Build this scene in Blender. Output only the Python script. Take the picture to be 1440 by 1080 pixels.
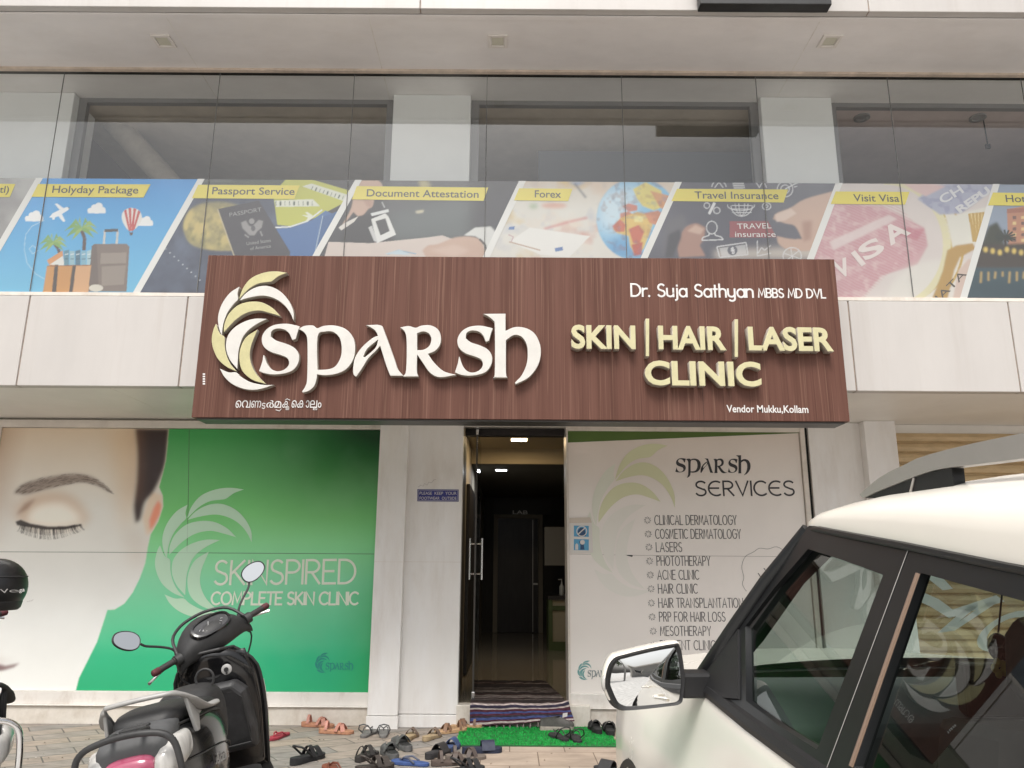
import bpy, bmesh, math, random
import numpy as np
from mathutils import Vector, Matrix
R = math.radians
rng = random.Random(7)
sc = bpy.context.scene
for o in list(bpy.data.objects): bpy.data.objects.remove(o)

# ---------------------------------------------------------------- camera
FPX, PITCH, ROLL, EYE = 1082.0, R(13.4), 0.0065, 1.30
cam = bpy.data.cameras.new('camera'); camo = bpy.data.objects.new('camera', cam)
sc.collection.objects.link(camo); sc.camera = camo
cam.sensor_width = 36; cam.lens = 36*FPX/1440; cam.clip_start = .05; cam.clip_end = 500
camo.matrix_world = Matrix.Translation((0, 0, EYE)) @ Matrix.Rotation(R(90)+PITCH, 4, 'X') @ Matrix.Rotation(ROLL, 4, 'Z')

# ---------------------------------------------------------------- sky, sun, exposure (hazy overcast noon)
SUN_EL, SUN_AZ = R(57), R(190)          # azimuth clockwise from +Y
w = bpy.data.worlds.new('World'); sc.world = w; w.use_nodes = True
nt = w.node_tree; nt.nodes.clear()
sky = nt.nodes.new('ShaderNodeTexSky'); sky.sky_type = 'NISHITA'; sky.sun_disc = False
sky.sun_elevation = SUN_EL; sky.sun_rotation = SUN_AZ; sky.dust_density = 6; sky.air_density = 1.2; sky.ozone_density = .6
hs = nt.nodes.new('ShaderNodeHueSaturation'); hs.inputs['Saturation'].default_value = .22
bgn = nt.nodes.new('ShaderNodeBackground'); bgn.inputs['Strength'].default_value = .10
wo = nt.nodes.new('ShaderNodeOutputWorld')
nt.links.new(sky.outputs[0], hs.inputs['Color']); nt.links.new(hs.outputs[0], bgn.inputs[0]); nt.links.new(bgn.outputs[0], wo.inputs[0])
sl = bpy.data.lights.new('sun', 'SUN'); sl.energy = 1.5; sl.angle = R(22); sl.color = (1, .955, .89)
so = bpy.data.objects.new('sun', sl); sc.collection.objects.link(so)
sd = Vector((math.sin(SUN_AZ)*math.cos(SUN_EL), math.cos(SUN_AZ)*math.cos(SUN_EL), math.sin(SUN_EL)))
so.rotation_euler = sd.to_track_quat('Z', 'Y').to_euler(); so.location = (0, -6, 14)
sc.view_settings.view_transform = 'Standard'; sc.view_settings.look = 'None'
sc.view_settings.exposure = .72; sc.view_settings.gamma = 1
try:
    sc.cycles.use_denoising = True; sc.cycles.max_bounces = 10; sc.cycles.transparent_max_bounces = 16
    sc.cycles.caustics_reflective = False; sc.cycles.sample_clamp_indirect = 6
except Exception: pass

# ---------------------------------------------------------------- measuring: a picture point to the real plane it lies on
def ray(px, py):
    x = (px-720)/FPX; y = (540-py)/FPX
    x, y = x*math.cos(ROLL)-y*math.sin(ROLL), x*math.sin(ROLL)+y*math.cos(ROLL)
    return (x, math.cos(PITCH)-y*math.sin(PITCH), math.sin(PITCH)+y*math.cos(PITCH))
def onY(px, py, Y):
    d = ray(px, py); t = Y/d[1]; return (d[0]*t, EYE+d[2]*t)          # (X, Z) on an upright plane
def onZ(px, py, Z):
    d = ray(px, py); t = (Z-EYE)/d[2]; return (d[0]*t, d[1]*t)        # (X, Y) on a level plane
def pl(pts, Y): return [onY(x, y, Y) for x, y in pts]
YW, YF, YS = 6.95, 5.65, 5.40      # shop wall, upper front (glass, fascia), face of the big sign

# ---------------------------------------------------------------- object helpers
def setp(o, label=None, cat=None, group=None, kind=None):
    if label: o['label'] = label
    if cat: o['category'] = cat
    if group: o['group'] = group
    if kind: o['kind'] = kind
    return o
def empty(name, label, cat, loc=(0, 0, 0), group=None, mw=None):
    o = bpy.data.objects.new(name, None); sc.collection.objects.link(o); o.empty_display_size = .1
    if mw is not None: o.matrix_world = mw
    else: o.location = loc
    return setp(o, label, cat, group)
def link(name, me, m, parent=None, world=True):
    o = bpy.data.objects.new(name, me); sc.collection.objects.link(o)
    for mm in (m if isinstance(m, (list, tuple)) else [m]): me.materials.append(mm)
    if parent:
        o.parent = parent
        if world: o.matrix_parent_inverse = wm(parent).inverted()
    return o
def wm(o): return ((wm(o.parent) @ o.matrix_parent_inverse) if o.parent else Matrix.Identity(4)) @ o.matrix_basis
class MB:
    """collects shapes of one mesh"""
    def __init__(s): s.v = []; s.f = []; s.mi = []; s.cur = 0
    def add(s, vs, fs):
        b = len(s.v); s.v += [tuple(p) for p in vs]; s.f += [[i+b for i in f] for f in fs]; s.mi += [s.cur]*len(fs); return s
    def box(s, x0, x1, y0, y1, z0, z1):
        return s.add([(x0,y0,z0),(x1,y0,z0),(x1,y1,z0),(x0,y1,z0),(x0,y0,z1),(x1,y0,z1),(x1,y1,z1),(x0,y1,z1)],
                     [(0,3,2,1),(4,5,6,7),(0,1,5,4),(1,2,6,5),(2,3,7,6),(3,0,4,7)])
    def quad(s, *p): return s.add(p, [tuple(range(len(p)))])
    def tube(s, pts, r, n=10, caps=True, flat=1.0):
        pts = [Vector(p) for p in pts]; k = len(pts); rs = r if isinstance(r, (list, tuple)) else [r]*k
        up = None; vs = []
        for i, p in enumerate(pts):
            t = (pts[min(i+1, k-1)]-pts[max(i-1, 0)]).normalized()
            if up is None: up = t.orthogonal().normalized()
            up = (up-t*up.dot(t)).normalized(); sd_ = t.cross(up)
            for j in range(n):
                a = 2*math.pi*j/n; vs.append(p+up*math.cos(a)*rs[i]*flat+sd_*math.sin(a)*rs[i])
        fs = [(i*n+j, i*n+(j+1)%n, (i+1)*n+(j+1)%n, (i+1)*n+j) for i in range(k-1) for j in range(n)]
        if caps: fs += [tuple(range(n-1, -1, -1)), tuple((k-1)*n+j for j in range(n))]
        return s.add(vs, fs)
    def rings(s, rings, close=True, caps=(True, True)):
        n = len(rings[0]); vs = [p for r_ in rings for p in r_]; k = len(rings)
        fs = [(i*n+j, i*n+(j+1)%n, (i+1)*n+(j+1)%n, (i+1)*n+j) for i in range(k-1) for j in range(n if close else n-1)]
        if caps[0]: fs.append(tuple(range(n-1, -1, -1)))
        if caps[1]: fs.append(tuple((k-1)*n+j for j in range(n)))
        return s.add(vs, fs)
    def lathe(s, prof, c=(0, 0, 0), axis='z', n=24, caps=True):
        rs = []
        for r_, h in prof:
            ring = []
            for j in range(n):
                a = 2*math.pi*j/n; p = (r_*math.cos(a), r_*math.sin(a), h)
                if axis == 'y': p = (p[0], h, p[1])
                if axis == 'x': p = (h, p[0], p[1])
                ring.append((c[0]+p[0], c[1]+p[1], c[2]+p[2]))
            rs.append(ring)
        return s.rings(rs, True, (caps, caps))
    def blob(s, c, r, n=16, m=10, fn=None):
        rs = []
        for i in range(m+1):
            th = math.pi*i/m; th = min(max(th, .02), math.pi-.02); ring = []
            for j in range(n):
                a = 2*math.pi*j/n; d = Vector((math.sin(th)*math.cos(a), math.sin(th)*math.sin(a), math.cos(th)))
                k = fn(d) if fn else 1
                ring.append((c[0]+d.x*r[0]*k, c[1]+d.y*r[1]*k, c[2]+d.z*r[2]*k))
            rs.append(ring)
        return s.rings(rs)
    def xform(s, M, start=0):
        s.v[start:] = [tuple(M @ Vector(p)) for p in s.v[start:]]; return s
    def mesh(s, name, smooth=False, weld=False):
        me = bpy.data.meshes.new(name); me.from_pydata(s.v, [], s.f)
        if len(set(s.mi)) > 1 or (s.mi and s.mi[0]): me.polygons.foreach_set('material_index', s.mi)
        bm = bmesh.new(); bm.from_mesh(me)
        if weld: bmesh.ops.remove_doubles(bm, verts=bm.verts, dist=1e-5)
        bmesh.ops.recalc_face_normals(bm, faces=bm.faces)
        if smooth:
            for f in bm.faces: f.smooth = True
            ang = smooth if isinstance(smooth, float) else R(38)
            for e in bm.edges:
                if len(e.link_faces) == 2 and e.calc_face_angle(0) > ang: e.smooth = False
        bm.to_mesh(me); bm.free(); return me
    def build(s, name, m, parent=None, smooth=False, bevel=0, sub=0, weld=False, world=True, kind=None):
        o = link(name, s.mesh(name, smooth, weld), m, parent, world)
        if sub:
            md = o.modifiers.new('s', 'SUBSURF'); md.levels = sub; md.render_levels = sub
        if bevel:
            md = o.modifiers.new('b', 'BEVEL'); md.width = bevel; md.segments = 2; md.limit_method = 'ANGLE'; md.angle_limit = R(40)
        if kind: o['kind'] = kind
        return o

# ---------------------------------------------------------------- materials
def lin(c): return tuple(((v/255)/12.92 if v/255 <= .04045 else ((v/255+.055)/1.055)**2.4) for v in c)
def mat(name, col, rough=.5, metal=0, spec=.5, var=0, vscale=8, stretch=(1, 1, 1), col2=None, bump=0, bscale=60, coat=0, fine=0, grime=0, gst=(7, 7, .35)):
    m = bpy.data.materials.new(name); m.use_nodes = True; n = m.node_tree.nodes; L = m.node_tree.links
    b = n['Principled BSDF']; b.inputs['Roughness'].default_value = rough; b.inputs['Metallic'].default_value = metal
    b.inputs['Specular IOR Level'].default_value = spec; b.inputs['Coat Weight'].default_value = coat; b.inputs['Coat Roughness'].default_value = .05
    b.inputs['Base Color'].default_value = (*col, 1)
    tc = n.new('ShaderNodeTexCoord'); mp = n.new('ShaderNodeMapping'); L.new(tc.outputs['Object'], mp.inputs[0]); mp.inputs['Scale'].default_value = stretch
    if var or col2:
        nz = n.new('ShaderNodeTexNoise'); nz.inputs['Scale'].default_value = vscale; nz.inputs['Detail'].default_value = 6; nz.inputs['Roughness'].default_value = .62
        L.new(mp.outputs[0], nz.inputs['Vector'])
        rp = n.new('ShaderNodeValToRGB'); rp.color_ramp.elements[0].position = .34; rp.color_ramp.elements[1].position = .68
        c2 = col2 or tuple(c*(1-var) for c in col)
        rp.color_ramp.elements[0].color = (*c2, 1); rp.color_ramp.elements[1].color = (*(col if col2 else tuple(min(1, c*(1+var*.5)) for c in col)), 1)
        L.new(nz.outputs['Fac'], rp.inputs[0]); out = rp.outputs[0]
        if fine:
            n2 = n.new('ShaderNodeTexNoise'); n2.inputs['Scale'].default_value = vscale*9; n2.inputs['Detail'].default_value = 4; L.new(mp.outputs[0], n2.inputs['Vector'])
            mr = n.new('ShaderNodeMapRange'); mr.inputs[3].default_value = 1-fine; mr.inputs[4].default_value = 1+fine; L.new(n2.outputs['Fac'], mr.inputs[0])
            mx = n.new('ShaderNodeVectorMath'); mx.operation = 'SCALE'; L.new(out, mx.inputs[0]); L.new(mr.outputs[0], mx.inputs['Scale']); out = mx.outputs[0]
        if grime:                                        # run-off streaks and dust with their own outline
            mg = n.new('ShaderNodeMapping'); mg.inputs['Scale'].default_value = gst; L.new(tc.outputs['Object'], mg.inputs[0])
            n3 = n.new('ShaderNodeTexNoise'); n3.inputs['Scale'].default_value = 1.1; n3.inputs['Detail'].default_value = 7; n3.inputs['Roughness'].default_value = .68; L.new(mg.outputs[0], n3.inputs['Vector'])
            r3 = n.new('ShaderNodeMapRange'); r3.inputs[1].default_value = .52; r3.inputs[2].default_value = .74; r3.inputs[3].default_value = 0; r3.inputs[4].default_value = grime; L.new(n3.outputs['Fac'], r3.inputs[0])
            mg2 = n.new('ShaderNodeMix'); mg2.data_type = 'RGBA'; mg2.inputs['B'].default_value = (col[0]*.52, col[1]*.43, col[2]*.35, 1); L.new(r3.outputs[0], mg2.inputs['Factor']); L.new(out, mg2.inputs['A']); out = mg2.outputs['Result']
        L.new(out, b.inputs['Base Color'])
        mr2 = n.new('ShaderNodeMapRange'); mr2.inputs[3].default_value = min(1, rough*1.25); mr2.inputs[4].default_value = rough*.85
        L.new(nz.outputs['Fac'], mr2.inputs[0]); L.new(mr2.outputs[0], b.inputs['Roughness'])
    if bump:
        nb = n.new('ShaderNodeTexNoise'); nb.inputs['Scale'].default_value = bscale; nb.inputs['Detail'].default_value = 4; L.new(mp.outputs[0], nb.inputs['Vector'])
        bp = n.new('ShaderNodeBump'); bp.inputs['Strength'].default_value = bump; bp.inputs['Distance'].default_value = .01
        L.new(nb.outputs['Fac'], bp.inputs['Height']); L.new(bp.outputs[0], b.inputs['Normal'])
    return m
def glass(name, tint, ior=1.5, gain=1.0, rough=0):
    m = bpy.data.materials.new(name); m.use_nodes = True; n = m.node_tree.nodes; L = m.node_tree.links
    n.remove(n['Principled BSDF']); out = n['Material Output']
    ge = n.new('ShaderNodeNewGeometry'); dt = n.new('ShaderNodeVectorMath'); dt.operation = 'DOT_PRODUCT'; L.new(ge.outputs['Incoming'], dt.inputs[0]); L.new(ge.outputs['Normal'], dt.inputs[1])
    def mth(op, a_, b_=None):
        q = n.new('ShaderNodeMath'); q.operation = op
        for i, v in enumerate((a_, b_)):
            if v is None: continue
            if isinstance(v, (int, float)): q.inputs[i].default_value = v
            else: L.new(v, q.inputs[i])
        return q.outputs[0]
    f0 = 2*((ior-1)/(ior+1))**2*gain
    pw = mth('POWER', mth('SUBTRACT', 1, mth('ABSOLUTE', dt.outputs['Value'])), 5)
    fac = mth('ADD', mth('MULTIPLY', pw, 1-f0), f0)
    tr = n.new('ShaderNodeBsdfTransparent'); tr.inputs[0].default_value = (*tint, 1)
    gl = n.new('ShaderNodeBsdfGlossy'); gl.inputs['Roughness'].default_value = rough
    mx = n.new('ShaderNodeMixShader'); L.new(fac, mx.inputs[0])
    L.new(tr.outputs[0], mx.inputs[1]); L.new(gl.outputs[0], mx.inputs[2]); L.new(mx.outputs[0], out.inputs[0]); return m
def emit(name, col, s):
    m = bpy.data.materials.new(name); m.use_nodes = True; b = m.node_tree.nodes['Principled BSDF']
    b.inputs['Base Color'].default_value = (*col, 1); b.inputs['Emission Color'].default_value = (*col, 1); b.inputs['Emission Strength'].default_value = s; return m
def printed(name, rough=.35, see=0, spec=.4, grime=.06):
    """printed picture: ink colours from the mesh, faint grime, optional see-through mesh film"""
    m = bpy.data.materials.new(name); m.use_nodes = True; n = m.node_tree.nodes; L = m.node_tree.links; b = n['Principled BSDF']
    at = n.new('ShaderNodeVertexColor'); at.layer_name = 'ink'
    nz = n.new('ShaderNodeTexNoise'); nz.inputs['Scale'].default_value = 3.5; nz.inputs['Detail'].default_value = 7
    tc = n.new('ShaderNodeTexCoord'); L.new(tc.outputs['Object'], nz.inputs['Vector'])
    mr = n.new('ShaderNodeMapRange'); mr.inputs[3].default_value = 1-grime*2; mr.inputs[4].default_value = 1+grime; L.new(nz.outputs['Fac'], mr.inputs[0])
    mx = n.new('ShaderNodeVectorMath'); mx.operation = 'SCALE'; L.new(at.outputs[0], mx.inputs[0]); L.new(mr.outputs[0], mx.inputs['Scale'])
    L.new(mx.outputs[0], b.inputs['Base Color']); b.inputs['Roughness'].default_value = rough; b.inputs['Specular IOR Level'].default_value = spec
    if see:
        tr = n.new('ShaderNodeBsdfTransparent'); ms = n.new('ShaderNodeMixShader'); ms.inputs[0].default_value = see
        L.new(b.outputs[0], ms.inputs[1]); L.new(tr.outputs[0], ms.inputs[2]); L.new(ms.outputs[0], n['Material Output'].inputs[0])
    return m

# ---------------------------------------------------------------- flat shapes, lettering
def curve_mesh(loops, ext=0, bev=0, off=0):
    cu = bpy.data.curves.new('c', 'CURVE'); cu.dimensions = '2D'; cu.fill_mode = 'BOTH' if (ext or bev) else 'FRONT'
    cu.extrude = ext/2; cu.bevel_depth = bev
    if bev: cu.offset = -bev
    if off: cu.offset = off
    for lp in loops:
        sp = cu.splines.new('POLY'); sp.points.add(len(lp)-1); sp.use_cyclic_u = True
        for p, q in zip(sp.points, lp): p.co = (q[0], q[1], 0, 1)
    o = bpy.data.objects.new('c', cu); me = bpy.data.meshes.new_from_object(o)
    bpy.data.objects.remove(o); bpy.data.curves.remove(cu); return me
def smooth_loop(pts, k=4, corner=58):
    n = len(pts); P = [np.array(p, float) for p in pts]; out = []
    def is_corner(i):
        a = P[i]-P[i-1]; b = P[(i+1) % n]-P[i]
        ang = abs(math.degrees(math.atan2(a[0]*b[1]-a[1]*b[0], a[0]*b[0]+a[1]*b[1]))); return ang > corner
    cr = [is_corner(i) for i in range(n)]
    for i in range(n):
        p1, p2 = P[i], P[(i+1) % n]; p0 = p1*2-p2 if cr[i] else P[i-1]; p3 = p2*2-p1 if cr[(i+1) % n] else P[(i+2) % n]
        for j in range(k):
            t = j/k; out.append(tuple(.5*((2*p1)+(p2-p0)*t+(2*p0-5*p1+4*p2-p3)*t*t+(3*p1-p0-3*p2+p3)*t**3)))
    return out
def to_wall(me, Y):
    """curve meshes lie in XY facing +Z: stand them up in XZ facing -Y with their middle at Y"""
    me.transform(Matrix(((1,0,0,0),(0,0,-1,Y),(0,1,0,0),(0,0,0,1)))); return me
def decal(name, loops, Y, m, parent, ext=0, bev=0):
    return link(name, to_wall(curve_mesh(loops, ext, bev), Y), m, parent)
def text_mesh(s, bold=0, ext=0, bev=0):
    cu = bpy.data.curves.new('t', 'FONT'); cu.body = s; cu.offset = bold; cu.extrude = ext; cu.bevel_depth = bev; cu.resolution_u = 4
    o = bpy.data.objects.new('t', cu); sc.collection.objects.link(o)
    dg = bpy.context.evaluated_depsgraph_get(); me = bpy.data.meshes.new_from_object(o.evaluated_get(dg))
    bpy.data.objects.remove(o); bpy.data.curves.remove(cu); return me
def fit_text(s, p0, p1, cap, Y, bold=0, ext=0, bev=0, capfrac=.727):
    """lettering whose ink runs from picture point p0 to p1 along the baseline, cap = capital height in picture points"""
    me = text_mesh(s, bold, 0, 0) if not ext else text_mesh(s, bold, 1, bev)
    co = np.empty(len(me.vertices)*3); me.vertices.foreach_get('co', co); co = co.reshape(-1, 3)
    a = np.array(onY(*p0, Y)); b = np.array(onY(*p1, Y)); L_ = np.linalg.norm(b-a); h = onY(p0[0], p0[1]-cap, Y)[1]-a[1]
    x0, x1 = co[:, 0].min(), co[:, 0].max(); sx = L_/(x1-x0); sy = h/capfrac; t = (b-a)/L_; nrm = np.array((-t[1], t[0]))
    u = (co[:, 0]-x0)*sx; v = co[:, 1]*sy; q = a[None]+u[:, None]*t+v[:, None]*nrm
    out = np.stack([q[:, 0], Y-co[:, 2]*ext, q[:, 1]], 1).astype(np.float32)
    me.vertices.foreach_set('co', out.ravel()); me.update(); return me
def join_meshes(ms):
    bm = bmesh.new()
    for m_ in ms: bm.from_mesh(m_); bpy.data.meshes.remove(m_)
    me = bpy.data.meshes.new('j'); bm.to_mesh(me); bm.free(); return me
# single-line letters: strokes on a grid 0..1 wide, 0..1 high; ('a',cx,cy,rx,ry,from,to) is an arc
def A(cx, cy, rx, ry, a0, a1, n=10): return [(cx+rx*math.cos(R(a0+(a1-a0)*i/n)), cy+ry*math.sin(R(a0+(a1-a0)*i/n))) for i in range(n+1)]
SF = {
'A': (.62, [[(0,0),(.31,1),(.62,0)], [(.1,.33),(.52,.33)]]), 'B': (.5, [[(0,0),(0,1),(.25,1)]+A(.25,.76,.22,.24,90,-90)+[(0,.52)], [(.25,.52)]+A(.25,.26,.25,.26,90,-90)+[(0,0)]]),
'C': (.6, [A(.36,.5,.36,.5,50,310,16)]), 'D': (.6, [[(0,0),(0,1),(.2,1)]+A(.2,.5,.4,.5,90,-90,14)+[(0,0)]]), 'E': (.45, [[(.45,1),(0,1),(0,0),(.45,0)], [(0,.52),(.38,.52)]]),
'F': (.43, [[(.43,1),(0,1),(0,0)], [(0,.5),(.37,.5)]]), 'G': (.62, [A(.36,.5,.36,.5,50,360,18)+[(.42,.5)]]), 'H': (.54, [[(0,0),(0,1)], [(.54,0),(.54,1)], [(0,.5),(.54,.5)]]),
'I': (.0, [[(0,0),(0,1)]]), 'K': (.52, [[(0,0),(0,1)], [(.48,1),(0,.42)], [(.12,.56),(.52,0)]]), 'L': (.42, [[(0,1),(0,0),(.42,0)]]), 'M': (.68, [[(0,0),(.08,1),(.34,.2),(.6,1),(.68,0)]]),
'N': (.56, [[(0,0),(0,1),(.56,0),(.56,1)]]), 'O': (.7, [A(.35,.5,.35,.5,90,450,20)]), 'P': (.47, [[(0,0),(0,1),(.22,1)]+A(.22,.74,.25,.26,90,-90)+[(0,.48)]]),
'R': (.5, [[(0,0),(0,1),(.22,1)]+A(.22,.74,.25,.26,90,-90)+[(0,.48)], [(.2,.48),(.5,0)]]), 'S': (.46, [A(.24,.75,.21,.25,40,225,10)+[(.12,.56),(.34,.45)]+A(.23,.25,.23,.25,55,-150,10)]),
'T': (.5, [[(0,1),(.5,1)], [(.25,1),(.25,0)]]), 'U': (.54, [[(0,1),(0,.27)]+A(.27,.27,.27,.27,180,360,10)+[(.54,1)]]), 'V': (.6, [[(0,1),(.3,0),(.6,1)]]), 'Y': (.54, [[(0,1),(.27,.48),(.54,1)], [(.27,.48),(.27,0)]]),
'Z': (.5, [[(0,1),(.5,1),(0,0),(.5,0)]]), '|': (0, [[(0,-.3),(0,1.35)]]), '.': (.03, [[(0,0),(.03,.04)]]), ',': (.05, [[(.05,.06),(0,-.12)]]),
'r': (.26, [[(0,0),(0,.66)], A(.24,.4,.24,.24,180,75,6)]), 'u': (.42, [[(0,.66),(0,.22)]+A(.21,.21,.21,.21,180,360,8)+[(.42,.66)], [(.42,.3),(.42,0)]]),
'j': (.1, [[(.1,.66),(.1,-.15)]+A(-.04,-.15,.14,.14,0,-80,5), [(.1,.88),(.1,.93)]]), 'a': (.46, [A(.24,.32,.24,.33,0,360,16), [(.48,.66),(.48,0)]]),
't': (.26, [[(.12,.95),(.12,0)], [(0,.64),(.26,.64)]]), 'h': (.42, [[(0,0),(0,1.05)], [(0,.44)]+A(.21,.44,.21,.22,180,0,8)+[(.42,0)]]), 'y': (.46, [[(0,.66),(0,.3)]+A(.22,.26,.22,.24,180,360,8), [(.44,.66),(.44,-.12)]+A(.24,-.12,.2,.2,0,-140,8)]),
'n': (.42, [[(0,0),(0,.66)], [(0,.44)]+A(.21,.44,.21,.22,180,0,8)+[(.42,0)]]), 'o': (.46, [A(.23,.33,.23,.33,0,360,16)]), 'e': (.46, [[(.02,.34),(.46,.34)]+A(.23,.33,.23,.33,5,310,14)]),
}
def stroke_text(s, p0, p1, cap, Y, wid, gap=.16, space=.34, th=.0015):
    """single-line lettering as slightly domed ribbons; wid and cap in picture points"""
    a = np.array(onY(*p0, Y)); b = np.array(onY(*p1, Y)); L_ = np.linalg.norm(b-a); t = (b-a)/L_; nr = np.array((-t[1], t[0]))
    h = onY(p0[0], p0[1]-cap, Y)[1]-a[1]; wd = h/cap*wid/2
    x = 0; pl_ = []
    for ch in s:
        if ch == ' ': x += space; continue
        wc, st = SF[ch]
        for q in st: pl_.append([(x+p[0], p[1]) for p in q])
        x += wc+gap
    tot = x-gap; mb = MB()
    for q in pl_:
        pts = [a+t*(u/tot*L_)+nr*(v*h) for u, v in q]; pts = [p for i, p in enumerate(pts) if i == 0 or np.linalg.norm(p-pts[i-1]) > 1e-6]
        closed = np.linalg.norm(pts[0]-pts[-1]) < 1e-4 and len(pts) > 3; rows = []; n = len(pts)
        for i, p in enumerate(pts):
            pa = pts[i-1] if i else (pts[-2] if closed else None); pb = pts[i+1] if i < n-1 else (pts[1] if closed else None)
            d1 = (p-pa)/np.linalg.norm(p-pa) if pa is not None else None; d2 = (pb-p)/np.linalg.norm(pb-p) if pb is not None else None
            if d1 is None: d1 = d2
            if d2 is None: d2 = d1
            m_ = d1+d2; ml = np.linalg.norm(m_); m_ = m_/ml if ml > .3 else d1; nn = np.array((-m_[1], m_[0])); k = min(1/max(.35, abs(nn @ np.array((-d1[1], d1[0])))), 1.8)
            e = d1*0
            if not closed and i == 0: e = -d2*wd*.7
            if not closed and i == n-1: e = d1*wd*.7
            rows.append([(*(p+e+nn*wd*k*f), g) for f, g in ((-1, 0), (-.55, .8), (0, 1), (.55, .8), (1, 0))])
        mb.rings([[(r_[0], Y-r_[2]*th, r_[1]) for r_ in row] for row in rows], False, (False, False))
    return mb.mesh('t', True)

# ---------------------------------------------------------------- painter for printed pictures: shapes laid on a real plane, colours kept per mesh point
class Canvas:
    def __init__(s, Y, x0, x1, z0, z1, res, k=1.0):
        s.Y, s.x0, s.z0, s.res, s.k = Y, x0, z0, res, k
        s.w, s.h = int((x1-x0)*res)+1, int((z1-z0)*res)+1; s.img = np.zeros((s.h, s.w, 3)); s.x1 = x0+(s.w-1)/res; s.z1 = z0+(s.h-1)/res
        s.X, s.Z = np.meshgrid(x0+np.arange(s.w)/res, z0+np.arange(s.h)/res)
        s.r = np.random.RandomState(3)
    def c(s, c): return np.array(lin(c))*s.k
    def cv(s, pts): return [((x-s.x0)*s.res, (z-s.z0)*s.res) for x, z in (onY(px, py, s.Y) for px, py in pts)]
    def mask(s, pts, blur=0):
        q = np.array(s.cv(pts)); pad = int(3*blur*s.res/155+2)
        i0, i1 = max(0, int(q[:, 0].min())-pad), min(s.w, int(q[:, 0].max())+pad+2); j0, j1 = max(0, int(q[:, 1].min())-pad), min(s.h, int(q[:, 1].max())+pad+2)
        if i1 <= i0 or j1 <= j0: return None
        m = np.zeros((j1-j0, i1-i0))
        for ox, oy in ((.25, .25), (-.25, .25), (.25, -.25), (-.25, -.25)):
            gx, gy = np.meshgrid(np.arange(i0, i1)+ox, np.arange(j0, j1)+oy); ins = np.zeros(gx.shape, bool)
            for k in range(len(q)):
                (xa, ya), (xb, yb) = q[k-1], q[k]
                if ya == yb: continue
                ins ^= ((ya > gy) != (yb > gy)) & (gx < (xb-xa)*(gy-ya)/(yb-ya)+xa)
            m += ins*.25
        if blur:
            sg = blur*s.res/155; n = int(3*sg)+1; kx = np.exp(-.5*(np.arange(-n, n+1)/sg)**2); kx /= kx.sum()
            m = np.apply_along_axis(lambda v: np.convolve(v, kx, 'same') if len(v) >= len(kx) else np.convolve(v, kx)[n:n+len(v)], 0, m)
            m = np.apply_along_axis(lambda v: np.convolve(v, kx, 'same') if len(v) >= len(kx) else np.convolve(v, kx)[n:n+len(v)], 1, m)
        return m, i0, i1, j0, j1
    def poly(s, pts, col, blur=0, a=1, clip=None, sm=False):
        if sm: pts = smooth_loop(pts)
        r_ = s.mask(pts, blur)
        if r_ is None: return
        m, i0, i1, j0, j1 = r_; m = m*a
        if clip is not None: m = m*clip[j0:j1, i0:i1]
        v = s.img[j0:j1, i0:i1]; v += (s.c(col)-v)*m[..., None]
    def full(s, pts, blur=0):
        f = np.zeros((s.h, s.w)); r_ = s.mask(pts, blur)
        if r_: f[r_[3]:r_[4], r_[1]:r_[2]] = r_[0]
        return f
    def ell(s, cx, cy, rx, ry, col, blur=0, a=1, rot=0, clip=None, n=28):
        c_, sn = math.cos(R(rot)), math.sin(R(rot))
        s.poly([(cx+rx*math.cos(t)*c_-ry*math.sin(t)*sn, cy+rx*math.cos(t)*sn+ry*math.sin(t)*c_) for t in (2*math.pi*i/n for i in range(n))], col, blur, a, clip)
    def line(s, pts, wd, col, a=1, blur=0, clip=None):
        for (x0, y0), (x1, y1) in zip(pts, pts[1:]):
            l = math.hypot(x1-x0, y1-y0) or 1; nx, ny = -(y1-y0)/l*wd/2, (x1-x0)/l*wd/2
            s.poly([(x0+nx, y0+ny), (x1+nx, y1+ny), (x1-nx, y1-ny), (x0-nx, y0-ny)], col, blur, a, clip)
    def noise(s, scale, seed=0, oct=4):
        """smooth value noise over the canvas, 0..1; scale = blobs per metre"""
        r_ = np.random.RandomState(seed); t = np.zeros((s.h, s.w)); am = 1; tot = 0
        for o in range(oct):
            f = scale*2**o; gw, gh = int((s.x1-s.x0)*f)+3, int((s.z1-s.z0)*f)+3; g = r_.rand(gh, gw)
            u = (s.X-s.x0)*f; v = (s.Z-s.z0)*f; i, j = u.astype(int), v.astype(int); u, v = u-i, v-j; u, v = u*u*(3-2*u), v*v*(3-2*v)
            t += am*((g[j, i]*(1-u)+g[j, i+1]*u)*(1-v)+(g[j+1, i]*(1-u)+g[j+1, i+1]*u)*v); tot += am; am *= .5
        return t/tot
    def blend(s, field, col): s.img += (s.c(col)-s.img)*np.clip(field, 0, 1)[..., None]
    def mesh(s, name, keep=None):
        co = np.stack([s.X, np.full_like(s.X, s.Y), s.Z], -1).reshape(-1, 3).astype(np.float32)
        idx = np.arange(s.w*s.h).reshape(s.h, s.w); q = np.stack([idx[:-1, :-1], idx[:-1, 1:], idx[1:, 1:], idx[1:, :-1]], -1).reshape(-1, 4)
        col = np.concatenate([np.clip(s.img, 0, 1), np.ones((s.h, s.w, 1))], -1).reshape(-1, 4).astype(np.float32)
        if keep is not None:
            q = q[keep[:-1, :-1].ravel()]; used = np.unique(q); mp_ = np.zeros(len(co), int); mp_[used] = np.arange(len(used)); q = mp_[q]; co = co[used]; col = col[used]
        me = bpy.data.meshes.new(name); me.vertices.add(len(co)); me.vertices.foreach_set('co', co.ravel())
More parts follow.
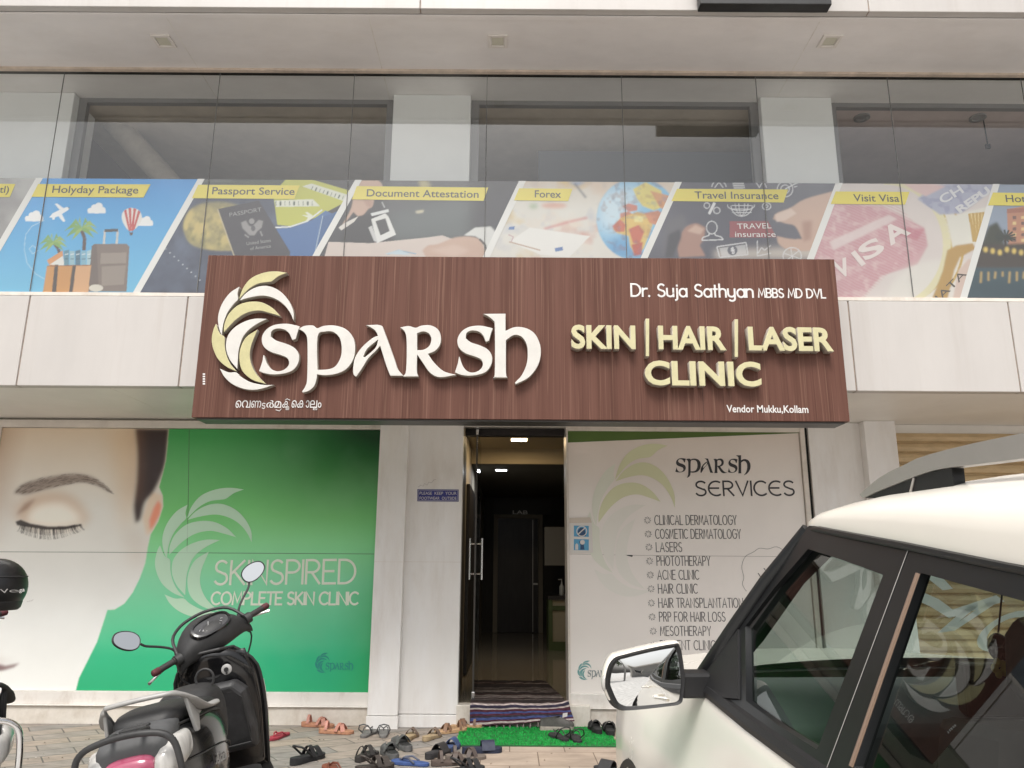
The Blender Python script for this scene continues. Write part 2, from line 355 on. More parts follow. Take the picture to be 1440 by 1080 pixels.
        me.loops.add(len(q)*4); me.loops.foreach_set('vertex_index', q.ravel().astype(np.int32)); me.polygons.add(len(q))
        me.polygons.foreach_set('loop_start', (np.arange(len(q))*4).astype(np.int32)); me.update(calc_edges=True)
        at = me.color_attributes.new('ink', 'FLOAT_COLOR', 'POINT'); at.data.foreach_set('color', col.ravel()); return me
# ================================================================ materials of the place
M = {}
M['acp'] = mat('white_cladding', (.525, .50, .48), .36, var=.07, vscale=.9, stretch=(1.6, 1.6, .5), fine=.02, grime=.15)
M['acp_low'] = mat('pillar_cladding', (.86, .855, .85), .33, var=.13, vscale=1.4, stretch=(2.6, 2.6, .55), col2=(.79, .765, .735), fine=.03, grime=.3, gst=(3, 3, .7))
M['soffit'] = mat('soffit_cladding', (.83, .80, .785), .45, var=.08, vscale=1.1, stretch=(1, 2, 1), grime=.12, gst=(1.2, 2.5, 1))
M['soffit_low'] = mat('canopy_soffit', (.76, .74, .70), .4, var=.06, vscale=1.5)
M['col'] = mat('white_column_paint', (.87, .88, .875), .4, var=.04, vscale=1.5)
M['win'] = mat('grey_window_frame', (.22, .22, .225), .4)
M['joint'] = mat('joint_sealant', (.30, .24, .20), .8, var=.3, vscale=20)
M['dark'] = mat('dark_gap', (.012, .012, .012), .8)
M['frame'] = mat('cream_frame', (.72, .67, .61), .4, var=.1, vscale=5, stretch=(1, 1, 2), grime=.5, gst=(4, 4, 2))
M['white_frame'] = mat('white_frame', (.78, .75, .71), .4, var=.08, vscale=4, grime=.45, gst=(5, 5, 3))
M['marble'] = mat('plinth_marble', (.74, .70, .64), .35, var=.2, vscale=5, col2=(.60, .55, .48), fine=.08, grime=.6, gst=(4, 4, 2))
M['alu'] = mat('aluminium', (.55, .53, .50), .35, metal=.7, var=.1, vscale=12)
M['alu_dark'] = mat('dark_aluminium', (.07, .065, .06), .4, metal=.4)
M['steel'] = mat('brushed_steel', (.72, .72, .72), .22, metal=1)
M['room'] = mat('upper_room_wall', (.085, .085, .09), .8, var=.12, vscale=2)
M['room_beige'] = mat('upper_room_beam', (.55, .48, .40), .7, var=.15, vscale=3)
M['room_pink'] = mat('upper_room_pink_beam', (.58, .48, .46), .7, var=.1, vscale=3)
M['room_blue'] = mat('blue_grey_board', (.075, .10, .13), .6)
M['hall'] = mat('hall_wall', (.42, .38, .31), .6, var=.06, vscale=2)
M['hall_ceil'] = mat('hall_ceiling', (.52, .44, .30), .6)
M['hall_dark'] = mat('dark_laminate', (.035, .03, .028), .35, var=.2, vscale=3, stretch=(8, 8, 1))
M['tile'] = mat('polished_floor_tile', (.30, .26, .20), .07, var=.12, vscale=2.5)
M['glass'] = glass('facade_glass', (.94, .96, .955), 1.5, 1.45)
M['glass_door'] = glass('door_glass', (.80, .84, .82), 1.5)
M['black_metal'] = mat('black_metal', (.02, .02, .021), .45, var=.3, vscale=10)
M['shutter'] = mat('shutter_paint', (.60, .45, .26), .5, var=.16, vscale=6, stretch=(1, 1, 4), fine=.05)
def wood():
    m = bpy.data.materials.new('wood_laminate'); m.use_nodes = True; n = m.node_tree.nodes; L = m.node_tree.links; b = n['Principled BSDF']
    tc = n.new('ShaderNodeTexCoord'); b.inputs['Roughness'].default_value = .45; b.inputs['Specular IOR Level'].default_value = .15
    def nz(sc_, str_, det, dis=0):
        mp = n.new('ShaderNodeMapping'); mp.inputs['Scale'].default_value = str_; L.new(tc.outputs['Object'], mp.inputs[0])
        t = n.new('ShaderNodeTexNoise'); t.inputs['Scale'].default_value = sc_; t.inputs['Detail'].default_value = det; t.inputs['Distortion'].default_value = dis; L.new(mp.outputs[0], t.inputs['Vector']); return t.outputs['Fac']
    def ramp(f, els):
        r = n.new('ShaderNodeValToRGB'); e = r.color_ramp.elements
        while len(e) < len(els): e.new(.5)
        for q, (p, c) in zip(e, els): q.position = p; q.color = (*c, 1)
        L.new(f, r.inputs[0]); return r.outputs[0]
    base = ramp(nz(1, (16, 16, .55), 5, .6), [(.30, (.100, .046, .034)), (.5, (.122, .057, .043)), (.72, (.146, .071, .054))])
    lines = ramp(nz(1, (75, 75, .7), 2, .35), [(.0, (0, 0, 0)), (.585, (0, 0, 0)), (.64, (1, 1, 1)), (.70, (.2, .2, .2))])
    darks = ramp(nz(1, (105, 105, .7), 2, .3), [(.0, (1, 1, 1)), (.36, (1, 1, 1)), (.45, (0, 0, 0)), (1, (0, 0, 0))])
    m1 = n.new('ShaderNodeMix'); m1.data_type = 'RGBA'; L.new(base, m1.inputs['A']); m1.inputs['B'].default_value = (.27, .158, .115, 1)
    mu = n.new('ShaderNodeMath'); mu.operation = 'MULTIPLY'; mu.inputs[1].default_value = .40; L.new(lines, mu.inputs[0]); L.new(mu.outputs[0], m1.inputs['Factor'])
    m2 = n.new('ShaderNodeMix'); m2.data_type = 'RGBA'; L.new(m1.outputs['Result'], m2.inputs['A']); m2.inputs['B'].default_value = (.045, .018, .014, 1)
    mu2 = n.new('ShaderNodeMath'); mu2.operation = 'MULTIPLY'; mu2.inputs[1].default_value = .30; L.new(darks, mu2.inputs[0]); L.new(mu2.outputs[0], m2.inputs['Factor'])
    L.new(m2.outputs['Result'], b.inputs['Base Color']); return m
M['wood'] = wood()

# ================================================================ ground
def paver():
    m = bpy.data.materials.new('apron_pavers'); m.use_nodes = True; n = m.node_tree.nodes; L = m.node_tree.links; b = n['Principled BSDF']
    tc = n.new('ShaderNodeTexCoord'); mp = n.new('ShaderNodeMapping'); mp.inputs['Rotation'].default_value = (0, 0, R(-35)); L.new(tc.outputs['Object'], mp.inputs[0])
    br = n.new('ShaderNodeTexBrick'); br.inputs['Scale'].default_value = 1; br.offset = .5; br.inputs['Brick Width'].default_value = .44; br.inputs['Row Height'].default_value = .2
    br.inputs['Mortar Size'].default_value = .006; br.inputs['Mortar Smooth'].default_value = .4; br.inputs['Bias'].default_value = 0
    br.inputs['Color1'].default_value = (.30, .245, .20, 1); br.inputs['Color2'].default_value = (.22, .205, .19, 1); br.inputs['Mortar'].default_value = (.11, .10, .09, 1)
    L.new(mp.outputs[0], br.inputs['Vector'])
    nz = n.new('ShaderNodeTexNoise'); nz.inputs['Scale'].default_value = 5; nz.inputs['Detail'].default_value = 8; nz.inputs['Roughness'].default_value = .7
    mp2 = n.new('ShaderNodeMapping'); mp2.inputs['Scale'].default_value = (1, 3.2, 1); mp2.inputs['Rotation'].default_value = (0, 0, R(-35)); L.new(tc.outputs['Object'], mp2.inputs[0]); L.new(mp2.outputs[0], nz.inputs['Vector'])
    mr = n.new('ShaderNodeMapRange'); mr.inputs[1].default_value = .25; mr.inputs[2].default_value = .75; mr.inputs[3].default_value = .55; mr.inputs[4].default_value = 1.5; L.new(nz.outputs['Fac'], mr.inputs[0])
    mx = n.new('ShaderNodeVectorMath'); mx.operation = 'SCALE'; L.new(br.outputs[0], mx.inputs[0]); L.new(mr.outputs[0], mx.inputs['Scale']); L.new(mx.outputs[0], b.inputs['Base Color'])
    b.inputs['Roughness'].default_value = .75
    bp = n.new('ShaderNodeBump'); bp.inputs['Strength'].default_value = .5; bp.inputs['Distance'].default_value = .006; bp.invert = True; L.new(br.outputs['Fac'], bp.inputs['Height']); L.new(bp.outputs[0], b.inputs['Normal'])
    return m
def pathtile():
    m = mat('pale_path_slabs', (.40, .325, .265), .7, var=.22, vscale=3, stretch=(1, 2.5, 1), fine=.12); n = m.node_tree.nodes; L = m.node_tree.links; b = n['Principled BSDF']
    src = b.inputs['Base Color'].links[0].from_socket; tc = n.new('ShaderNodeTexCoord')
    br = n.new('ShaderNodeTexBrick'); br.inputs['Scale'].default_value = 1; br.inputs['Brick Width'].default_value = .40; br.inputs['Row Height'].default_value = .40; br.inputs['Mortar Size'].default_value = .004
    br.inputs['Color1'].default_value = (1, 1, 1, 1); br.inputs['Color2'].default_value = (.92, .9, .88, 1); br.inputs['Mortar'].default_value = (.35, .3, .27, 1); L.new(tc.outputs['Object'], br.inputs['Vector'])
    mx = n.new('ShaderNodeMix'); mx.data_type = 'RGBA'; mx.blend_type = 'MULTIPLY'; mx.inputs['Factor'].default_value = 1; L.new(src, mx.inputs['A']); L.new(br.outputs[0], mx.inputs['B']); L.new(mx.outputs['Result'], b.inputs['Base Color']); return m
asph = mat('concrete_yard', (.52, .505, .485), .85, var=.25, vscale=3, fine=.25, bump=.3, bscale=120)
GY = [(-90, -.36), (-3.5, -.36), (3.9, 0), (14.5, 0), (60, 0)]
def gz(y):
    for (a, za), (b, zb) in zip(GY, GY[1:]):
        if y <= b: return za+(zb-za)*(y-a)/(b-a)
    return 0
g = MB()
for (a, za), (b, zb) in zip(GY[:3], GY[1:3]): g.quad((-90, a, za), (90, a, za), (90, b, zb), (-90, b, zb))
g.quad((-90, 3.9, 0), (90, 3.9, 0), (90, 60, 0), (-90, 60, 0))
setp(g.build('ground', asph, weld=True), kind='structure')
p = MB(); p.quad((-12, 3.0, gz(3.0)+.004), (12, 3.0, gz(3.0)+.004), (12, 3.9, .004), (-12, 3.9, .004)); p.quad((-12, 3.9, .004), (12, 3.9, .004), (12, 6.93, .004), (-12, 6.93, .004))
setp(p.build('pavement', paver(), weld=True), kind='structure')
p = MB(); p.quad((-.33, 3.95, .008), (.92, 3.95, .008), (.92, 6.86, .008), (-.33, 6.86, .008))
setp(p.build('path', pathtile()), kind='structure')

# ================================================================ the building
B = empty('commercial_building', 'two storey white clad shop building with tinted glass upper front above the wooden clinic sign', 'building', (0, YW, 0))
XL, XR = -9.5, 9.5
def bpart(name, mb, m, smooth=False, bevel=0, label=None, parent=None, kind=None):
    o = mb.build(name, m, parent or B, smooth, bevel, kind=kind)
    if label: o['label'] = label
    return o
ZS, ZF, ZG, YU = 2.605, 3.352, 5.31, 4.885       # canopy soffit, top of fascia, underside of upper overhang, face of upper overhang
# upper overhang: face panels with joints, underside with seams and little square lights
joints = [-4.2, onY(591, 5, YU)[0], onY(1222, 12, YU)[0], 5.4]
xs = [XL]+joints+[XR]
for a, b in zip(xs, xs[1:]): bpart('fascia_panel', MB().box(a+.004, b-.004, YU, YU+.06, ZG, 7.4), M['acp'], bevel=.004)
for x in joints: bpart('panel_joint', MB().box(x-.004, x+.004, YU+.004, YU+.05, ZG+.002, 7.39), M['joint'])
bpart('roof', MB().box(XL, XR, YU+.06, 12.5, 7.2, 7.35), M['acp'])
sx = [XL, -4.9, -2.62, onZ(530, 55, ZG)[0]-.02, onZ(1100, 60, ZG)[0]+.2, 4.6, XR]
u = MB()
for a, b in zip(sx, sx[1:]): u.quad((a+.004, YU+.062, ZG), (a+.004, 6.4, ZG), (b-.004, 6.4, ZG), (b-.004, YU+.062, ZG))
bpart('upper_soffit', u, M['soffit'])
for x in sx[1:-1]: bpart('soffit_seam', MB().box(x-.004, x+.004, YU+.07, 6.3, ZG-.001, ZG+.01), M['white_frame'])
bpart('drip_trim', MB().box(XL, XR, YU+.062, YU+.10, ZG-.012, ZG-.002), M['soffit'])
bpart('head_trim', MB().box(XL, XR, YF-.055, YF-.02, ZG-.022, ZG-.002), mat('cream_trim', (.62, .52, .43), .5, var=.2, vscale=9))
lampm = mat('unlit_lamp_cover', (.62, .60, .50), .4)
for px in (230, 700, 1167):
    x, y = onZ(px, 57, ZG); o = bpart('soffit_light', MB().box(x-.075, x-.05, y-.075, y+.075, ZG-.014, ZG-.001).box(x+.05, x+.075, y-.075, y+.075, ZG-.014, ZG-.001).box(x-.05, x+.05, y-.075, y-.05, ZG-.014, ZG-.001).box(x-.05, x+.05, y+.05, y+.075, ZG-.014, ZG-.001), mat('lamp_rim', (.76, .72, .68), .5), bevel=.003)
    bpart('lamp_cover', MB().box(x-.045, x+.045, y-.045, y+.045, ZG-.006, ZG-.001), lampm, parent=o)
# glass front: single panes with fine dark joints
gj = [-7.4, -5.5, onY(80, 170, YF)[0], onY(302, 175, YF)[0], onY(494, 180, YF)[0], onY(684, 180, YF)[0], onY(876, 180, YF)[0], onY(1064, 130, YF)[0], onY(1256, 180, YF)[0], onY(1437, 120, YF)[0], 5.6, 7.5]
gx = [XL]+gj+[XR]
for a, b in zip(gx, gx[1:]): bpart('glass_pane', MB().quad((a+.003, YF, ZF+.01), (b-.003, YF, ZF+.01), (b-.003, YF, ZG-.03), (a+.003, YF, ZG-.012)), M['glass'])
silicone = mat('grey_silicone', (.16, .16, .155), .7)
for x in gj: bpart('glass_joint', MB().box(x-.0022, x+.0022, YF-.002, YF+.005, ZF+.01, ZG-.012), silicone)
bpart('glass_head', MB().box(XL, XR, YF-.012, YF+.03, ZG-.012, ZG-.003), M['alu_dark'])
bpart('glass_ledge', MB().box(XL, XR, YF-.02, 6.15, ZF-.03, ZF-.002), M['frame'])
# columns behind the glass and the rooms behind them
YC = 5.95
cols = [(-7.6, -6.4), (-5.2, onY(99, 170, YC)[0]), (onY(553, 150, YC)[0], onY(662, 150, YC)[0]), (onY(1070, 150, YC)[0], onY(1170, 150, YC)[0]), (5.3, 6.3), (8.6, XR)]
for a, b in cols: bpart('column', MB().box(a, b, YC, YC+.35, ZF, ZG-.002), M['col'], bevel=.006)
for k, ((_, a), (b, _2)) in enumerate(zip(cols, cols[1:])):
    bpart('window_frame', MB().box(a, b, 6.03, 6.08, ZG-.045, ZG-.002).box(a+.001, a+.07, 6.03, 6.08, ZF, ZG-.045).box(b-.07, b-.001, 6.03, 6.08, ZF, ZG-.045), M['win'])
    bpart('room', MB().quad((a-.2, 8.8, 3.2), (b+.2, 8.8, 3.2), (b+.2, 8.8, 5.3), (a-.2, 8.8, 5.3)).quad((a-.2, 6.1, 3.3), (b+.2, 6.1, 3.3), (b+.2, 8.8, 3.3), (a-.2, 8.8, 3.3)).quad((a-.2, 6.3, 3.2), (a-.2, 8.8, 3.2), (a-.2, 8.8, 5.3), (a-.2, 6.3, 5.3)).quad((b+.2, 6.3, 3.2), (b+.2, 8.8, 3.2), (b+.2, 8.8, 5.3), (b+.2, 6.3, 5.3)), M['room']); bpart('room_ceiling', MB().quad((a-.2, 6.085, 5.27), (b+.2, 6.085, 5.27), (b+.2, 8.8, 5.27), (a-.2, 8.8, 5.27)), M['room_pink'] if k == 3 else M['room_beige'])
x0, z0 = onY(757, 212, 6.6); x1, _ = onY(1068, 212, 6.6)
bpart('partition_board', MB().box(x0, x1, 6.6, 6.64, 3.31, z0), M['room_blue'], label='blue grey board standing inside the middle upper window')
for px in (1212, 1375): x, y = onZ(px, 166, 5.26); bpart('round_downlight', MB().lathe([(.07, .009), (.07, -.006), (.045, -.008), (.04, .004)], (x, y, 5.26), 'z', 20), M['win'], smooth=True)
x, z = onY(1382, 168, 6.2); o = MB().tube([(x, 6.2, z+.2), (x+.01, 6.2, z-.25)], .006).box(x-.01, x+.03, 6.19, 6.21, z-.29, z-.25); bpart('hanging_wire', o, M['black_metal'])
x, z = onY(190, 210, 6.5); bpart('leaning_roll', MB().tube([(x-.25, 6.45, z+.3), (x+.55, 6.6, z-.55)], .11, 16), mat('beige_roll', (.36, .32, .27), .7, var=.2, vscale=6), smooth=True)
# fascia band either side of the sign
fj = [-7.8, -5.9, onY(35, 480, YF)[0]-.001, onY(269, 450, YF)[0]-.035, onY(1196, 440, YF)[0]-.02, onY(1423, 480, YF)[0], 5.7, 7.6]
fx = [XL]+fj+[XR]
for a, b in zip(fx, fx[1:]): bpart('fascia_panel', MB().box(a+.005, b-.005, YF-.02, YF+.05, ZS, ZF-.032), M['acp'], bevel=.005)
bpart('fascia_backing', MB().box(XL, XR, YF-.012, YF+.045, ZS+.004, ZF-.036), M['joint'])
sj = [XL, -5.2, -3.05, -.9, 1.25, 3.4, 5.5, XR]
u = MB()
for a, b in zip(sj, sj[1:]): u.quad((a+.003, YF+.05, ZS), (a+.003, YW+.1, ZS), (b-.003, YW+.1, ZS), (b-.003, YF+.05, ZS))
bpart('canopy_soffit', u, M['soffit_low'])
for x in sj[1:-1]: bpart('soffit_seam', MB().box(x-.003, x+.003, YF+.06, YW, ZS-.0005, ZS+.01), M['white_frame'])
bpart('floor_slab', MB().box(XL, XR, YF+.06, 12.4, ZS+.22, ZS+.4), M['hall'])
# ground floor: pillars, plinth, poster bays
def pillar(px0, px1, py, Y, base=True):
    a, b = onY(px0, py, Y)[0], onY(px1, py, Y)[0]
    o = bpart('pillar', MB().box(a, b, Y, YW+.06, .105 if base else 0, ZS-.001), M['acp_low'], bevel=.004)
    bpart('skirting', MB().box(a-.004, b+.004, Y-.012, YW+.05, 0, .10), M['acp_low'], bevel=.003, parent=o)
    zj = onY(px0, 790, Y)[1]; bpart('panel_joint', MB().box(a+.003, b-.003, Y-.001, Y+.01, zj-.0015, zj+.0015), M['frame'], parent=o)
    return a, b
pA = pillar(535, 574.5, 600, 6.80); pB = pillar(575, 652, 600, 6.885)
pC = pillar(1215, 1259, 600, 6.82)
xq = onY(1134, 600, YW)[0]
pD = (xq, onY(1216, 600, YW)[0]); bpart('pillar', MB().box(pD[0], pD[1]+.05, YW-.03, YW+.05, .11, ZS-.001), M['acp_low'], bevel=.004)
bpart('skirting', MB().box(pD[0], pD[1]+.05, YW-.045, YW+.05, 0, .108), M['acp_low'], bevel=.003)
bpart('wall', MB().box(-5.05, pA[0]+.05, YW+.02, YW+.15, 0, ZS+.02).box(.515, xq, YW+.02, YW+.15, 0, ZS+.02), M['hall'])
bpart('wall', MB().box(-5.6, -4.70, YW-.02, YW+.14, 0, ZS-.001), M['acp_low'], bevel=.004)
ps = [(-4.69, pA[0]), (.512, xq-.035)]
for k, (a, b) in enumerate(ps):
    bpart('plinth', MB().box(a, b, YW-.03, YW+.02, 0, .145), M['marble'], bevel=.004)
    bpart('sill', MB().box(a, b, YW-.05, YW+.03, .147, .155).box(a, b, YW-.022, YW+.018, .155, .262), M['white_frame'], bevel=.003)
    bpart('top_frame', MB().box(a, b, YW-.03, YW+.018, 2.515, 2.585), M['frame'], bevel=.003)
bpart('side_frame', MB().box(-4.69, -4.655, YW-.02, YW+.018, .262, 2.515), M['frame'])
bpart('side_frame', MB().box(xq-.075, xq-.035, YW-.035, YW+.018, .147, 2.585), M['frame'])
bpart('side_frame', MB().box(.496, .511, YW-.03, YW+.3, .18, 2.585), M['frame'])
bpart('wall_gap', MB().box(xq-.034, xq, YW+.004, YW+.019, 0, 2.59), M['dark'])
# door opening, step, hall
DL, DR = pB[1], .512
bpart('step', MB().box(DL-.01, DR+.16, 6.87, YW+.05, 0, .178), M['marble'], bevel=.006)
hl, hr = DL, 1.75
H_ = MB().box(DL-.3, 2.6, YW+.05, 14.3, .1, .18); bpart('hall_floor', H_, M['tile'])
bpart('door_head', MB().box(DL, DR, YW-.02, YW+.05, 2.545, 2.588), M['alu'], bevel=.002)
bpart('hall_beam', MB().box(DL, DR, YW+.2, YW+.3, 2.505, 2.6), M['hall_dark'])
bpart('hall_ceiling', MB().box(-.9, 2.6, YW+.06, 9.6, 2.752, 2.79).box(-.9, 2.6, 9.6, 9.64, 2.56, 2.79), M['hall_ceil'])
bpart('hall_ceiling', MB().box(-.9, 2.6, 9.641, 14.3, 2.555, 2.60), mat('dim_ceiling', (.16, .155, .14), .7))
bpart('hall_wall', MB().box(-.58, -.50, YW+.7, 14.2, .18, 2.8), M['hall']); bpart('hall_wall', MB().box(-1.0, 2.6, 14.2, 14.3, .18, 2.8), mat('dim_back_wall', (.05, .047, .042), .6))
bpart('hall_wall', MB().box(2.45, 2.55, YW+.2, 14.2, .18, 2.8), M['hall_dark'])
bpart('hall_wall', MB().box(-.60, -.45, YW+.06, YW+.7, .18, 2.8), mat('brown_panelling', (.10, .07, .045), .5, var=.2, vscale=4, stretch=(6, 6, 1)))
bpart('wardrobe_panel', MB().box(-.497, -.46, 8.6, 9.9, .2, 2.2), M['hall_dark'])
bpart('wardrobe_panel', MB().box(-.497, -.44, 11.2, 11.3, .2, 2.2), M['hall_dark'])
bpart('rear_wall', MB().box(XL, -.62, 12.3, 12.5, 0, 7.3).box(2.6, XR, 12.3, 12.5, 0, 7.3).box(-.62, 2.6, 14.31, 14.4, 0, 2.8).box(-.62, 2.6, 12.3, 12.5, 2.81, 7.3), M['acp'])
bpart('side_wall', MB().box(XL-.15, XL, YF, 12.5, 0, 7.35), M['acp']); bpart('side_wall', MB().box(XR, XR+.15, YF, 12.5, 0, 7.35), M['acp'])
bpart('side_wall', MB().box(-1.0, -.62, YW+.15, 14.3, 0, ZS), M['hall_dark'])
# the next shop along to the left, only its blank front
bpart('wall', MB().box(XL, -5.6, YW-.06, YW+.1, 0, ZS-.001), M['acp_low'])
# ================================================================ the big wooden sign
ZOOM = 1440/510
def zz(pts, ox=270, oy=350): return [(ox+x/ZOOM, oy+y/ZOOM) for x, y in pts]
PETALS = [ # outlines of the swirl's eight petals, read off an enlargement
 [(186,200),(200,160),(225,125),(255,105),(295,92),(335,89),(378,95),(345,108),(318,128),(300,132),(262,138),(225,160)],
 [(188,205),(215,175),(255,152),(300,147),(345,165),(380,200),(402,245),(404,287),(390,255),(365,222),(330,198),(285,186),(235,192)],
 [(188,150),(150,175),(118,220),(103,270),(107,315),(118,345),(124,300),(140,255),(165,220),(183,200),(181,180)],
 [(126,332),(128,300),(145,260),(180,225),(225,210),(275,212),(320,235),(352,268),(310,255),(265,245),(215,255),(170,285)],
 [(180,478),(150,440),(135,395),(140,350),(165,315),(205,290),(250,277),(298,278),(255,300),(222,325),(200,355),(186,400),(182,440)],
 [(95,297),(85,320),(78,360),(85,400),(105,440),(140,470),(178,487),(155,460),(138,425),(130,385),(129,350),(110,335)],
 [(260,320),(215,350),(192,395),(188,440),(200,485),(240,520),(295,537),(262,505),(240,470),(230,430),(235,385)],
 [(110,475),(130,510),(165,540),(215,558),(265,558),(325,540),(285,540),(235,530),(195,508),(175,490),(145,490)]]
S1 = [(428,308),(420,330),(412,358),(398,362),(385,335),(365,320),(335,317),(316,328),(313,348),(335,364),(375,377),(408,394),(425,422),(421,455),(400,482),(365,495),(320,499),(285,493),(266,485),(278,450),(283,423),(287,424),(298,455),(315,477),(340,486),(368,478),(385,457),(378,434),(350,421),(310,408),(283,385),(277,352),(295,320),(330,301),(375,297),(410,303)]
GLYPHS = {
 's': [S1],
 'p': [[(424,318),(445,306),(480,304),(497,315),(522,306),(565,304),(610,318),(640,352),(648,395),(640,440),(612,478),(570,497),(525,502),(497,498),(494,520),(485,545),(465,563),(440,571),(437,566),(450,545),(457,510),(458,370),(448,335)],
       [(499,348),(528,329),(560,330),(585,352),(594,390),(590,430),(570,465),(540,478),(498,480)]],
 'a': [[(690,303),(748,303),(765,330),(805,440),(818,478),(840,504),(787,504),(770,460),(747,385),(730,405),(700,435),(675,475),(652,508),(641,498),(640,470),(648,430),(675,390),(715,355),(738,345),(728,325),(710,312)],
       [(739,360),(722,374),(695,398),(680,427),(684,431),(705,415),(730,390)]],
 'r': [[(826,312),(860,306),(888,313),(910,305),(945,303),(975,318),(988,345),(985,380),(965,405),(937,417),(962,452),(1000,486),(1050,500),(985,510),(945,492),(915,450),(894,420),(893,485),(900,507),(838,507),(850,480),(852,370),(845,330)],
       [(894,335),(920,328),(942,338),(950,360),(942,385),(920,400),(894,402)]],
 's2': [[(1040+(x-262)*.93, 305+(y-297)*.985) for x, y in S1]],
 'h': [[(1155,258),(1245,257),(1245,325),(1285,310),(1330,316),(1365,342),(1385,395),(1377,455),(1340,508),(1285,538),(1282,531),(1310,500),(1330,450),(1331,390),(1312,352),(1280,342),(1247,362),(1247,490),(1253,511),(1195,511),(1202,490),(1202,310),(1196,285),(1176,268)]]}
def zpl(loop, Y, fn=None, k=4):
    q = smooth_loop(loop, k); return pl([fn(*p) if fn else zz([p])[0] for p in q], Y)
SG = empty('signboard', 'wide dark brown wood grain signboard with raised cream lettering over the clinic entrance', 'signboard', (0, YS, 2.33))
a = onY(290, 357, YS); b = onY(1196, 594, YS); sx0, sx1, sz0, sz1 = -2.287, 2.414, 2.327, 3.566
MB().box(sx0, sx1, YS, YS+.225, sz0, sz1).build('panel', M['wood'], SG, bevel=.003)
MB().box(sx0+.03, sx1-.03, YS+.02, YS+.2, sz0-.012, sz0-.001).build('base_plate', M['alu_dark'], SG)
fm = MB()
for x in (-1.6, 0, 1.6): fm.box(x-.03, x+.03, YS+.225, YF-.02, 2.75, 2.81)
fm.build('bracket', M['alu_dark'], SG)
xs_ = onY(612, 590, YS)[0]; MB().box(onY(980, 400, YS)[0]-.0008, onY(980, 400, YS)[0]+.0008, YS-.0008, YS+.01, sz0+.004, sz1-.004).build('panel_joint', M['dark'], SG)
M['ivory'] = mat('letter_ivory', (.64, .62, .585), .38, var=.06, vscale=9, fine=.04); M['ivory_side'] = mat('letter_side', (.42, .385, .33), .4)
M['lemon'] = mat('letter_lemon', (.54, .50, .27), .38, var=.1, vscale=14, fine=.06); M['pale_gold'] = mat('letter_pale_gold', (.56, .52, .315), .30, var=.08, vscale=9, fine=.04)
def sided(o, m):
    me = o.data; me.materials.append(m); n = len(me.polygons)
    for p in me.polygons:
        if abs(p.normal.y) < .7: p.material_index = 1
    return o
TH = .055
for k, q in enumerate(PETALS):
    c = M['lemon'] if k in (0, 3, 5, 6) else M['ivory']
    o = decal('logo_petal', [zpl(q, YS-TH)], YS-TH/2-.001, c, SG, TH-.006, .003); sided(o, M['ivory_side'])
    o['label'] = ('lemon yellow' if k in (0, 3, 5, 6) else 'ivory')+' curved petal of the raised swirl'
for ch in 'spa': pass
for key in ('s', 'p', 'a', 'r', 's2', 'h'):
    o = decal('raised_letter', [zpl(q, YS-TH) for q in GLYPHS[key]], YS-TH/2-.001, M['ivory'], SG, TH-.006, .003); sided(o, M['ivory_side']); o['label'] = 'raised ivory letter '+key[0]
TL = .075
def raised(s, p0, p1, cap, bold, m, name='raised_letter'):
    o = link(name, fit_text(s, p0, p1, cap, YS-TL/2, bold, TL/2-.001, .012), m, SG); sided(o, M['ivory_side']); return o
for s, p0, p1, cap in (('SKIN', (803, 490.5), (893, 491.5), 32), ('HAIR', (925, 491.5), (1020, 493), 32), ('LASER', (1051, 493), (1170, 494.5), 32), ('CLINIC', (906, 541.5), (1069, 543.5), 33)):
    o = raised(s, p0, p1, cap, .022, M['pale_gold'], 'raised_word'); o['label'] = 'raised pale gold word '+s
for px, py in ((908, 448), (1033, 449)):
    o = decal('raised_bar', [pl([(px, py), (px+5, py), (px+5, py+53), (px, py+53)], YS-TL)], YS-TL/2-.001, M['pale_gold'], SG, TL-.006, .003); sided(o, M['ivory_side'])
white_ink = mat('white_vinyl', (.68, .665, .65), .5)
link('doctor_name', stroke_text('Dr. Suja Sathyan', (888, 416.5), (1059, 418), 17, YS-.001, 2.5, .15, .42), white_ink, SG)
link('degree_lettering', stroke_text('MBBS MD DVL', (1067, 418), (1161, 419), 12, YS-.001, 2.0, .16, .36), white_ink, SG)
link('address_lettering', fit_text('Vendor Mukku,Kollam', (1022, 579.5), (1137, 580.5), 10.5, YS-.002, .016), white_ink, SG)
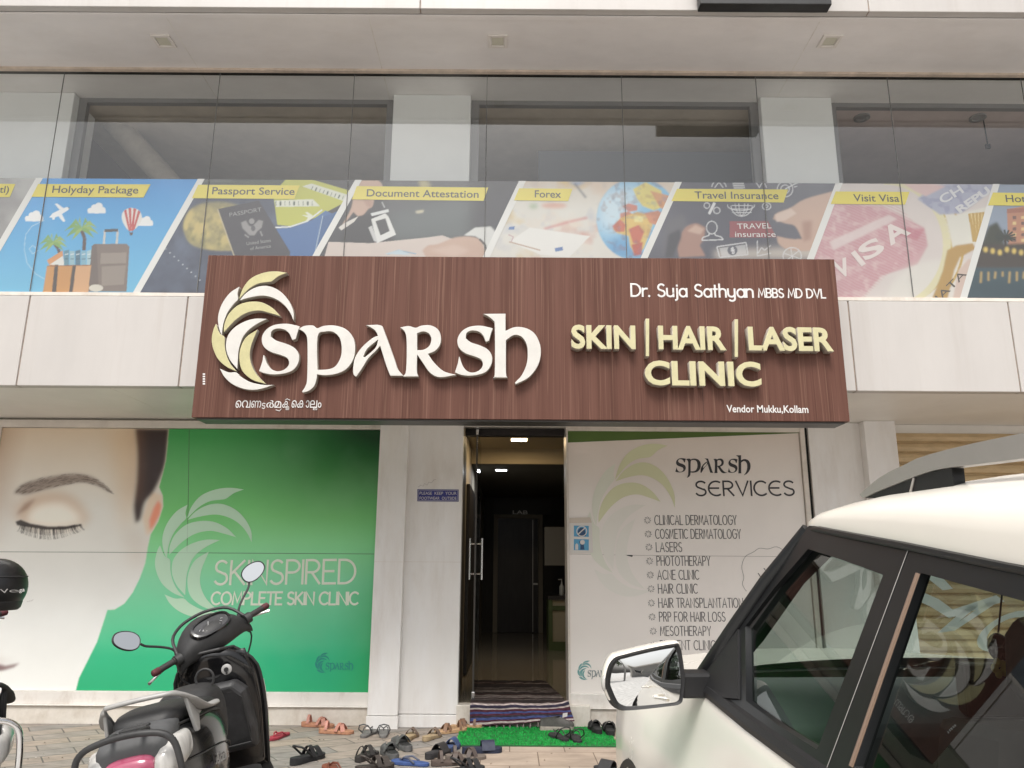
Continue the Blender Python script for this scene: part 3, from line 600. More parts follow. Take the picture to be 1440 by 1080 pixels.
# place name in Malayalam: single letters and signs set one by one, joined letters overlapped
ml = [('\u0d46', 331, 339, 0, 1), ('\u0d35', 340, 352, 0, 1), ('\u0d23', 353, 367, 0, .95), ('\u0d1f', 368, 373, -1.5, .8), ('\u0d7c', 374.5, 385, 0, 1), ('\u0d2e', 386, 395.5, 0, .9), ('\u0d15', 397, 407, 0, .9), ('\u0d15', 402, 408, -3.2, .5),
      ('\u0d46', 410, 417, 0, 1), ('\u0d15', 418, 429, 0, 1), ('\u0d3e', 430, 435, 0, 1), ('\u0d32', 436, 446, 0, 1), ('\u0d32', 440.5, 446, -3.2, .45), ('\u0d02', 447, 452, 0, .7)]
ms = []
for ch, x0, x1, dy, k in ml:
    me = text_mesh(ch, .003); co = np.empty(len(me.vertices)*3); me.vertices.foreach_get('co', co); co = co.reshape(-1, 3)
    if len(co) == 0: continue
    p0 = np.array(onY(x0, 573.5-dy, YS)); p1 = np.array(onY(x1, 573.5-dy, YS)); h = (onY(x0, 563, YS)[1]-onY(x0, 573.5, YS)[1])*k
    u = (co[:, 0]-co[:, 0].min())/max(1e-6, np.ptp(co[:, 0])); v = (co[:, 1]-co[:, 1].min())/max(1e-6, np.ptp(co[:, 1]))
    out = np.stack([p0[0]+u*(p1[0]-p0[0]), np.full(len(u), YS-.002-.0003*len(ms)), p0[1]+v*h], 1).astype(np.float32); me.vertices.foreach_set('co', out.ravel()); ms.append(me)
ms.append(MB().tube([(onY(388, 576.5, YS)[0], YS-.002, onY(388, 576.5, YS)[1]), (onY(393, 578, YS)[0], YS-.002, onY(393, 578, YS)[1]), (onY(396, 575, YS)[0], YS-.002, onY(396, 575, YS)[1])], .003, 6).tube([(*[onY(401, 563, YS)[0]], YS-.002, onY(401, 563, YS)[1]), (onY(404, 561, YS)[0], YS-.002, onY(404, 561, YS)[1]), (onY(408, 563, YS)[0], YS-.002, onY(408, 563, YS)[1])], .003, 6).mesh('t'))
link('place_name', join_meshes(ms), white_ink, SG)
link('maker_mark', join_meshes([MB().quad(*[(*[onY(x, y, YS)[0]], YS-.001, onY(x, y, YS)[1]) for x, y in ((285.2, 525+i*3.4), (288.5, 525+i*3.4), (288.5, 527.2+i*3.4), (285.2, 527.2+i*3.4))]).mesh('t') for i in range(5)]), white_ink, SG)

# dark signboard fixed on the face of the upper overhang: only its lower edge shows
x0, z0 = onY(985, 5, YU-.12); x1, _ = onY(1170, 5, YU-.12)
US = empty('upper_signboard', 'black box sign on the white band at the very top, only its underside showing', 'signboard', (0, YU, z0))
MB().box(x0, x1, YU-.12, YU-.03, z0, z0+.8).build('panel', M['black_metal'], US, bevel=.006)
MB().box(x0+.1, x0+.16, YU-.03, YU-.001, z0+.2, z0+.26).box(x1-.16, x1-.1, YU-.03, YU-.001, z0+.2, z0+.26).build('bracket', M['black_metal'], US)

# blue plaque on the pillar
YP = 6.885
PQ = empty('plaque', 'small blue plaque on the pillar asking visitors to leave footwear outside', 'plaque', (*[onY(615, 697, YP)[0]], YP, onY(615, 697, YP)[1]))
decal('plate', [pl([(587, 688), (645, 688.5), (645, 705.5), (587, 705)], YP)], YP-.003, mat('navy_plastic', (.018, .022, .20), .35), PQ, .004)
decal('border', [pl([(588, 689), (644, 689.5), (644, 704.5), (588, 704)], YP), pl([(588.4, 689.4), (643.6, 689.9), (643.6, 704.1), (588.4, 703.6)], YP)], YP-.0058, white_ink, PQ)
link('lettering', join_meshes([fit_text('PLEASE  KEEP  YOUR', (590, 695.6), (642, 695.8), 4.4, YP-.0062, 0), fit_text('FOOTWEAR  OUTSIDE', (590, 702.6), (642, 702.8), 4.4, YP-.0062, 0)]), white_ink, PQ)
# pencil scrawl on the cladding above it
sc_ = MB(); pts = [(588, 685), (592, 682), (595, 684), (597, 680), (601, 682), (603, 678), (607, 679), (610, 675), (613, 674)]
sc_.tube([(*[onY(x, y, YP)[0]], YP-.001, onY(x, y, YP)[1]) for x, y in pts], .0015, 5); sc_.build('pencil_scrawl', mat('pencil', (.35, .33, .32), .8), B)

# ================================================================ posters
YPO = YW-.006
def petal_map(bx0, by0, bx1, by1): return lambda x, y: (bx0+(x-78)/(404-78)*(bx1-bx0), by0+(y-89)/(558-89)*(by1-by0))
zq = lambda pts: [(x/2.572, 580+y/2.572) for x, y in pts]
FP = empty('face_poster', 'large green wall poster of a closed eyed woman with pale skin clinic wording', 'poster', (-2.9, YPO, .262))
px0, px1 = -4.654, pA[0]-.002
C = Canvas(YPO, px0, px1, .263, 2.514, 165, 1.45)
# printed green ground
X = (C.X-px0)/(px1-px0); Z = (C.Z-.263)/2.25
C.img[:] = C.c((48, 164, 120))
C.blend(np.clip((Z-.12)/.35, 0, 1), (128, 198, 158)); C.blend(np.clip((Z-.40)/.25, 0, 1), (118, 192, 116)); C.blend(np.clip((Z-.55)/.42, 0, 1)*.95, (52, 140, 72))
C.blend(np.clip(1-np.hypot((X-1.0)/.50, (Z-1.04)/.50), 0, 1)**1.3*1.25, (16, 58, 30)); C.blend(np.clip((.17-Z)/.2, 0, 1), (34, 146, 100)); C.blend(np.clip((X-.9)/.12, 0, 1)*np.clip((.75-Z)/.4, 0, 1)*.6, (48, 132, 66))
# the woman's face
face = zq([(-40,40),(612,40),(600,170),(590,215),(575,270),(588,300),(590,340),(572,395),(545,440),(535,485),(525,545),(505,600),(480,650),(450,690),(415,712),(388,714),(373,760),(350,830),(310,910),(285,960),(272,1010),(-40,1010)])
C.poly(face, (204, 203, 197), .6); F_ = C.full(face, .6)
C.blend(F_*np.clip((Z-.66)/.34, 0, 1)*.75, (200, 178, 150)); C.blend(F_*np.clip((.55-Z)/.3, 0, 1)*.8, (206, 208, 206)); C.blend(F_*np.clip((.07-X)/.07, 0, 1)*np.clip((Z-.5)/.2, 0, 1)*.6, (160, 130, 104))
C.poly(zq([(395,60),(500,60),(500,240),(480,400),(440,420),(420,240)]), (196, 164, 124), 12, .55, F_); C.poly(zq([(440,430),(540,430),(520,560),(470,560)]), (184, 172, 158), 9, .4, F_)
C.poly(zq([(545,285),(590,300),(588,345),(560,425),(530,445),(515,380)]), (206, 186, 164), 2, .9, F_); C.poly(zq([(572,318),(584,335),(578,370),(556,410),(543,425),(540,390),(556,345)]), (214, 118, 88), 1.6, .8, F_)
C.poly(zq([(488,50),(613,50),(601,170),(586,222),(556,286),(524,325),(508,385),(490,400),(484,340),(494,250),(497,150)]), (46, 32, 30), 2.2, 1, F_, True); C.poly(zq([(476,50),(500,50),(505,180),(495,330),(480,300),(488,170)]), (150, 108, 76), 8, .6, F_)
# eye
C.ell(62, 716, 50, 22, (176, 146, 120), 8, .4); C.poly(zq([(60,385),(75,340),(120,305),(190,290),(250,300),(300,340),(330,385),(290,412),(200,425),(110,415)]), (186, 158, 130), 6, .6, None, True)
C.poly(zq([(95,385),(120,345),(180,325),(240,330),(285,370),(290,400),(200,418),(120,408)]), (222, 218, 208), 5, .9, None, True); C.poly(zq([(58,372),(100,350),(130,310),(90,330),(65,360)]), (120, 76, 56), 2.2, .6)
C.poly(zq([(56,395),(75,388),(110,402),(170,412),(235,412),(292,404),(296,410),(235,424),(165,424),(105,415),(62,408)]), (30, 22, 22), .7, .95)
for i in range(90):
    t = rng.random(); bx = 75+t*222; by = 404+16*math.sin(math.pi*min(1, t*1.1)); ln = 16+24*math.sin(math.pi*(.15+.8*t)); dx = (t-.35)*26+rng.uniform(-5, 5)
    C.line(zq([(bx, by), (bx+dx*.4, by+ln*.6)]), 1.0, (34, 28, 28), .6, .3); C.line(zq([(bx+dx*.4, by+ln*.6), (bx+dx*1.1, by+ln)]), .7, (48, 42, 42), .45, .3)
brow = zq([(48,292),(75,263),(130,243),(200,229),(268,222),(318,228),(358,247),(402,292),(350,264),(295,252),(230,264),(160,280),(95,297)]); C.poly(brow, (104, 84, 72), 2.0, .75, None, True)
for i in range(190):
    t = rng.random(); bx = 56+t*335; ku = np.interp(bx, [48,75,130,200,268,318,358,402], [292,263,243,229,222,228,247,292]); kl = np.interp(bx, [48,95,160,230,295,350,402], [294,297,280,264,252,264,293]); by = ku+(kl-ku)*rng.random(); C.line(zq([(bx, by), (bx+14+8*t, by-8+19*t*t)]), .9, (70, 54, 47), .4, .3)
C.poly(zq([(-20,905),(20,916),(72,906),(50,922),(10,934),(-20,938)]), (98, 62, 66), 1.5, .9); C.poly(zq([(-20,880),(20,895),(60,898),(20,906),(-20,905)]), (176, 168, 164), 4, .6)
C.blend((C.noise(1.3, 5)-.45)*.35*F_, (176, 172, 164)); C.blend((C.noise(2.2, 9)-.5)*.25*(1-F_), (150, 190, 160))
for q, a_ in ((zq([(207*2.572, 845), (2, 850)]), .0), ([(38, 846), (44, 845), (47, 843)], .5)): C.line(q, .8, (120, 112, 108), a_)
link('picture', C.mesh('picture'), printed('face_print', .28, 0, .5, .03), FP)
pale = mat('pale_print', (.55, .80, .60), .35); pale2 = mat('pale_print_strong', (.80, .86, .73), .35); paleB = mat('teal_print', (.03, .29, .24), .35)
o = join_meshes([to_wall(curve_mesh([zpl(q, YPO, petal_map(218, 686, 354, 868))]), YPO-.002) for q in PETALS]); link('logo', o, pale, FP)
link('headline', stroke_text('SKINSPIRED', (301, 822), (499, 820), 33, YPO-.003, 3.4, .13), pale2, FP)
link('subheading', stroke_text('COMPLETE SKIN CLINIC', (297, 850), (503, 850), 17, YPO-.003, 2.9, .13, .3), pale2, FP)
def small_logo(bx0, by0, bx1, by1, Y, m1, m2, parent, k=1):
    fn = petal_map(bx0, by0, bx0+(by1-by0)*.72, by1)
    link('small_logo', join_meshes([to_wall(curve_mesh([zpl(q, Y, fn, 2)]), Y) for q in PETALS]), m1, parent)
    lx0 = bx0+(by1-by0)*.52; g = lambda x, y: (lx0+(x-262)/(1390-262)*(bx1-lx0), by0+(by1-by0)*.42+(y-257)/(571-257)*(by1-by0)*.55)
    link('small_wordmark', join_meshes([to_wall(curve_mesh([zpl(q, Y, g, 2) for q in G]), Y-.0008) for G in GLYPHS.values()]), m2, parent)
small_logo(443, 918, 497, 946, YPO-.002, paleB, paleB, FP)
sm = MB()
for pts in (((0, 776), (130, 776.5), (526, 779)), ((266, 604), (265, 690), (263, 776))): sm.tube([(onY(x, y, YPO)[0], YPO-.0002, onY(x, y, YPO)[1]) for x, y in pts], .0022, 5)
sm.build('sheet_seam', mat('poster_seam', (.12, .16, .12), .6), FP)

SP = empty('services_poster', 'white wall poster right of the doorway listing the services offered in black condensed capitals', 'poster', (1.6, YPO, .262))
x0, x1 = .514, xq-.078
C = Canvas(YPO, x0, x1, .263, 2.514, 120, 1.38)
C.img[:] = C.c((208, 204, 200)); C.blend((C.noise(1.4, 3)-.4)*.3, (190, 184, 178)); Zr = (C.Z-.263)/2.25; C.blend(np.clip((Zr-.72)/.3, 0, 1)*.7, (190, 178, 168))
link('picture', C.mesh('picture'), printed('services_print', .3, 0, .45, .03), SP)
decal('green_wedge', [pl([(797.5, 606), (1125, 606.5), (1125, 609), (797.5, 622.5)], YPO)], YPO-.002, mat('olive_green_print', (.085, .15, .03), .4), SP)
yg = [mat('faded_lime_print', (.68, .70, .47), .4), mat('faded_grey_print', (.80, .79, .74), .4), mat('faded_sage_print', (.745, .77, .68), .4)]
fn = petal_map(823, 624, 949, 838)
for k, q in enumerate(PETALS): link('logo_petal', to_wall(curve_mesh([zpl(q, YPO, fn)]), YPO-.002), yg[0] if k in (0, 1, 3) else yg[1] if k in (4, 6, 7) else yg[2], SP)
ink = mat('black_print', (.035, .035, .04), .5); grey_ink = mat('grey_print', (.11, .11, .115), .5)
fn = lambda x, y: (949+(x-262)/(1390-262)*(1056-949), 640+(y-257)/(571-257)*(32))
link('wordmark', join_meshes([to_wall(curve_mesh([zpl(q, YPO, fn, 3) for q in G], 0, 0, -.0013), YPO-.002) for G in GLYPHS.values()]), ink, SP)
SFx = dict(SF); SF['E'] = (.6, [A(.38, .5, .38, .5, 60, 300, 16), [(.0, .52), (.5, .52)]]); SF['S'] = (.5, [A(.27, .76, .24, .24, 35, 225, 10)+[(.14, .57), (.38, .43)]+A(.25, .25, .25, .25, 50, -155, 10)])
link('services_word', stroke_text('SERVICES', (979, 697), (1117, 696.5), 20, YPO-.002, 2.4, .15), ink, SP); SF.update(SFx)
items = [('CLINICAL DERMATOLOGY', 921, 1036, 731.5), ('COSMETIC DERMATOLOGY', 922, 1042, 751), ('LASERS', 923, 959, 769.5), ('PHOTOTHERAPY', 924, 999, 789), ('ACNE CLINIC', 925, 983, 808.5), ('HAIR CLINIC', 926, 981, 828), ('HAIR TRANSPLANTATION', 926.5, 1045, 848), ('PRP FOR HAIR LOSS', 927.5, 1020, 867.5), ('MESOTHERAPY', 929, 1000, 887.5), ('PIGMENT CLINIC', 929, 1006, 907.5), ('DARK CIRCLES', 930, 1000, 927)]
for s, a_, b_, yc in items:
    if s != 'DARK CIRCLES': link('list_line', stroke_text(s, (a_, yc+6.3), (b_, yc+6.3), 13, YPO-.002, 1.15, .19, .36), grey_ink, SP)
    b0 = MB(); cx = a_-10.5
    for i in range(8):
        t = math.pi*i/4; b0.tube([(onY(cx+math.cos(t+d)*(3.4+f), yc+math.sin(t+d)*(3.4+f), YPO)[0], YPO-.002, onY(cx+math.cos(t+d)*(3.4+f), yc+math.sin(t+d)*(3.4+f), YPO)[1]) for d, f in ((0, 1.4), (.3, .6), (.6, -.9))], .0028, 4)
    b0.build('bullet_mark', grey_ink, SP)
o = MB(); o.tube([(onY(x, y, YPO)[0], YPO-.002, onY(x, y, YPO)[1]) for x, y in smooth_loop([(1104,775),(1092,769),(1080,772),(1068,771),(1060,776),(1048,783),(1043,797),(1046,812),(1044,822),(1052,834),(1062,839)], 4)[:-8]], .0016, 5)
for q in ([(1066,806),(1070,812)], [(1074,799),(1078,804)], [(1100,800),(1096,806)]): o.tube([(onY(x, y, YPO)[0], YPO-.002, onY(x, y, YPO)[1]) for x, y in q], .004, 5)
o.build('line_drawing', grey_ink, SP)
small_logo(812, 929, 862, 956, YPO-.002, mat('teal_logo_print', (.16, .36, .36), .4), mat('grey_logo_print', (.24, .28, .29), .4), SP)
sm = MB().tube([(onY(x, y, YPO)[0], YPO-.0002, onY(x, y, YPO)[1]) for x, y in ((800, 779), (900, 781), (1140, 783))], .0018, 5); sm.build('sheet_seam', mat('pale_seam', (.38, .36, .34), .6), SP)
o = decal('torn_corner', [pl([(878, 780.2), (890, 780.6), (889, 783.2)], YPO)], YPO-.002, ink, SP)
# mask notice taped over the poster's edge
NT = empty('paper_notice', 'small white notice with two blue safety pictograms taped left of the services list', 'notice', (.62, YPO-.01, 1.5))
NB = YPO-.007
decal('sheet', [pl([(800.5, 731), (832, 732.5), (834, 777), (801, 778)], NB)], NB, mat('paper', (.72, .70, .67), .6), NT, .001)
decal('tape', [pl([(800.5, 728.5), (830, 727.5), (832, 735), (800.5, 735.5)], NB)], NB-.002, mat('buff_tape', (.60, .54, .47), .4), NT)
bl = mat('sky_blue_print', (.10, .36, .60), .5); nv = mat('deep_blue_print', (.02, .07, .17), .5)
decal('pictogram', [pl([(807, 739), (828, 739.5), (828, 755), (807, 754.5)], NB)], NB-.002, bl, NT); decal('pictogram', [pl([(807, 758), (828, 758.5), (828, 774), (807, 773.5)], NB)], NB-.002, bl, NT)
cir = lambda cx, cy, r: [(cx+r*math.cos(i*math.pi/12), cy+r*math.sin(i*math.pi/12)) for i in range(24)]
decal('figure', [pl(smooth_loop([(812,754),(813,746),(816,742),(821,743),(823,748),(824,754)]), NB)], NB-.003, nv, NT); decal('figure', [pl(smooth_loop([(816,773),(816,766),(814,762),(818,759),(822,762),(821,766),(822,773)]), NB)], NB-.003, nv, NT)
decal('ban_ring', [pl(cir(818, 747, 7.6), NB), pl(cir(818, 747, 6.3), NB)], NB-.004, white_ink, NT); decal('ban_bar', [pl([(812, 751), (813.3, 752), (823.6, 742.6), (822.4, 741.6)], NB)], NB-.005, white_ink, NT)
decal('white_head', [pl(cir(819, 762.5, 3.4), NB)], NB-.004, white_ink, NT); decal('bottle_mark', [pl([(809,773),(809,766),(811,764),(813,766),(813,773)], NB)], NB-.003, white_ink, NT)
# ================================================================ travel agency banner on the upper glass
YB = YF+.010
BN = empty('travel_banner', 'long printed travel service banner with slanted pictures stuck along the foot of the upper glass', 'banner', (0, YB, ZF))
bx0, bx1 = onY(-135, 330, YB)[0], onY(1560, 330, YB)[0]
C = Canvas(YB, bx0, bx1, ZF+.002, 4.333, 165, 1.0)
DIV = [((58,246),(-38,410)), ((285,248),(192,411)), ((505,251),(416,410)), ((735,253),(659,413)), ((955,253),(882,415)), ((1180,256),(1119,418)), ((1401,257),(1354,421))]
def xt(d, y): return d[0][0]+(d[1][0]-d[0][0])*(y-d[0][1])/(d[1][1]-d[0][1])
lines_ = [((-160, 246), (-256, 410))]+DIV+[((1620, 258), (1575, 422))]
pan = [[(xt(a, 238), 238), (xt(b, 238), 238), (xt(b, 430), 430), (xt(a, 430), 430)] for a, b in zip(lines_, lines_[1:])]
PM = [C.full(p) for p in pan]; N1, N2, N3, N4 = C.noise(2, 1), C.noise(5, 2), C.noise(9, 4, 3), C.noise(24, 6, 2)
V = (C.Z-ZF)/(4.333-ZF)
def fillp(k, c): C.poly(pan[k], c)
def bl(k, f, c): C.blend(f*PM[k], c)
def P(k, pts, c, blur=0, a=1, sm=False): C.poly(pts, c, blur, a, PM[k], sm)
def E_(k, *a, **kw): C.ell(*a, clip=PM[k], **kw)
def Ln(k, pts, w, c, a=1, blur=0): C.line(pts, w, c, a, blur, PM[k])
SK = (202, 168, 150); SKD = (170, 128, 112); SKL = (222, 196, 182)
# 0 storm clouds
fillp(0, (112, 106, 106)); bl(0, (N1-.4)*3, (176, 172, 170)); bl(0, np.clip(.5-V, 0, 1)*1.5, (78, 82, 84)); bl(0, (N2-.5)*1.5, (70, 72, 74))
# 1 holiday
fillp(1, (62, 150, 222)); bl(1, (1-V)*1.0, (112, 186, 222))
def cloud(x, y, s):
    for dx, dy, r in ((-9, 2, 4), (-3, -2, 5), (3, -4, 5.5), (8, 1, 4.5), (0, 2, 5)): E_(1, x+dx*s, y+dy*s, r*s, r*s*.9, (240, 238, 238))
    P(1, [(x-13*s, y+2*s), (x+13*s, y+2*s), (x+12*s, y+6*s), (x-12*s, y+6*s)], (240, 238, 238))
cloud(48, 305, 1); cloud(136, 294, 1); cloud(204, 312, .9)
P(1, [(69,306),(74,300),(84,295),(94,291),(98,293),(95,296),(87,301),(92,311),(89,312),(82,304),(77,306),(77,309),(74,309),(73,306)], (240,240,242)); P(1, [(84,295),(77,287),(80,286),(90,293)], (240,240,242)); P(1, [(95,291.5),(98,292),(97,294)], (90,110,130))
def palm(cx, cy, s, tr):
    Ln(1, tr, 5*s, (92, 72, 66))
    for ang, ln in ((200, 24), (170, 25), (140, 22), (105, 20), (60, 20), (25, 24), (-5, 24), (-30, 20), (225, 20)):
        a = R(ang); ex, ey = cx+math.cos(a)*ln*s, cy-math.sin(a)*ln*s*.7+6*s; mx_, my = cx+math.cos(a)*ln*s*.5, cy-math.sin(a)*ln*s*.6-3*s
        P(1, [(cx, cy-1.5), (mx_, my-3*s), (ex, ey), (mx_, my+4*s), (cx, cy+1.5)], (150, 178, 96) if ang % 2 else (126, 166, 92), 0, 1, True)
palm(115, 322, 1.0, [(114, 322), (119, 335), (118, 352)]); palm(75, 342, .85, [(74, 340), (82, 350), (85, 362)])
for pts in ([(62,310),(45,318),(36,330),(34,350),(38,370),(50,385),(62,392)], [(52,350),(46,345),(41,350),(46,357),(54,352)]): Ln(1, pts, .8, (214, 232, 240), .7)
P(1, [(66,366),(88,352),(90,372),(70,374)], (214, 150, 96)); P(1, [(70,372),(88,360),(92,374)], (226, 222, 218))
for i in range(5): P(1, [(90+i*8, 353), (97+i*8, 351+i % 2*2), (97+i*8, 374), (90+i*8, 374)], ((96, 140, 158), (150, 184, 196), (84, 120, 140), (132, 176, 196), (170, 200, 210))[i]); Ln(1, [(91+i*8, 358), (96+i*8, 357)], 1.2, (220, 226, 230)); Ln(1, [(91+i*8, 364), (96+i*8, 364)], 1, (60, 90, 110))
P(1, [(129,346),(133,343),(178,343),(182,347),(178,410),(124,410)], (128, 112, 104)); P(1, [(142,356),(178,355),(177,370),(141,371)], (152, 138, 128)); P(1, [(143,375),(177,373),(174,400),(143,402)], (150, 136, 126)); P(1, [(129,346),(136,343),(139,410),(124,410)], (112, 97, 90))
for x in (146, 164): Ln(1, [(x+1.5, 324), (x, 343)], 3, (206, 200, 194))
Ln(1, [(147, 324), (166, 324)], 4, (80, 76, 76))
P(1, [(66,374),(128,373),(124,411),(60,411)], (204, 146, 84)); P(1, [(104,374),(128,373),(124,411),(102,411)], (214, 164, 120)); P(1, [(77,372),(82,372),(79,411),(73,411)], (78, 66, 62)); P(1, [(102,373),(107,373),(102,411),(97,411)], (78, 66, 62)); E_(1, 135, 405, 10, 5, (214, 206, 194))
Ln(1, [(66,374),(128,373)], 1.2, (150,100,60))
bal = [(171,305),(173,298),(179,293.5),(186,292.5),(194,295),(199,302),(199,310),(194,318),(187,324),(181,324),(174,315)]
P(1, bal, (232, 226, 222), 0, 1, True); BM = C.full(smooth_loop(bal))*PM[1]
for i in range(4): C.poly([(173+i*7.5, 291), (177+i*7.5, 291), (183.5+i*1.7, 325), (181+i*1.7, 325)], (198, 84, 80), 0, 1, BM)
Ln(1, [(181,324),(183,328)], .6, (90,70,60)); Ln(1, [(187,324),(185.5,328)], .6, (90,70,60)); P(1, [(182,327),(187,327),(186,331),(183,331)], (96, 70, 58))
# 2 passport
fillp(2, (72, 78, 98)); bl(2, (N2-.45)*2, (96, 106, 128)); bl(2, (N3-.55)*2.5, (52, 56, 74)); P(2, [(250,240),(430,240),(520,246),(500,268),(430,258),(360,262),(280,258)], (66, 74, 58), 2); E_(2, 300, 251, 34, 4, (150,150,150), 2, .5); P(2, [(420,246),(520,246),(470,330),(440,290)], (58,55,58), 2)
af = [(258,320),(264,300),(278,288),(300,284),(326,286),(344,296),(346,318),(338,350),(318,352),(290,350),(268,342)]
P(2, af, (150, 140, 98), 1.5, 1, True); AM = C.full(smooth_loop(af), 1)*PM[2]; C.blend(AM*np.clip((N3-.38)*3, 0, 1), (204, 182, 116)); C.blend(AM*np.clip((N4-.5)*3, 0, 1)*.6, (112, 112, 74)); C.blend(AM*np.clip(.55-V, 0, 1)*1.2, (116, 118, 74))
for i in range(9): E_(2, 233+i*6, 350+i*5.5, 1, .8, (210, 212, 216))
for q in ([(384,272),(402,252),(430,250),(492,268),(486,284),(444,306),(408,318),(390,316)], ): P(2, q, (196, 196, 84))
P(2, [(425,262),(438,258),(505,279),(498,288)], (222, 222, 208)); P(2, [(386,282),(440,280),(450,290),(388,291)], (226, 226, 212))
for i in range(9): Ln(2, [(388+i*6.4, 283), (388+i*6.4, 289)], (1, 2.4, .8)[i % 3], (84, 96, 80)); Ln(2, [(440+i*5.4, 262+i*1.7), (438+i*5.4, 267+i*1.7)], (1, 2, .8)[i % 3], (84, 96, 80))
P(2, [(386,322),(410,320),(438,310),(458,296),(470,302),(480,298),(440,362),(400,360)], (70, 110, 166)); P(2, [(452,306),(492,290),(452,362),(442,362)], (60, 98, 150)); Ln(2, [(386,320),(408,319),(432,311),(453,295)], 2, (232, 234, 236)); Ln(2, [(454,303),(442,360)], 1, (190,205,220))
P(2, [(424,302),(434,303),(429,299),(432,298),(440,303),(438,306),(432,312),(430,311),(433,306)], (232,232,214))
P(2, [(306,294),(364,282),(408,354),(407,362),(330,362)], (64, 60, 66)); Ln(2, [(306,294),(330,362)], 1.6, (196, 182, 150)); bl(2, C.full([(306,294),(364,282),(408,354),(330,362)])*np.clip((N4-.5)*2, 0, 1)*.3, (90,86,92))
GR = (150, 146, 146)
E_(2, 354, 311, 4, 4, GR); P(2, [(339,313),(346,310),(350,317),(354,319),(358,315),(364,309),(370,311),(368,320),(362,325),(358,331),(351,331),(346,326),(341,321)], GR, .5); E_(2, 356, 321, 3, 4, (86,82,88)); Ln(2, [(344,330),(350,334)], 2, GR); Ln(2, [(366,325),(369,332)], 2, GR)
# 3 document attestation
fillp(3, (62, 60, 64)); bl(3, (N2-.5)*1.2, (86, 84, 86)); P(3, [(548,300),(660,280),(660,340),(548,340)], (96, 104, 104), 8, .7); P(3, [(480,330),(500,300),(540,300),(560,360),(470,360)], (48, 44, 46), 3)
P(3, [(588,251),(600,251),(606,262),(592,268)], (196, 180, 120), 2, .7); P(3, [(584,297),(596,295),(595,299),(586,300)], (210, 200, 170), 1)
P(3, [(440,420),(462,340),(520,342),(600,334),(622,331),(650,341),(700,360),(680,420)], (214, 198, 190)); Ln(3, [(545,358),(560,352),(585,357)], 1.4, (130, 170, 200)); P(3, [(540,357),(562,351),(580,359)], (196,212,222), .5)
P(3, [(494,292),(500,260),(518,252),(534,255),(540,268),(528,276),(524,290),(518,294),(511,302),(503,304),(497,298),(488,310),(480,318)], SK, .6, 1, True); P(3, [(502,270),(510,268),(524,284),(522,292),(516,290)], SKD, 1, .5); P(3, [(534,262),(540,266),(532,276),(524,272)], SKL, .6); P(3, [(476,320),(484,314),(504,304),(498,312),(480,324)], (226,218,212))
Ln(3, [(537,284),(541,292)], 1.4, (190,190,190)); P(3, [(521,300),(546,294),(547,298),(523,304)], (226, 226, 226)); P(3, [(522,308),(542,300),(546,304),(557,330),(530,342)], (228, 226, 224)); P(3, [(528,311),(542,307),(548,325),(535,331)], (64, 60, 62)); P(3, [(518,320),(523,317),(531,341),(526,339)], (206,204,204))
P(3, [(594,352),(602,345),(616,343),(640,334),(664,333),(680,340),(686,352),(682,364),(600,364)], SK, .8, 1, True); P(3, [(604,352),(640,344),(660,352),(640,362)], SKL, 2, .5); P(3, [(652,331),(668,320),(690,318),(705,324),(690,350),(682,352),(678,338),(668,332)], (220, 218, 216), .6); Ln(3, [(674,336),(682,344),(684,354)], 3, (90,84,80)); P(3, [(690,280),(735,254),(700,330),(690,318),(668,318)], (66,64,70), 1)
# 4 forex
fillp(4, (226, 220, 212)); bl(4, (N2-.5)*2.2, (232, 208, 190)); bl(4, (N3-.56)*2.5, (196, 196, 204)); bl(4, (C.noise(4, 12)-.6)*4, (222, 190, 120)); bl(4, (C.noise(4, 17)-.62)*4, (206, 140, 126)); bl(4, np.clip((V-.75)*3, 0, 1)*(N2), (206,178,150))
P(4, [(790,252),(830,252),(812,262)], (110, 150, 200), 2, .8); Ln(4, [(808,258),(824,278)], 3, (90, 90, 100), .7, 1); Ln(4, [(765,322),(800,312),(826,306)], 3, (214, 120, 116), .7, 1.2); E_(4, 779, 289, 18, 4, (222, 150, 120), 2, .7); E_(4, 750, 290, 6, 4, (150, 176, 130), 2, .6)
P(4, [(716,340),(745,320),(830,332),(800,362),(760,358)], (236, 232, 228), .5); Ln(4, [(716,340),(760,352)], 1.4, (180,140,110)); P(4, [(780,349),(791,347),(792,352),(781,354)], (96, 126, 180)); P(4, [(716,319),(724,318),(723,323),(715,323)], (96, 126, 180)); Ln(4, [(715,330),(722,333),(719,340)], 1.2, (190,150,160))
gm = C.full([(896+57*math.cos(t), 308+58*math.sin(t)) for t in (2*math.pi*i/48 for i in range(48))], .7)*PM[4]
C.blend(gm, (134, 190, 226)); C.poly([(840,270),(900,262),(890,300),(862,330),(842,320)], (222, 236, 244), 9, .85, gm); C.poly([(846,345),(880,330),(905,362),(860,366)], (92, 154, 206), 6, .8, gm)
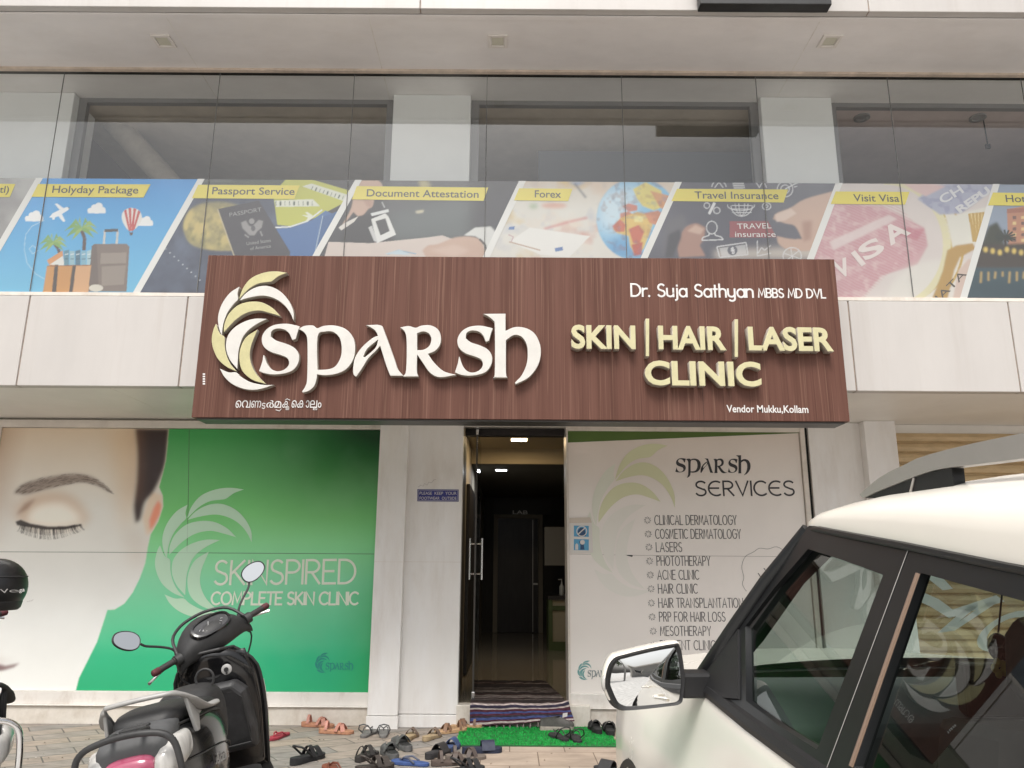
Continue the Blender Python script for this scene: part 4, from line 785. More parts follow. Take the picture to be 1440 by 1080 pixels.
for pts, c in (([(890,266),(908,256),(930,268),(934,290),(920,296),(904,290),(896,280)], (228, 208, 104)), ([(872,300),(884,297),(892,303),(888,308),(878,308),(872,314)], (204,128,96)), ([(875,290),(884,286),(896,289),(896,296),(884,298)], (206,120,92)), ([(862,322),(872,307),(896,298),(912,302),(918,316),(912,332),(905,350),(893,358),(886,346),(884,332),(868,328)], (228, 190, 96)),
    ([(861,318),(872,308),(880,316),(878,326),(866,326)], (206,104,80)), ([(884,322),(898,316),(906,326),(900,342),(890,342)], (198,96,74)), ([(906,300),(926,296),(936,306),(928,318),(914,314)], (212,136,92)), ([(914,268),(944,276),(944,300),(928,292)], (214,150,100)), ([(888,344),(904,340),(902,358),(892,360)], (190,80,66)), ([(892,304),(904,304),(904,312),(892,312)], (236,222,150))): C.poly(pts, c, .7, .95, gm)
C.blend(gm*np.clip((C.noise(20, 31, 2)-.55)*5, 0, 1)*.35, (150,90,70)); C.blend(gm*np.clip((N4-.6)*4, 0, 1)*.3, (90,120,160))
# 5 travel insurance
fillp(5, (80, 78, 90)); bl(5, (N1-.45)*1.6, (112, 110, 120)); P(5, [(938,310),(962,300),(975,350),(930,360)], (96,92,98), 3); P(5, [(1005,352),(1160,346),(1160,364),(1005,364)], (204, 192, 182), 4, .9)
P(5, [(953,345),(962,322),(978,314),(992,320),(990,335),(984,345),(992,360),(955,362)], SKD, 1, 1, True); P(5, [(966,325),(978,316),(990,322),(985,330)], SK, 1); P(5, [(940,330),(956,322),(958,334),(946,362),(935,362)], (58,54,60), 1.5)
P(5, [(1087,308),(1092,300),(1112,292),(1132,280),(1175,268),(1170,300),(1160,340),(1142,352),(1112,352),(1096,344),(1092,332),(1112,336),(1128,336),(1118,318),(1104,314)], SK, .8, 1, True); P(5, [(1090,302),(1112,293),(1120,300),(1104,310),(1092,312)], SKL, .8); P(5, [(1128,312),(1142,310),(1140,336),(1130,340)], SKD, 2, .8)
P(5, [(1026,311),(1080,311),(1086,322),(1092,334),(1026,334)], (150, 70, 74))
W_ = (222, 220, 222)
def arc(cx, cy, rx, ry, a0=0, a1=360, w=1.3): Ln(5, [(x, y) for x, y in A(cx, cy, rx, ry, a0, a1, 18)], w, W_, .95)
arc(1011,263,10,9,180,360); Ln(5, [(1005,264),(1011,256),(1017,264)], 1.2, W_); P(5, [(1029,254),(1045,254),(1048,265),(1032,265)], W_, 0, .8)
for i in range(3): Ln(5, [(1031,256+i*3.4),(1047,256+i*3.4)], .8, (90,88,98))
Ln(5, [(1063,256),(1068,264),(1072,256)], 1.2, W_); Ln(5, [(1074,255),(1078,264)], 1.2, W_)
arc(1104,266,11,11); arc(1104,266,6,6); Ln(5, [(1104,266),(1117,259),(1122,257)], 1.5, W_); Ln(5, [(1116,263),(1121,262)], 1.2, W_)
arc(994,289,4,4); arc(1008,296,4.5,4.5); Ln(5, [(1005,285),(997,301)], 4, W_)
arc(1043,289,15,15,0,180); 
for rx in (4, 9): arc(1043,286,rx,17,0,180,.9)
for y in (289,294,299): Ln(5, [(1029,y),(1057,y)], .9, W_)
arc(1042,289,19,7,-10,190); arc(1078,290,6,5); arc(1078,290,2,2)
arc(1001,320,7.5,9); Ln(5, [(997,328),(997,331),(988,334),(987,338),(1017,337),(1014,333),(1006,331),(1005,328)], 1.4, W_)
Ln(5, [(1008,347),(1049,341),(1052,358),(1012,362)], 1.4, W_); Ln(5, [(1008,347),(1012,362)], 1.4, W_); P(5, [(1012,349),(1048,344),(1050,357),(1015,361)], W_, 0, .55); E_(5, 1030, 352, 7, 7, (96,94,104)); Ln(5, A(1031,350,2.6,2.2,30,270,8)+A(1030,354.5,2.6,2.4,90,-150,8), 1.6, W_)
Ln(5, [(1065,338),(1065,360),(1084,356)], 1.2, W_); Ln(5, [(1066,356),(1071,348),(1075,352),(1084,345)], 1.2, W_); arc(1114,360,13,12,0,360)
for a_ in (20, 80, 140, 200, 260, 320): Ln(5, [(1114,360),(1114+12*math.cos(R(a_)),360+11*math.sin(R(a_)))], 1, W_)
# 6 visa
fillp(6, (218, 206, 202)); P(6, [(1150,285),(1240,290),(1300,320),(1305,345),(1290,372),(1240,388),(1210,420),(1100,420)], (206, 164, 168), 1)
pk = C.full([(1150,280),(1262,288),(1302,330),(1302,345),(1282,366),(1250,384),(1210,424),(1090,424)], 1)*PM[6]; wv = .5+.5*np.sin((C.X*.6+C.Z*1.1)*210+N2*9); C.blend(pk*wv*.45, (196, 128, 138)); C.blend(pk*np.clip((N4-.5)*3, 0, 1)*.35, (232, 214, 212))
P(6, [(1166,340),(1250,302),(1262,308),(1172,352)], (224, 208, 206), 1, .8); P(6, [(1240,318),(1300,322),(1290,338),(1262,330)], (192,110,126), 1, .6)
E_(6, 1330, 430, 86, 66, (228,222,214), 3, .7)
ring = [(1243+70*math.cos(t)*1.28, 345+92*math.sin(t)) for t in (2*math.pi*i/60 for i in range(60))]
for i in range(len(ring)):
    (x0, y0), (x1, y1) = ring[i-1], ring[i]
    if x0 > 1235: Ln(6, [(x0,y0),(x1,y1)], 13, (224, 214, 176), 1, .5); Ln(6, [(x0+6,y0),(x1+6,y1)], 3, (206, 176, 98), 1, .4); Ln(6, [(x0+14,y0),(x1+14,y1)], 13, (226, 218, 208), 1, .4); Ln(6, [(x0+22,y0),(x1+22,y1)], 3.5, (198, 162, 84), 1, .4)
P(6, [(1290,280),(1310,262),(1346,256),(1400,256),(1396,268),(1352,300),(1322,302)], (176, 176, 196), 1); bl(6, C.full([(1290,280),(1346,256),(1400,256),(1352,300),(1322,302)])*np.clip((N4-.5)*4, 0, 1)*.5, (140,142,172)); P(6, [(1270,258),(1302,257),(1330,262),(1302,276),(1285,268)], (222, 190, 188), 1)
P(6, [(1330,306),(1390,290),(1370,345),(1362,356),(1340,350)], (226, 220, 210), 1)
for i in range(5): Ln(6, [(1364+i*5, 300+i*-.5), (1370+i*5-i*2, 340)], 5, (196, 160, 90)); Ln(6, [(1366+i*5, 300), (1372+i*5-i*2, 338)], 1.6, (236, 214, 156))
P(6, [(1332,352),(1345,345),(1368,342),(1372,350),(1350,362),(1342,380),(1332,422),(1310,422),(1326,380)], (186, 148, 84), .8); P(6, [(1340,420),(1348,380),(1362,364),(1374,368),(1355,424)], (214, 188, 176), .8)
# 7 hotel by the water
fillp(7, (150, 160, 178)); bl(7, np.clip((.62-V)*3, 0, 1), (86, 76, 70)); P(7, [(1340,374),(1560,374),(1560,430),(1330,430)], (62, 82, 90), 2); bl(7, np.clip(.3-V, 0, 1)*3*N3, (40, 56, 64))
P(7, [(1416,294),(1446,289),(1520,286),(1520,352),(1418,352)], (192, 136, 108)); P(7, [(1416,294),(1520,287),(1520,293),(1416,300)], (170,112,92))
for i in range(6):
    for j in range(6): P(7, [(1424+i*12, 304+j*8), (1429+i*12, 303.6+j*8), (1429+i*12, 308+j*8), (1424+i*12, 308+j*8)], (226, 196, 140) if (i+j) % 2 else (120, 90, 84))
P(7, [(1380,344),(1390,318),(1402,312),(1410,326),(1412,352),(1378,360)], (62, 62, 48), 1.5); P(7, [(1380,344),(1520,340),(1520,376),(1370,376)], (70, 58, 48), 1.5)
for a_ in range(0, 360, 24): Ln(7, [(1414,334),(1414+15*math.cos(R(a_)),334-11*math.sin(R(a_))*(1 if a_ < 180 else .6))], 2.4, (52, 54, 44))
Ln(7, [(1414,334),(1414,362)], 3, (60,48,40))
for i in range(12): x = 1386+i*10; E_(7, x, 351+(i % 3)*2, 3, 4, (236, 204, 110), 1, .9); Ln(7, [(x-6, 382), (x-7+(i % 2), 398-(i % 4)*3)], 2.6, (216, 178, 104), .8, .8)
link_ = None
pics = ['grey storm clouds', 'cartoon suitcases, palms, aeroplane and balloon on blue', 'passport and yellow tickets on a map', 'hands stamping a document', 'globe on pale banknotes', 'hand pressing a red travel insurance button', 'magnifier over a pink visa stamp', 'hotel by the water at dusk']
M['film'] = printed('banner_film', .3, .13, .45, .04)
PAN = []
for k, p in enumerate(pan):
    o = link('picture_panel', C.mesh('picture_panel', PM[k] > .5), M['film'], BN); o['label'] = 'slanted printed picture of '+pics[k]; PAN.append(o)
wd = mat('banner_white', (.70, .68, .66), .4); yl = mat('caption_yellow', (.70, .58, .085), .4); cap = mat('caption_ink', (.075, .07, .065), .5)
for a, b in DIV:
    a2, b2 = (xt((a, b), 242), 242), (xt((a, b), 424), 424)
    zt, zb = 4.3329, ZF+.0025
    (xa, za), (xb, zb_) = onY(*a2, YB), onY(*b2, YB); f = lambda z: xa+(xb-xa)*(z-za)/(zb_-za)
    decal('divider', [[(f(zt)-.026, zt), (f(zt)+.03, zt), (f(zb)+.03, zb), (f(zb)-.026, zb)]], YB-.002, wd, BN)
CAPS = [(0, [(-80,257.5),(22,259),(14,277.5),(-88,276)], 'Flight Ticket(Intl)', (-96, 270.5), (12, 271), 10), (1, [(54,259),(212,259.5),(202,278),(44.5,277)], 'Holyday Package', (73, 271), (194, 272), 10.5), (2, [(279,260),(421.7,261),(414,280),(270,279)], 'Passport Service', (298, 273), (414, 274), 10.5),
 (3, [(501.7,262),(686.7,264),(680,282.7),(495,280.7)], 'Document Attestation', (515.5, 276), (673, 278), 10.5), (4, [(730,265),(805,265.7),(799,283),(722.7,282)], 'Forex', (752, 277.5), (789, 278), 10.5), (5, [(952,265.7),(1108,266.7),(1101.7,285),(944,283)], 'Travel Insurance', (977, 279), (1095, 280), 10.5),
 (6, [(1175,269.5),(1278.7,270),(1272.5,288),(1168,287)], 'Visit Visa', (1200.5, 283), (1265, 283.7), 10.5), (7, [(1396,271),(1500,272.5),(1492,290),(1389,289)], 'Hotels', (1415, 284), (1462, 284.6), 10.5)]
for k, q, s, p0, p1, c in CAPS:
    decal('caption_strip', [pl(q, YB)], YB-.0035, yl, PAN[k]); link('caption', fit_text(s, p0, p1, c, YB-.005, .008), cap, PAN[k])
link('passport_lettering', join_meshes([fit_text('PASSPORT', (323, 305), (368, 297), 6, YB-.002, .0), fit_text('United States', (347, 345), (381, 340), 5, YB-.002), fit_text('of America', (352, 352), (381, 348), 5, YB-.002)]), mat('silver_foil_print', (.30, .29, .29), .5), PAN[2])
link('button_lettering', join_meshes([fit_text('TRAVEL', (1037, 322), (1085, 321), 8, YB-.002), fit_text('insurance', (1034, 333), (1091, 333), 8, YB-.002)]), wd, PAN[5])
vz = mat('visa_print', (.66, .57, .55), .5)
def big(ch, x0, y0, x1, y1, c, m, bold=.03): return link('stamp_lettering', fit_text(ch, (x0, y0), (x1, y1), c, YB-.002, bold), m, PAN[6])
big('V', 1178, 391, 1200, 384, 24, vz); big('I', 1211, 374, 1217, 370, 22, vz); big('S', 1217, 367, 1246, 351, 22, vz); big('A', 1252, 345, 1281, 327, 24, vz)
big('REPU', 1350, 300, 1394, 270, 10, mat('ivory_print', (.60, .585, .60), .5), .04); big('CH', 1326, 287, 1356, 270, 12, mat('ivory_print_pale', (.62, .61, .63), .5), .02)
big('IATA', 1322, 424, 1360, 386, 10, mat('dark_stamp_print', (.08, .06, .045), .5), .0)
# roller shutter of the next shop to the right
RS = empty('roller_shutter', 'closed tan roller shutter of horizontal slats right of the clinic pillars', 'shutter', (4.5, 7.0, 0))
xs0, xs1 = pC[1]-.02, 5.6; z = .04; mb = MB(); prof = []
while z < 2.5:
    prof += [(7.0, z), (6.975, z+.012), (6.965, z+.045), (6.975, z+.078), (7.0, z+.088)]; z += .096
mb.rings([[(x, y, zz_) for y, zz_ in prof] for x in (xs0, xs1)], False, (False, False)); o = mb.build('slat_curtain', M['shutter'], RS, smooth=R(25))
MB().box(xs0, xs1, 6.93, 7.02, 0, .04).build('bottom_rail', M['shutter'], RS); MB().box(xs0, xs1, 6.99, 7.2, 2.52, ZS-.002).build('hood', M['soffit_low'], RS)
sl_ = MB()
z = .096*1-.006
while z < 2.5: sl_.box(xs0, xs1, 7.001, 7.003, z-.002+.04, z+.008+.04); z += .096
sl_.build('slat_gap', M['dark'], RS)
bpart('wall', MB().box(5.6, XR, YW-.06, YW+.1, 0, ZS-.001), M['acp_low']); bpart('shop_wall', MB().box(pC[1]-.05, 5.7, 7.22, 7.3, 0, ZS), M['hall_dark'])
# ================================================================ inside the doorway
DX = onY(668, 800, YW+.06)[0]
GD = empty('glass_door', 'frameless glass door standing open edge on in the clinic doorway', 'door', (DX, YW+.08, .18))
dy0, dy1 = YW+.07, YW+.90
MB().box(DX-.006, DX+.006, dy0, dy1, .20, 2.52).build('leaf', M['glass_door'], GD)
MB().box(DX-.014, DX+.014, dy0-.004, dy0+.10, .182, .26).build('patch_fitting', M['steel'], GD, bevel=.003); MB().box(DX-.012, DX+.012, dy0-.004, dy0+.10, 2.49, 2.54).build('patch_fitting', M['steel'], GD, bevel=.003)
MB().box(DX-.0075, DX+.0075, dy0-.003, dy0+.002, .262, 2.488).build('edge_strip', M['alu_dark'], GD)
zh0, zh1 = onY(663, 815, dy0+.1)[1], onY(663, 757, dy0+.1)[1]
for s in (-1, 1): MB().tube([(DX+s*.055, dy0+.08, zh0), (DX+s*.055, dy0+.08, zh1)], .0125, 12).tube([(DX+s*.008, dy0+.08, zh0+.05), (DX+s*.055, dy0+.08, zh0+.05)], .008, 8).tube([(DX+s*.008, dy0+.08, zh1-.05), (DX+s*.055, dy0+.08, zh1-.05)], .008, 8).build('handle', M['steel'], GD, smooth=True)
def lamp(px, py, z, col, s, label, r, energy):
    x, y = onZ(px, py, z)
    t = empty('ceiling_light', label, 'light', (x, y, z)); MB().box(x-r-.02, x+r+.02, y-r-.02, y+r+.02, z-.012, z-.002).build('rim', M['alu'], t); MB().box(x-r, x+r, y-r, y+r, z-.016, z-.0125).build('diffuser', emit('lamp_glow', col, s), t)
    l = bpy.data.lights.new('lamp', 'AREA'); l.size = r*2; l.energy = energy; l.color = col; o = bpy.data.objects.new('lamp', l); sc.collection.objects.link(o); o.parent = t; o.location = (0, 0, -.03)
lamp(730, 617, 2.752, (1, .74, .42), 9, 'small square warm white ceiling light just inside the doorway', .09, 5)
lamp(705, 660, 2.555, (.9, .95, 1), 7, 'small cool white ceiling light deeper in the hallway', .07, 2.5)
LD = empty('lab_door', 'dark panelled door at the far end of the hallway with a LAB plate above', 'door', (0, 14.15, .18))
x0, x1 = onY(700, 800, 14.1)[0], onY(757, 800, 14.1)[0]; zt = onY(725, 729, 14.1)[1]
MB().box(x0, x1, 14.13, 14.18, .185, zt).build('leaf', M['hall_dark'], LD)
MB().box(x0-.08, x0-.002, 14.10, 14.19, .185, zt+.07).box(x1+.002, x1+.08, 14.10, 14.19, .185, zt+.07).box(x0-.002, x1+.002, 14.10, 14.19, zt+.002, zt+.07).build('door_frame', M['hall'], LD)
MB().box(x0+.62, x0+.63, 14.12, 14.129, .2, zt-.02).box(x0+.632, x1-.01, 14.12, 14.129, 1.0, 1.03).build('door_trim', M['alu'], LD)
MB().box(onY(694, 718, 14.1)[0], onY(775, 718, 14.1)[0], 14.15, 14.18, zt+.08, zt+.36).build('name_board', mat('charcoal_board', (.06, .055, .05), .5), LD); link('lettering', fit_text('LAB', (721, 723), (742, 723), 5.5, 14.147, .01, .004), M['alu'], LD)
CT = empty('reception_counter', 'pale counter with green trim on the right of the hallway', 'counter', (1, 11, .18))
ca, cb = onY(771, 860, 11.2)[0], 1.9; zc = onY(780, 838, 11.2)[1]
MB().box(ca+.02, cb, 11.22, 11.9, .30, zc-.05).build('carcass', mat('pale_laminate', (.42, .38, .28), .4), CT); MB().box(ca, cb+.02, 11.19, 11.95, zc-.05, zc).build('top', M['hall_dark'], CT)
MB().box(ca+.005, cb, 11.2, 11.9, .18, .30).box(ca+.005, ca+.06, 11.2, 11.9, .302, zc-.052).box(ca+.062, cb, 11.2, 11.23, .72, .78).build('green_trim', mat('olive_trim', (.10, .14, .055), .45), CT)
MB().box(onY(766, 800, 12)[0], 2.4, 12.0, 12.3, onY(770, 795, 12)[1], onY(770, 741, 12)[1]).build('wall_cabinet', mat('pale_cabinet', (.30, .28, .24), .5), setp(empty('wall_cabinet', 'pale wall cabinet above the reception counter', 'cabinet', (1, 12.1, 1.8))))
bx = onY(790, 835, 11.4)[0]
BT = empty('sanitizer_bottle', 'small clear pump bottle standing on the reception counter', 'bottle', (bx, 11.4, zc))
MB().lathe([(.03, 0), (.035, .01), (.035, .12), (.012, .16), (.012, .18)], (bx, 11.4, zc+.001), 'z', 14).build('bottle', mat('cloudy_plastic', (.5, .52, .5), .2), BT, smooth=True); MB().tube([(bx, 11.4, zc+.18), (bx, 11.4, zc+.22), (bx-.05, 11.4, zc+.22)], .007, 8).build('pump', mat('white_plastic', (.6, .6, .6), .4), BT)
PF = empty('picture_frame', 'small dark picture frame hung on the left hallway wall', 'picture', (-.49, 10.3, 1.9)); MB().box(-.498, -.47, 10.2, 10.7, 1.75, 2.2).build('frame', M['black_metal'], PF); MB().box(-.469, -.466, 10.24, 10.66, 1.79, 2.16).build('print', M['hall'], PF)
# ================================================================ mats
def turf_mat():
    m = mat('green_turf', (.008, .40, .062), .75, var=.3, vscale=14, fine=.25); return m
gm_ = [onZ(x, y, .012) for x, y in ((640,1048.5),(648,1019),(858,1018),(870,1048))]
gx0, gx1, gy0, gy1 = gm_[0][0], gm_[3][0], gm_[0][1], 6.86
GMt = empty('green_mat', 'flat bright green artificial turf mat on the paving before the step', 'mat', ((gx0+gx1)/2, (gy0+gy1)/2, .008))
sk = -.02
MB().add([(gx0, gy0, .009), (gx1, gy0-.01, .009), (gx1+sk, gy1, .009), (gx0+.01, gy1, .009), (gx0, gy0, .016), (gx1, gy0-.01, .016), (gx1+sk, gy1, .016), (gx0+.01, gy1, .016)], [(0,3,2,1),(4,5,6,7),(0,1,5,4),(1,2,6,5),(2,3,7,6),(3,0,4,7)]).build('backing', mat('turf_backing', (.015, .10, .03), .8), GMt)
tb = MB(); r_ = random.Random(4)
for i in range(15000):
    x = r_.uniform(gx0, gx1-.005); y = r_.uniform(gy0, gy1); a = r_.uniform(0, 6.28); l = r_.uniform(.006, .014); dx, dy = math.cos(a)*.0022, math.sin(a)*.0022; lx, ly = r_.uniform(-.008, .008), r_.uniform(-.008, .008)
    tb.add([(x-dx, y-dy, .016), (x+dx, y+dy, .016), (x+lx, y+ly, .016+l)], [(0, 1, 2)])
me = bpy.data.meshes.new('pile'); me.from_pydata(tb.v, [], tb.f); o = link('pile', me, turf_mat(), GMt); o['kind'] = 'stuff'
# striped rag rug: lies on the hall floor and hangs over the step
RG = empty('rag_rug', 'dark striped woven rag rug with fringe draped over the doorway step', 'rug', (.1, 7.1, .18))
r_ = random.Random(11)
rx0, rx1 = -.33, .485
nu, nv = 44, 150; lay = []
path = []                                     # along the rug: back edge on the floor, then over the step edge and down
for j in range(nv+1):
    d = j/nv*1.72
    if d < 1.30: path.append((8.16-d, .192))
    elif d < 1.39: t = (d-1.30)/.09*math.pi/2; path.append((6.86-.03*math.sin(t), .165+.027*math.cos(t)))
    else: path.append((6.83-.05*(d-1.39), .165-(d-1.39)*.42))
vs, cs = [], []
stripe = []
while len(stripe) < nv+1:
    k = len(stripe)/nv
    c = r_.choice([(.035,.026,.026),(.06,.048,.046),(.075,.032,.036),(.025,.023,.026),(.16,.135,.13),(.05,.032,.03),(.30,.26,.24),(.03,.025,.026)]) if k < .775 else None
    if c is None: break
    stripe += [c]*r_.choice([1, 1, 2, 2, 3])
tail = [((.55,.47,.45), 2), ((.04,.035,.06), 4), ((.55,.47,.45), 2), ((.09,.03,.045), 4), ((.07,.095,.25), 3), ((.10,.03,.05), 3), ((.05,.04,.05), 3), ((.07,.095,.25), 4), ((.09,.03,.05), 3), ((.58,.50,.48), 3), ((.08,.03,.045), 3), ((.04,.035,.05), 4), ((.5,.43,.42), 1), ((.05,.04,.05), 20)]
for c, n in tail: stripe += [c]*n
for j, (y, z) in enumerate(path):
    k = j/nv
    for i in range(nu+1):
        u = i/nu; x = rx0+(rx1-rx0)*u
        if k < .74: x += (.0 if u < .5 else -(u-.5)*.26*(1-k/.74)*1.0)
        rip = .006*math.sin(u*9+k*5)+.004*math.sin(u*23-k*11); zz_, yy = z+abs(rip)*.8, y-abs(rip)*(k > .79)
        if k > .77: zz_ += .055*(u-.15)*((k-.77)/.23); x += .06*max(0, u-.6)*(k-.77)/.23*2; yy -= .05*max(0, u-.8)*((k-.77)/.23)*3
        if u > .86 and .70 < k < .86: zz_ += .03*math.sin((k-.70)/.16*math.pi)*(u-.86)/.14
        vs.append((x, yy, zz_)); c = stripe[min(j, len(stripe)-1)]
        if i == 0 or r_.random() < .07: alt = stripe[max(0, min(len(stripe)-1, j+r_.choice([0, 0, 0, -1, 1, -2, 2])))]
        if k < .77: c = alt
        f_ = r_.uniform(.6, 1.4); cs.append((c[0]*f_, c[1]*f_, c[2]*f_, 1))
fs = [(j*(nu+1)+i, j*(nu+1)+i+1, (j+1)*(nu+1)+i+1, (j+1)*(nu+1)+i) for j in range(nv) for i in range(nu)]
me = bpy.data.meshes.new('weave'); me.from_pydata(vs, [], fs); at = me.color_attributes.new('ink', 'FLOAT_COLOR', 'POINT'); at.data.foreach_set('color', np.array(cs, np.float32).ravel())
for p in me.polygons: p.use_smooth = True
wm_ = printed('woven_rag', .9, 0, .2, .12); nb = wm_.node_tree.nodes; bp = nb.new('ShaderNodeBump'); bp.inputs['Strength'].default_value = .9; bp.inputs['Distance'].default_value = .006; nz = nb.new('ShaderNodeTexNoise'); nz.inputs['Scale'].default_value = 90; wm_.node_tree.links.new(nz.outputs['Fac'], bp.inputs['Height']); wm_.node_tree.links.new(bp.outputs[0], nb['Principled BSDF'].inputs['Normal'])
o = link('weave', me, wm_, RG); md = o.modifiers.new('s', 'SOLIDIFY'); md.thickness = .006
fm_ = mat('grey_fringe', (.20, .17, .16), .95)
for i in range(0, nu+1, 3):
    x, y, z = vs[nv*(nu+1)+i]; l = r_.uniform(.035, .06); dx = r_.uniform(-.012, .012); MB().tube([(x, y, z), (x+dx*.4, y-.004, z-l*.5), (x+dx, y-.008, z-l)], [.004, .007, .005], 6).build('tassel', fm_, RG)
x, y, z = vs[(nv-14)*(nu+1)+nu-3]; MB().quad((x-.02, y-.012, z-.022), (x+.02, y-.014, z-.012), (x+.022, y-.016, z+.018), (x-.016, y-.014, z+.012)).build('care_label', white_ink, RG)

# ================================================================ footwear left outside the door
def foot(L=.26, wd=.095, n=28):
    """sole outline, heel at x=0, toe at x=L, right-hand foot"""
    q = [(0, .0), (.02, -.024), (.08, -.030), (.13, -.030), (.18, -.040), (.225, -.042), (.252, -.026), (.262, .0), (.252, .022), (.225, .038), (.18, .046), (.13, .036), (.08, .030), (.02, .024)]
    return [(x*L/.262, y*wd/.088) for x, y in smooth_loop(q, 3, 200)]
def sole(h0, h1, L=.26, wd=.095, wedge=0, grow=0):
    q = foot(L, wd); mb = MB()
    z1 = lambda x: h1+wedge*max(0, 1-x/(L*.6))
    mb.rings([[(x*(1+grow), y*(1+grow), h0) for x, y in q], [(x, y*1.02, z1(x)*.5+h0*.5) for x, y in q], [(x, y, z1(x)) for x, y in q], [(L/2+(x-L/2)*.96, y*.92, z1(x)+.002) for x, y in q]]); return mb
def strap(p0, p1, rise, w, mb, th=.003, n=9, lean=0):
    p0, p1 = Vector(p0), Vector(p1); d = (p1-p0); f = Vector((d.y, -d.x, 0)).normalized()*-1; rows = []
    for i in range(n):
        t = i/(n-1); c = p0.lerp(p1, t)+Vector((lean*math.sin(math.pi*t), 0, rise*math.sin(math.pi*t)**.8)); out = Vector((0, 0, th)) if .2 < t < .8 else (d.normalized()*(-th if t < .5 else th))
        rows.append([c-f*w/2, c-f*w/2+out, c+f*w/2+out, c+f*w/2])
    mb.rings(rows)
def smooth_loop3(P, k=4):
    P = [np.array(p, float) for p in P]; out = []
    for i in range(len(P)-1):
        p0, p1, p2, p3 = P[max(0, i-1)], P[i], P[i+1], P[min(len(P)-1, i+2)]
        for j in range(k): t = j/k; out.append(.5*((2*p1)+(p2-p0)*t+(2*p0-5*p1+4*p2-p3)*t*t+(3*p1-p0-3*p2+p3)*t**3))
    return out+[P[-1]]
FM = {}
def fmat(c, rough=.6):
    k = (tuple(c), rough)
    if k not in FM: FM[k] = mat('footwear_'+str(len(FM)), c, rough, var=.22, vscale=30, fine=.1)
    return FM[k]
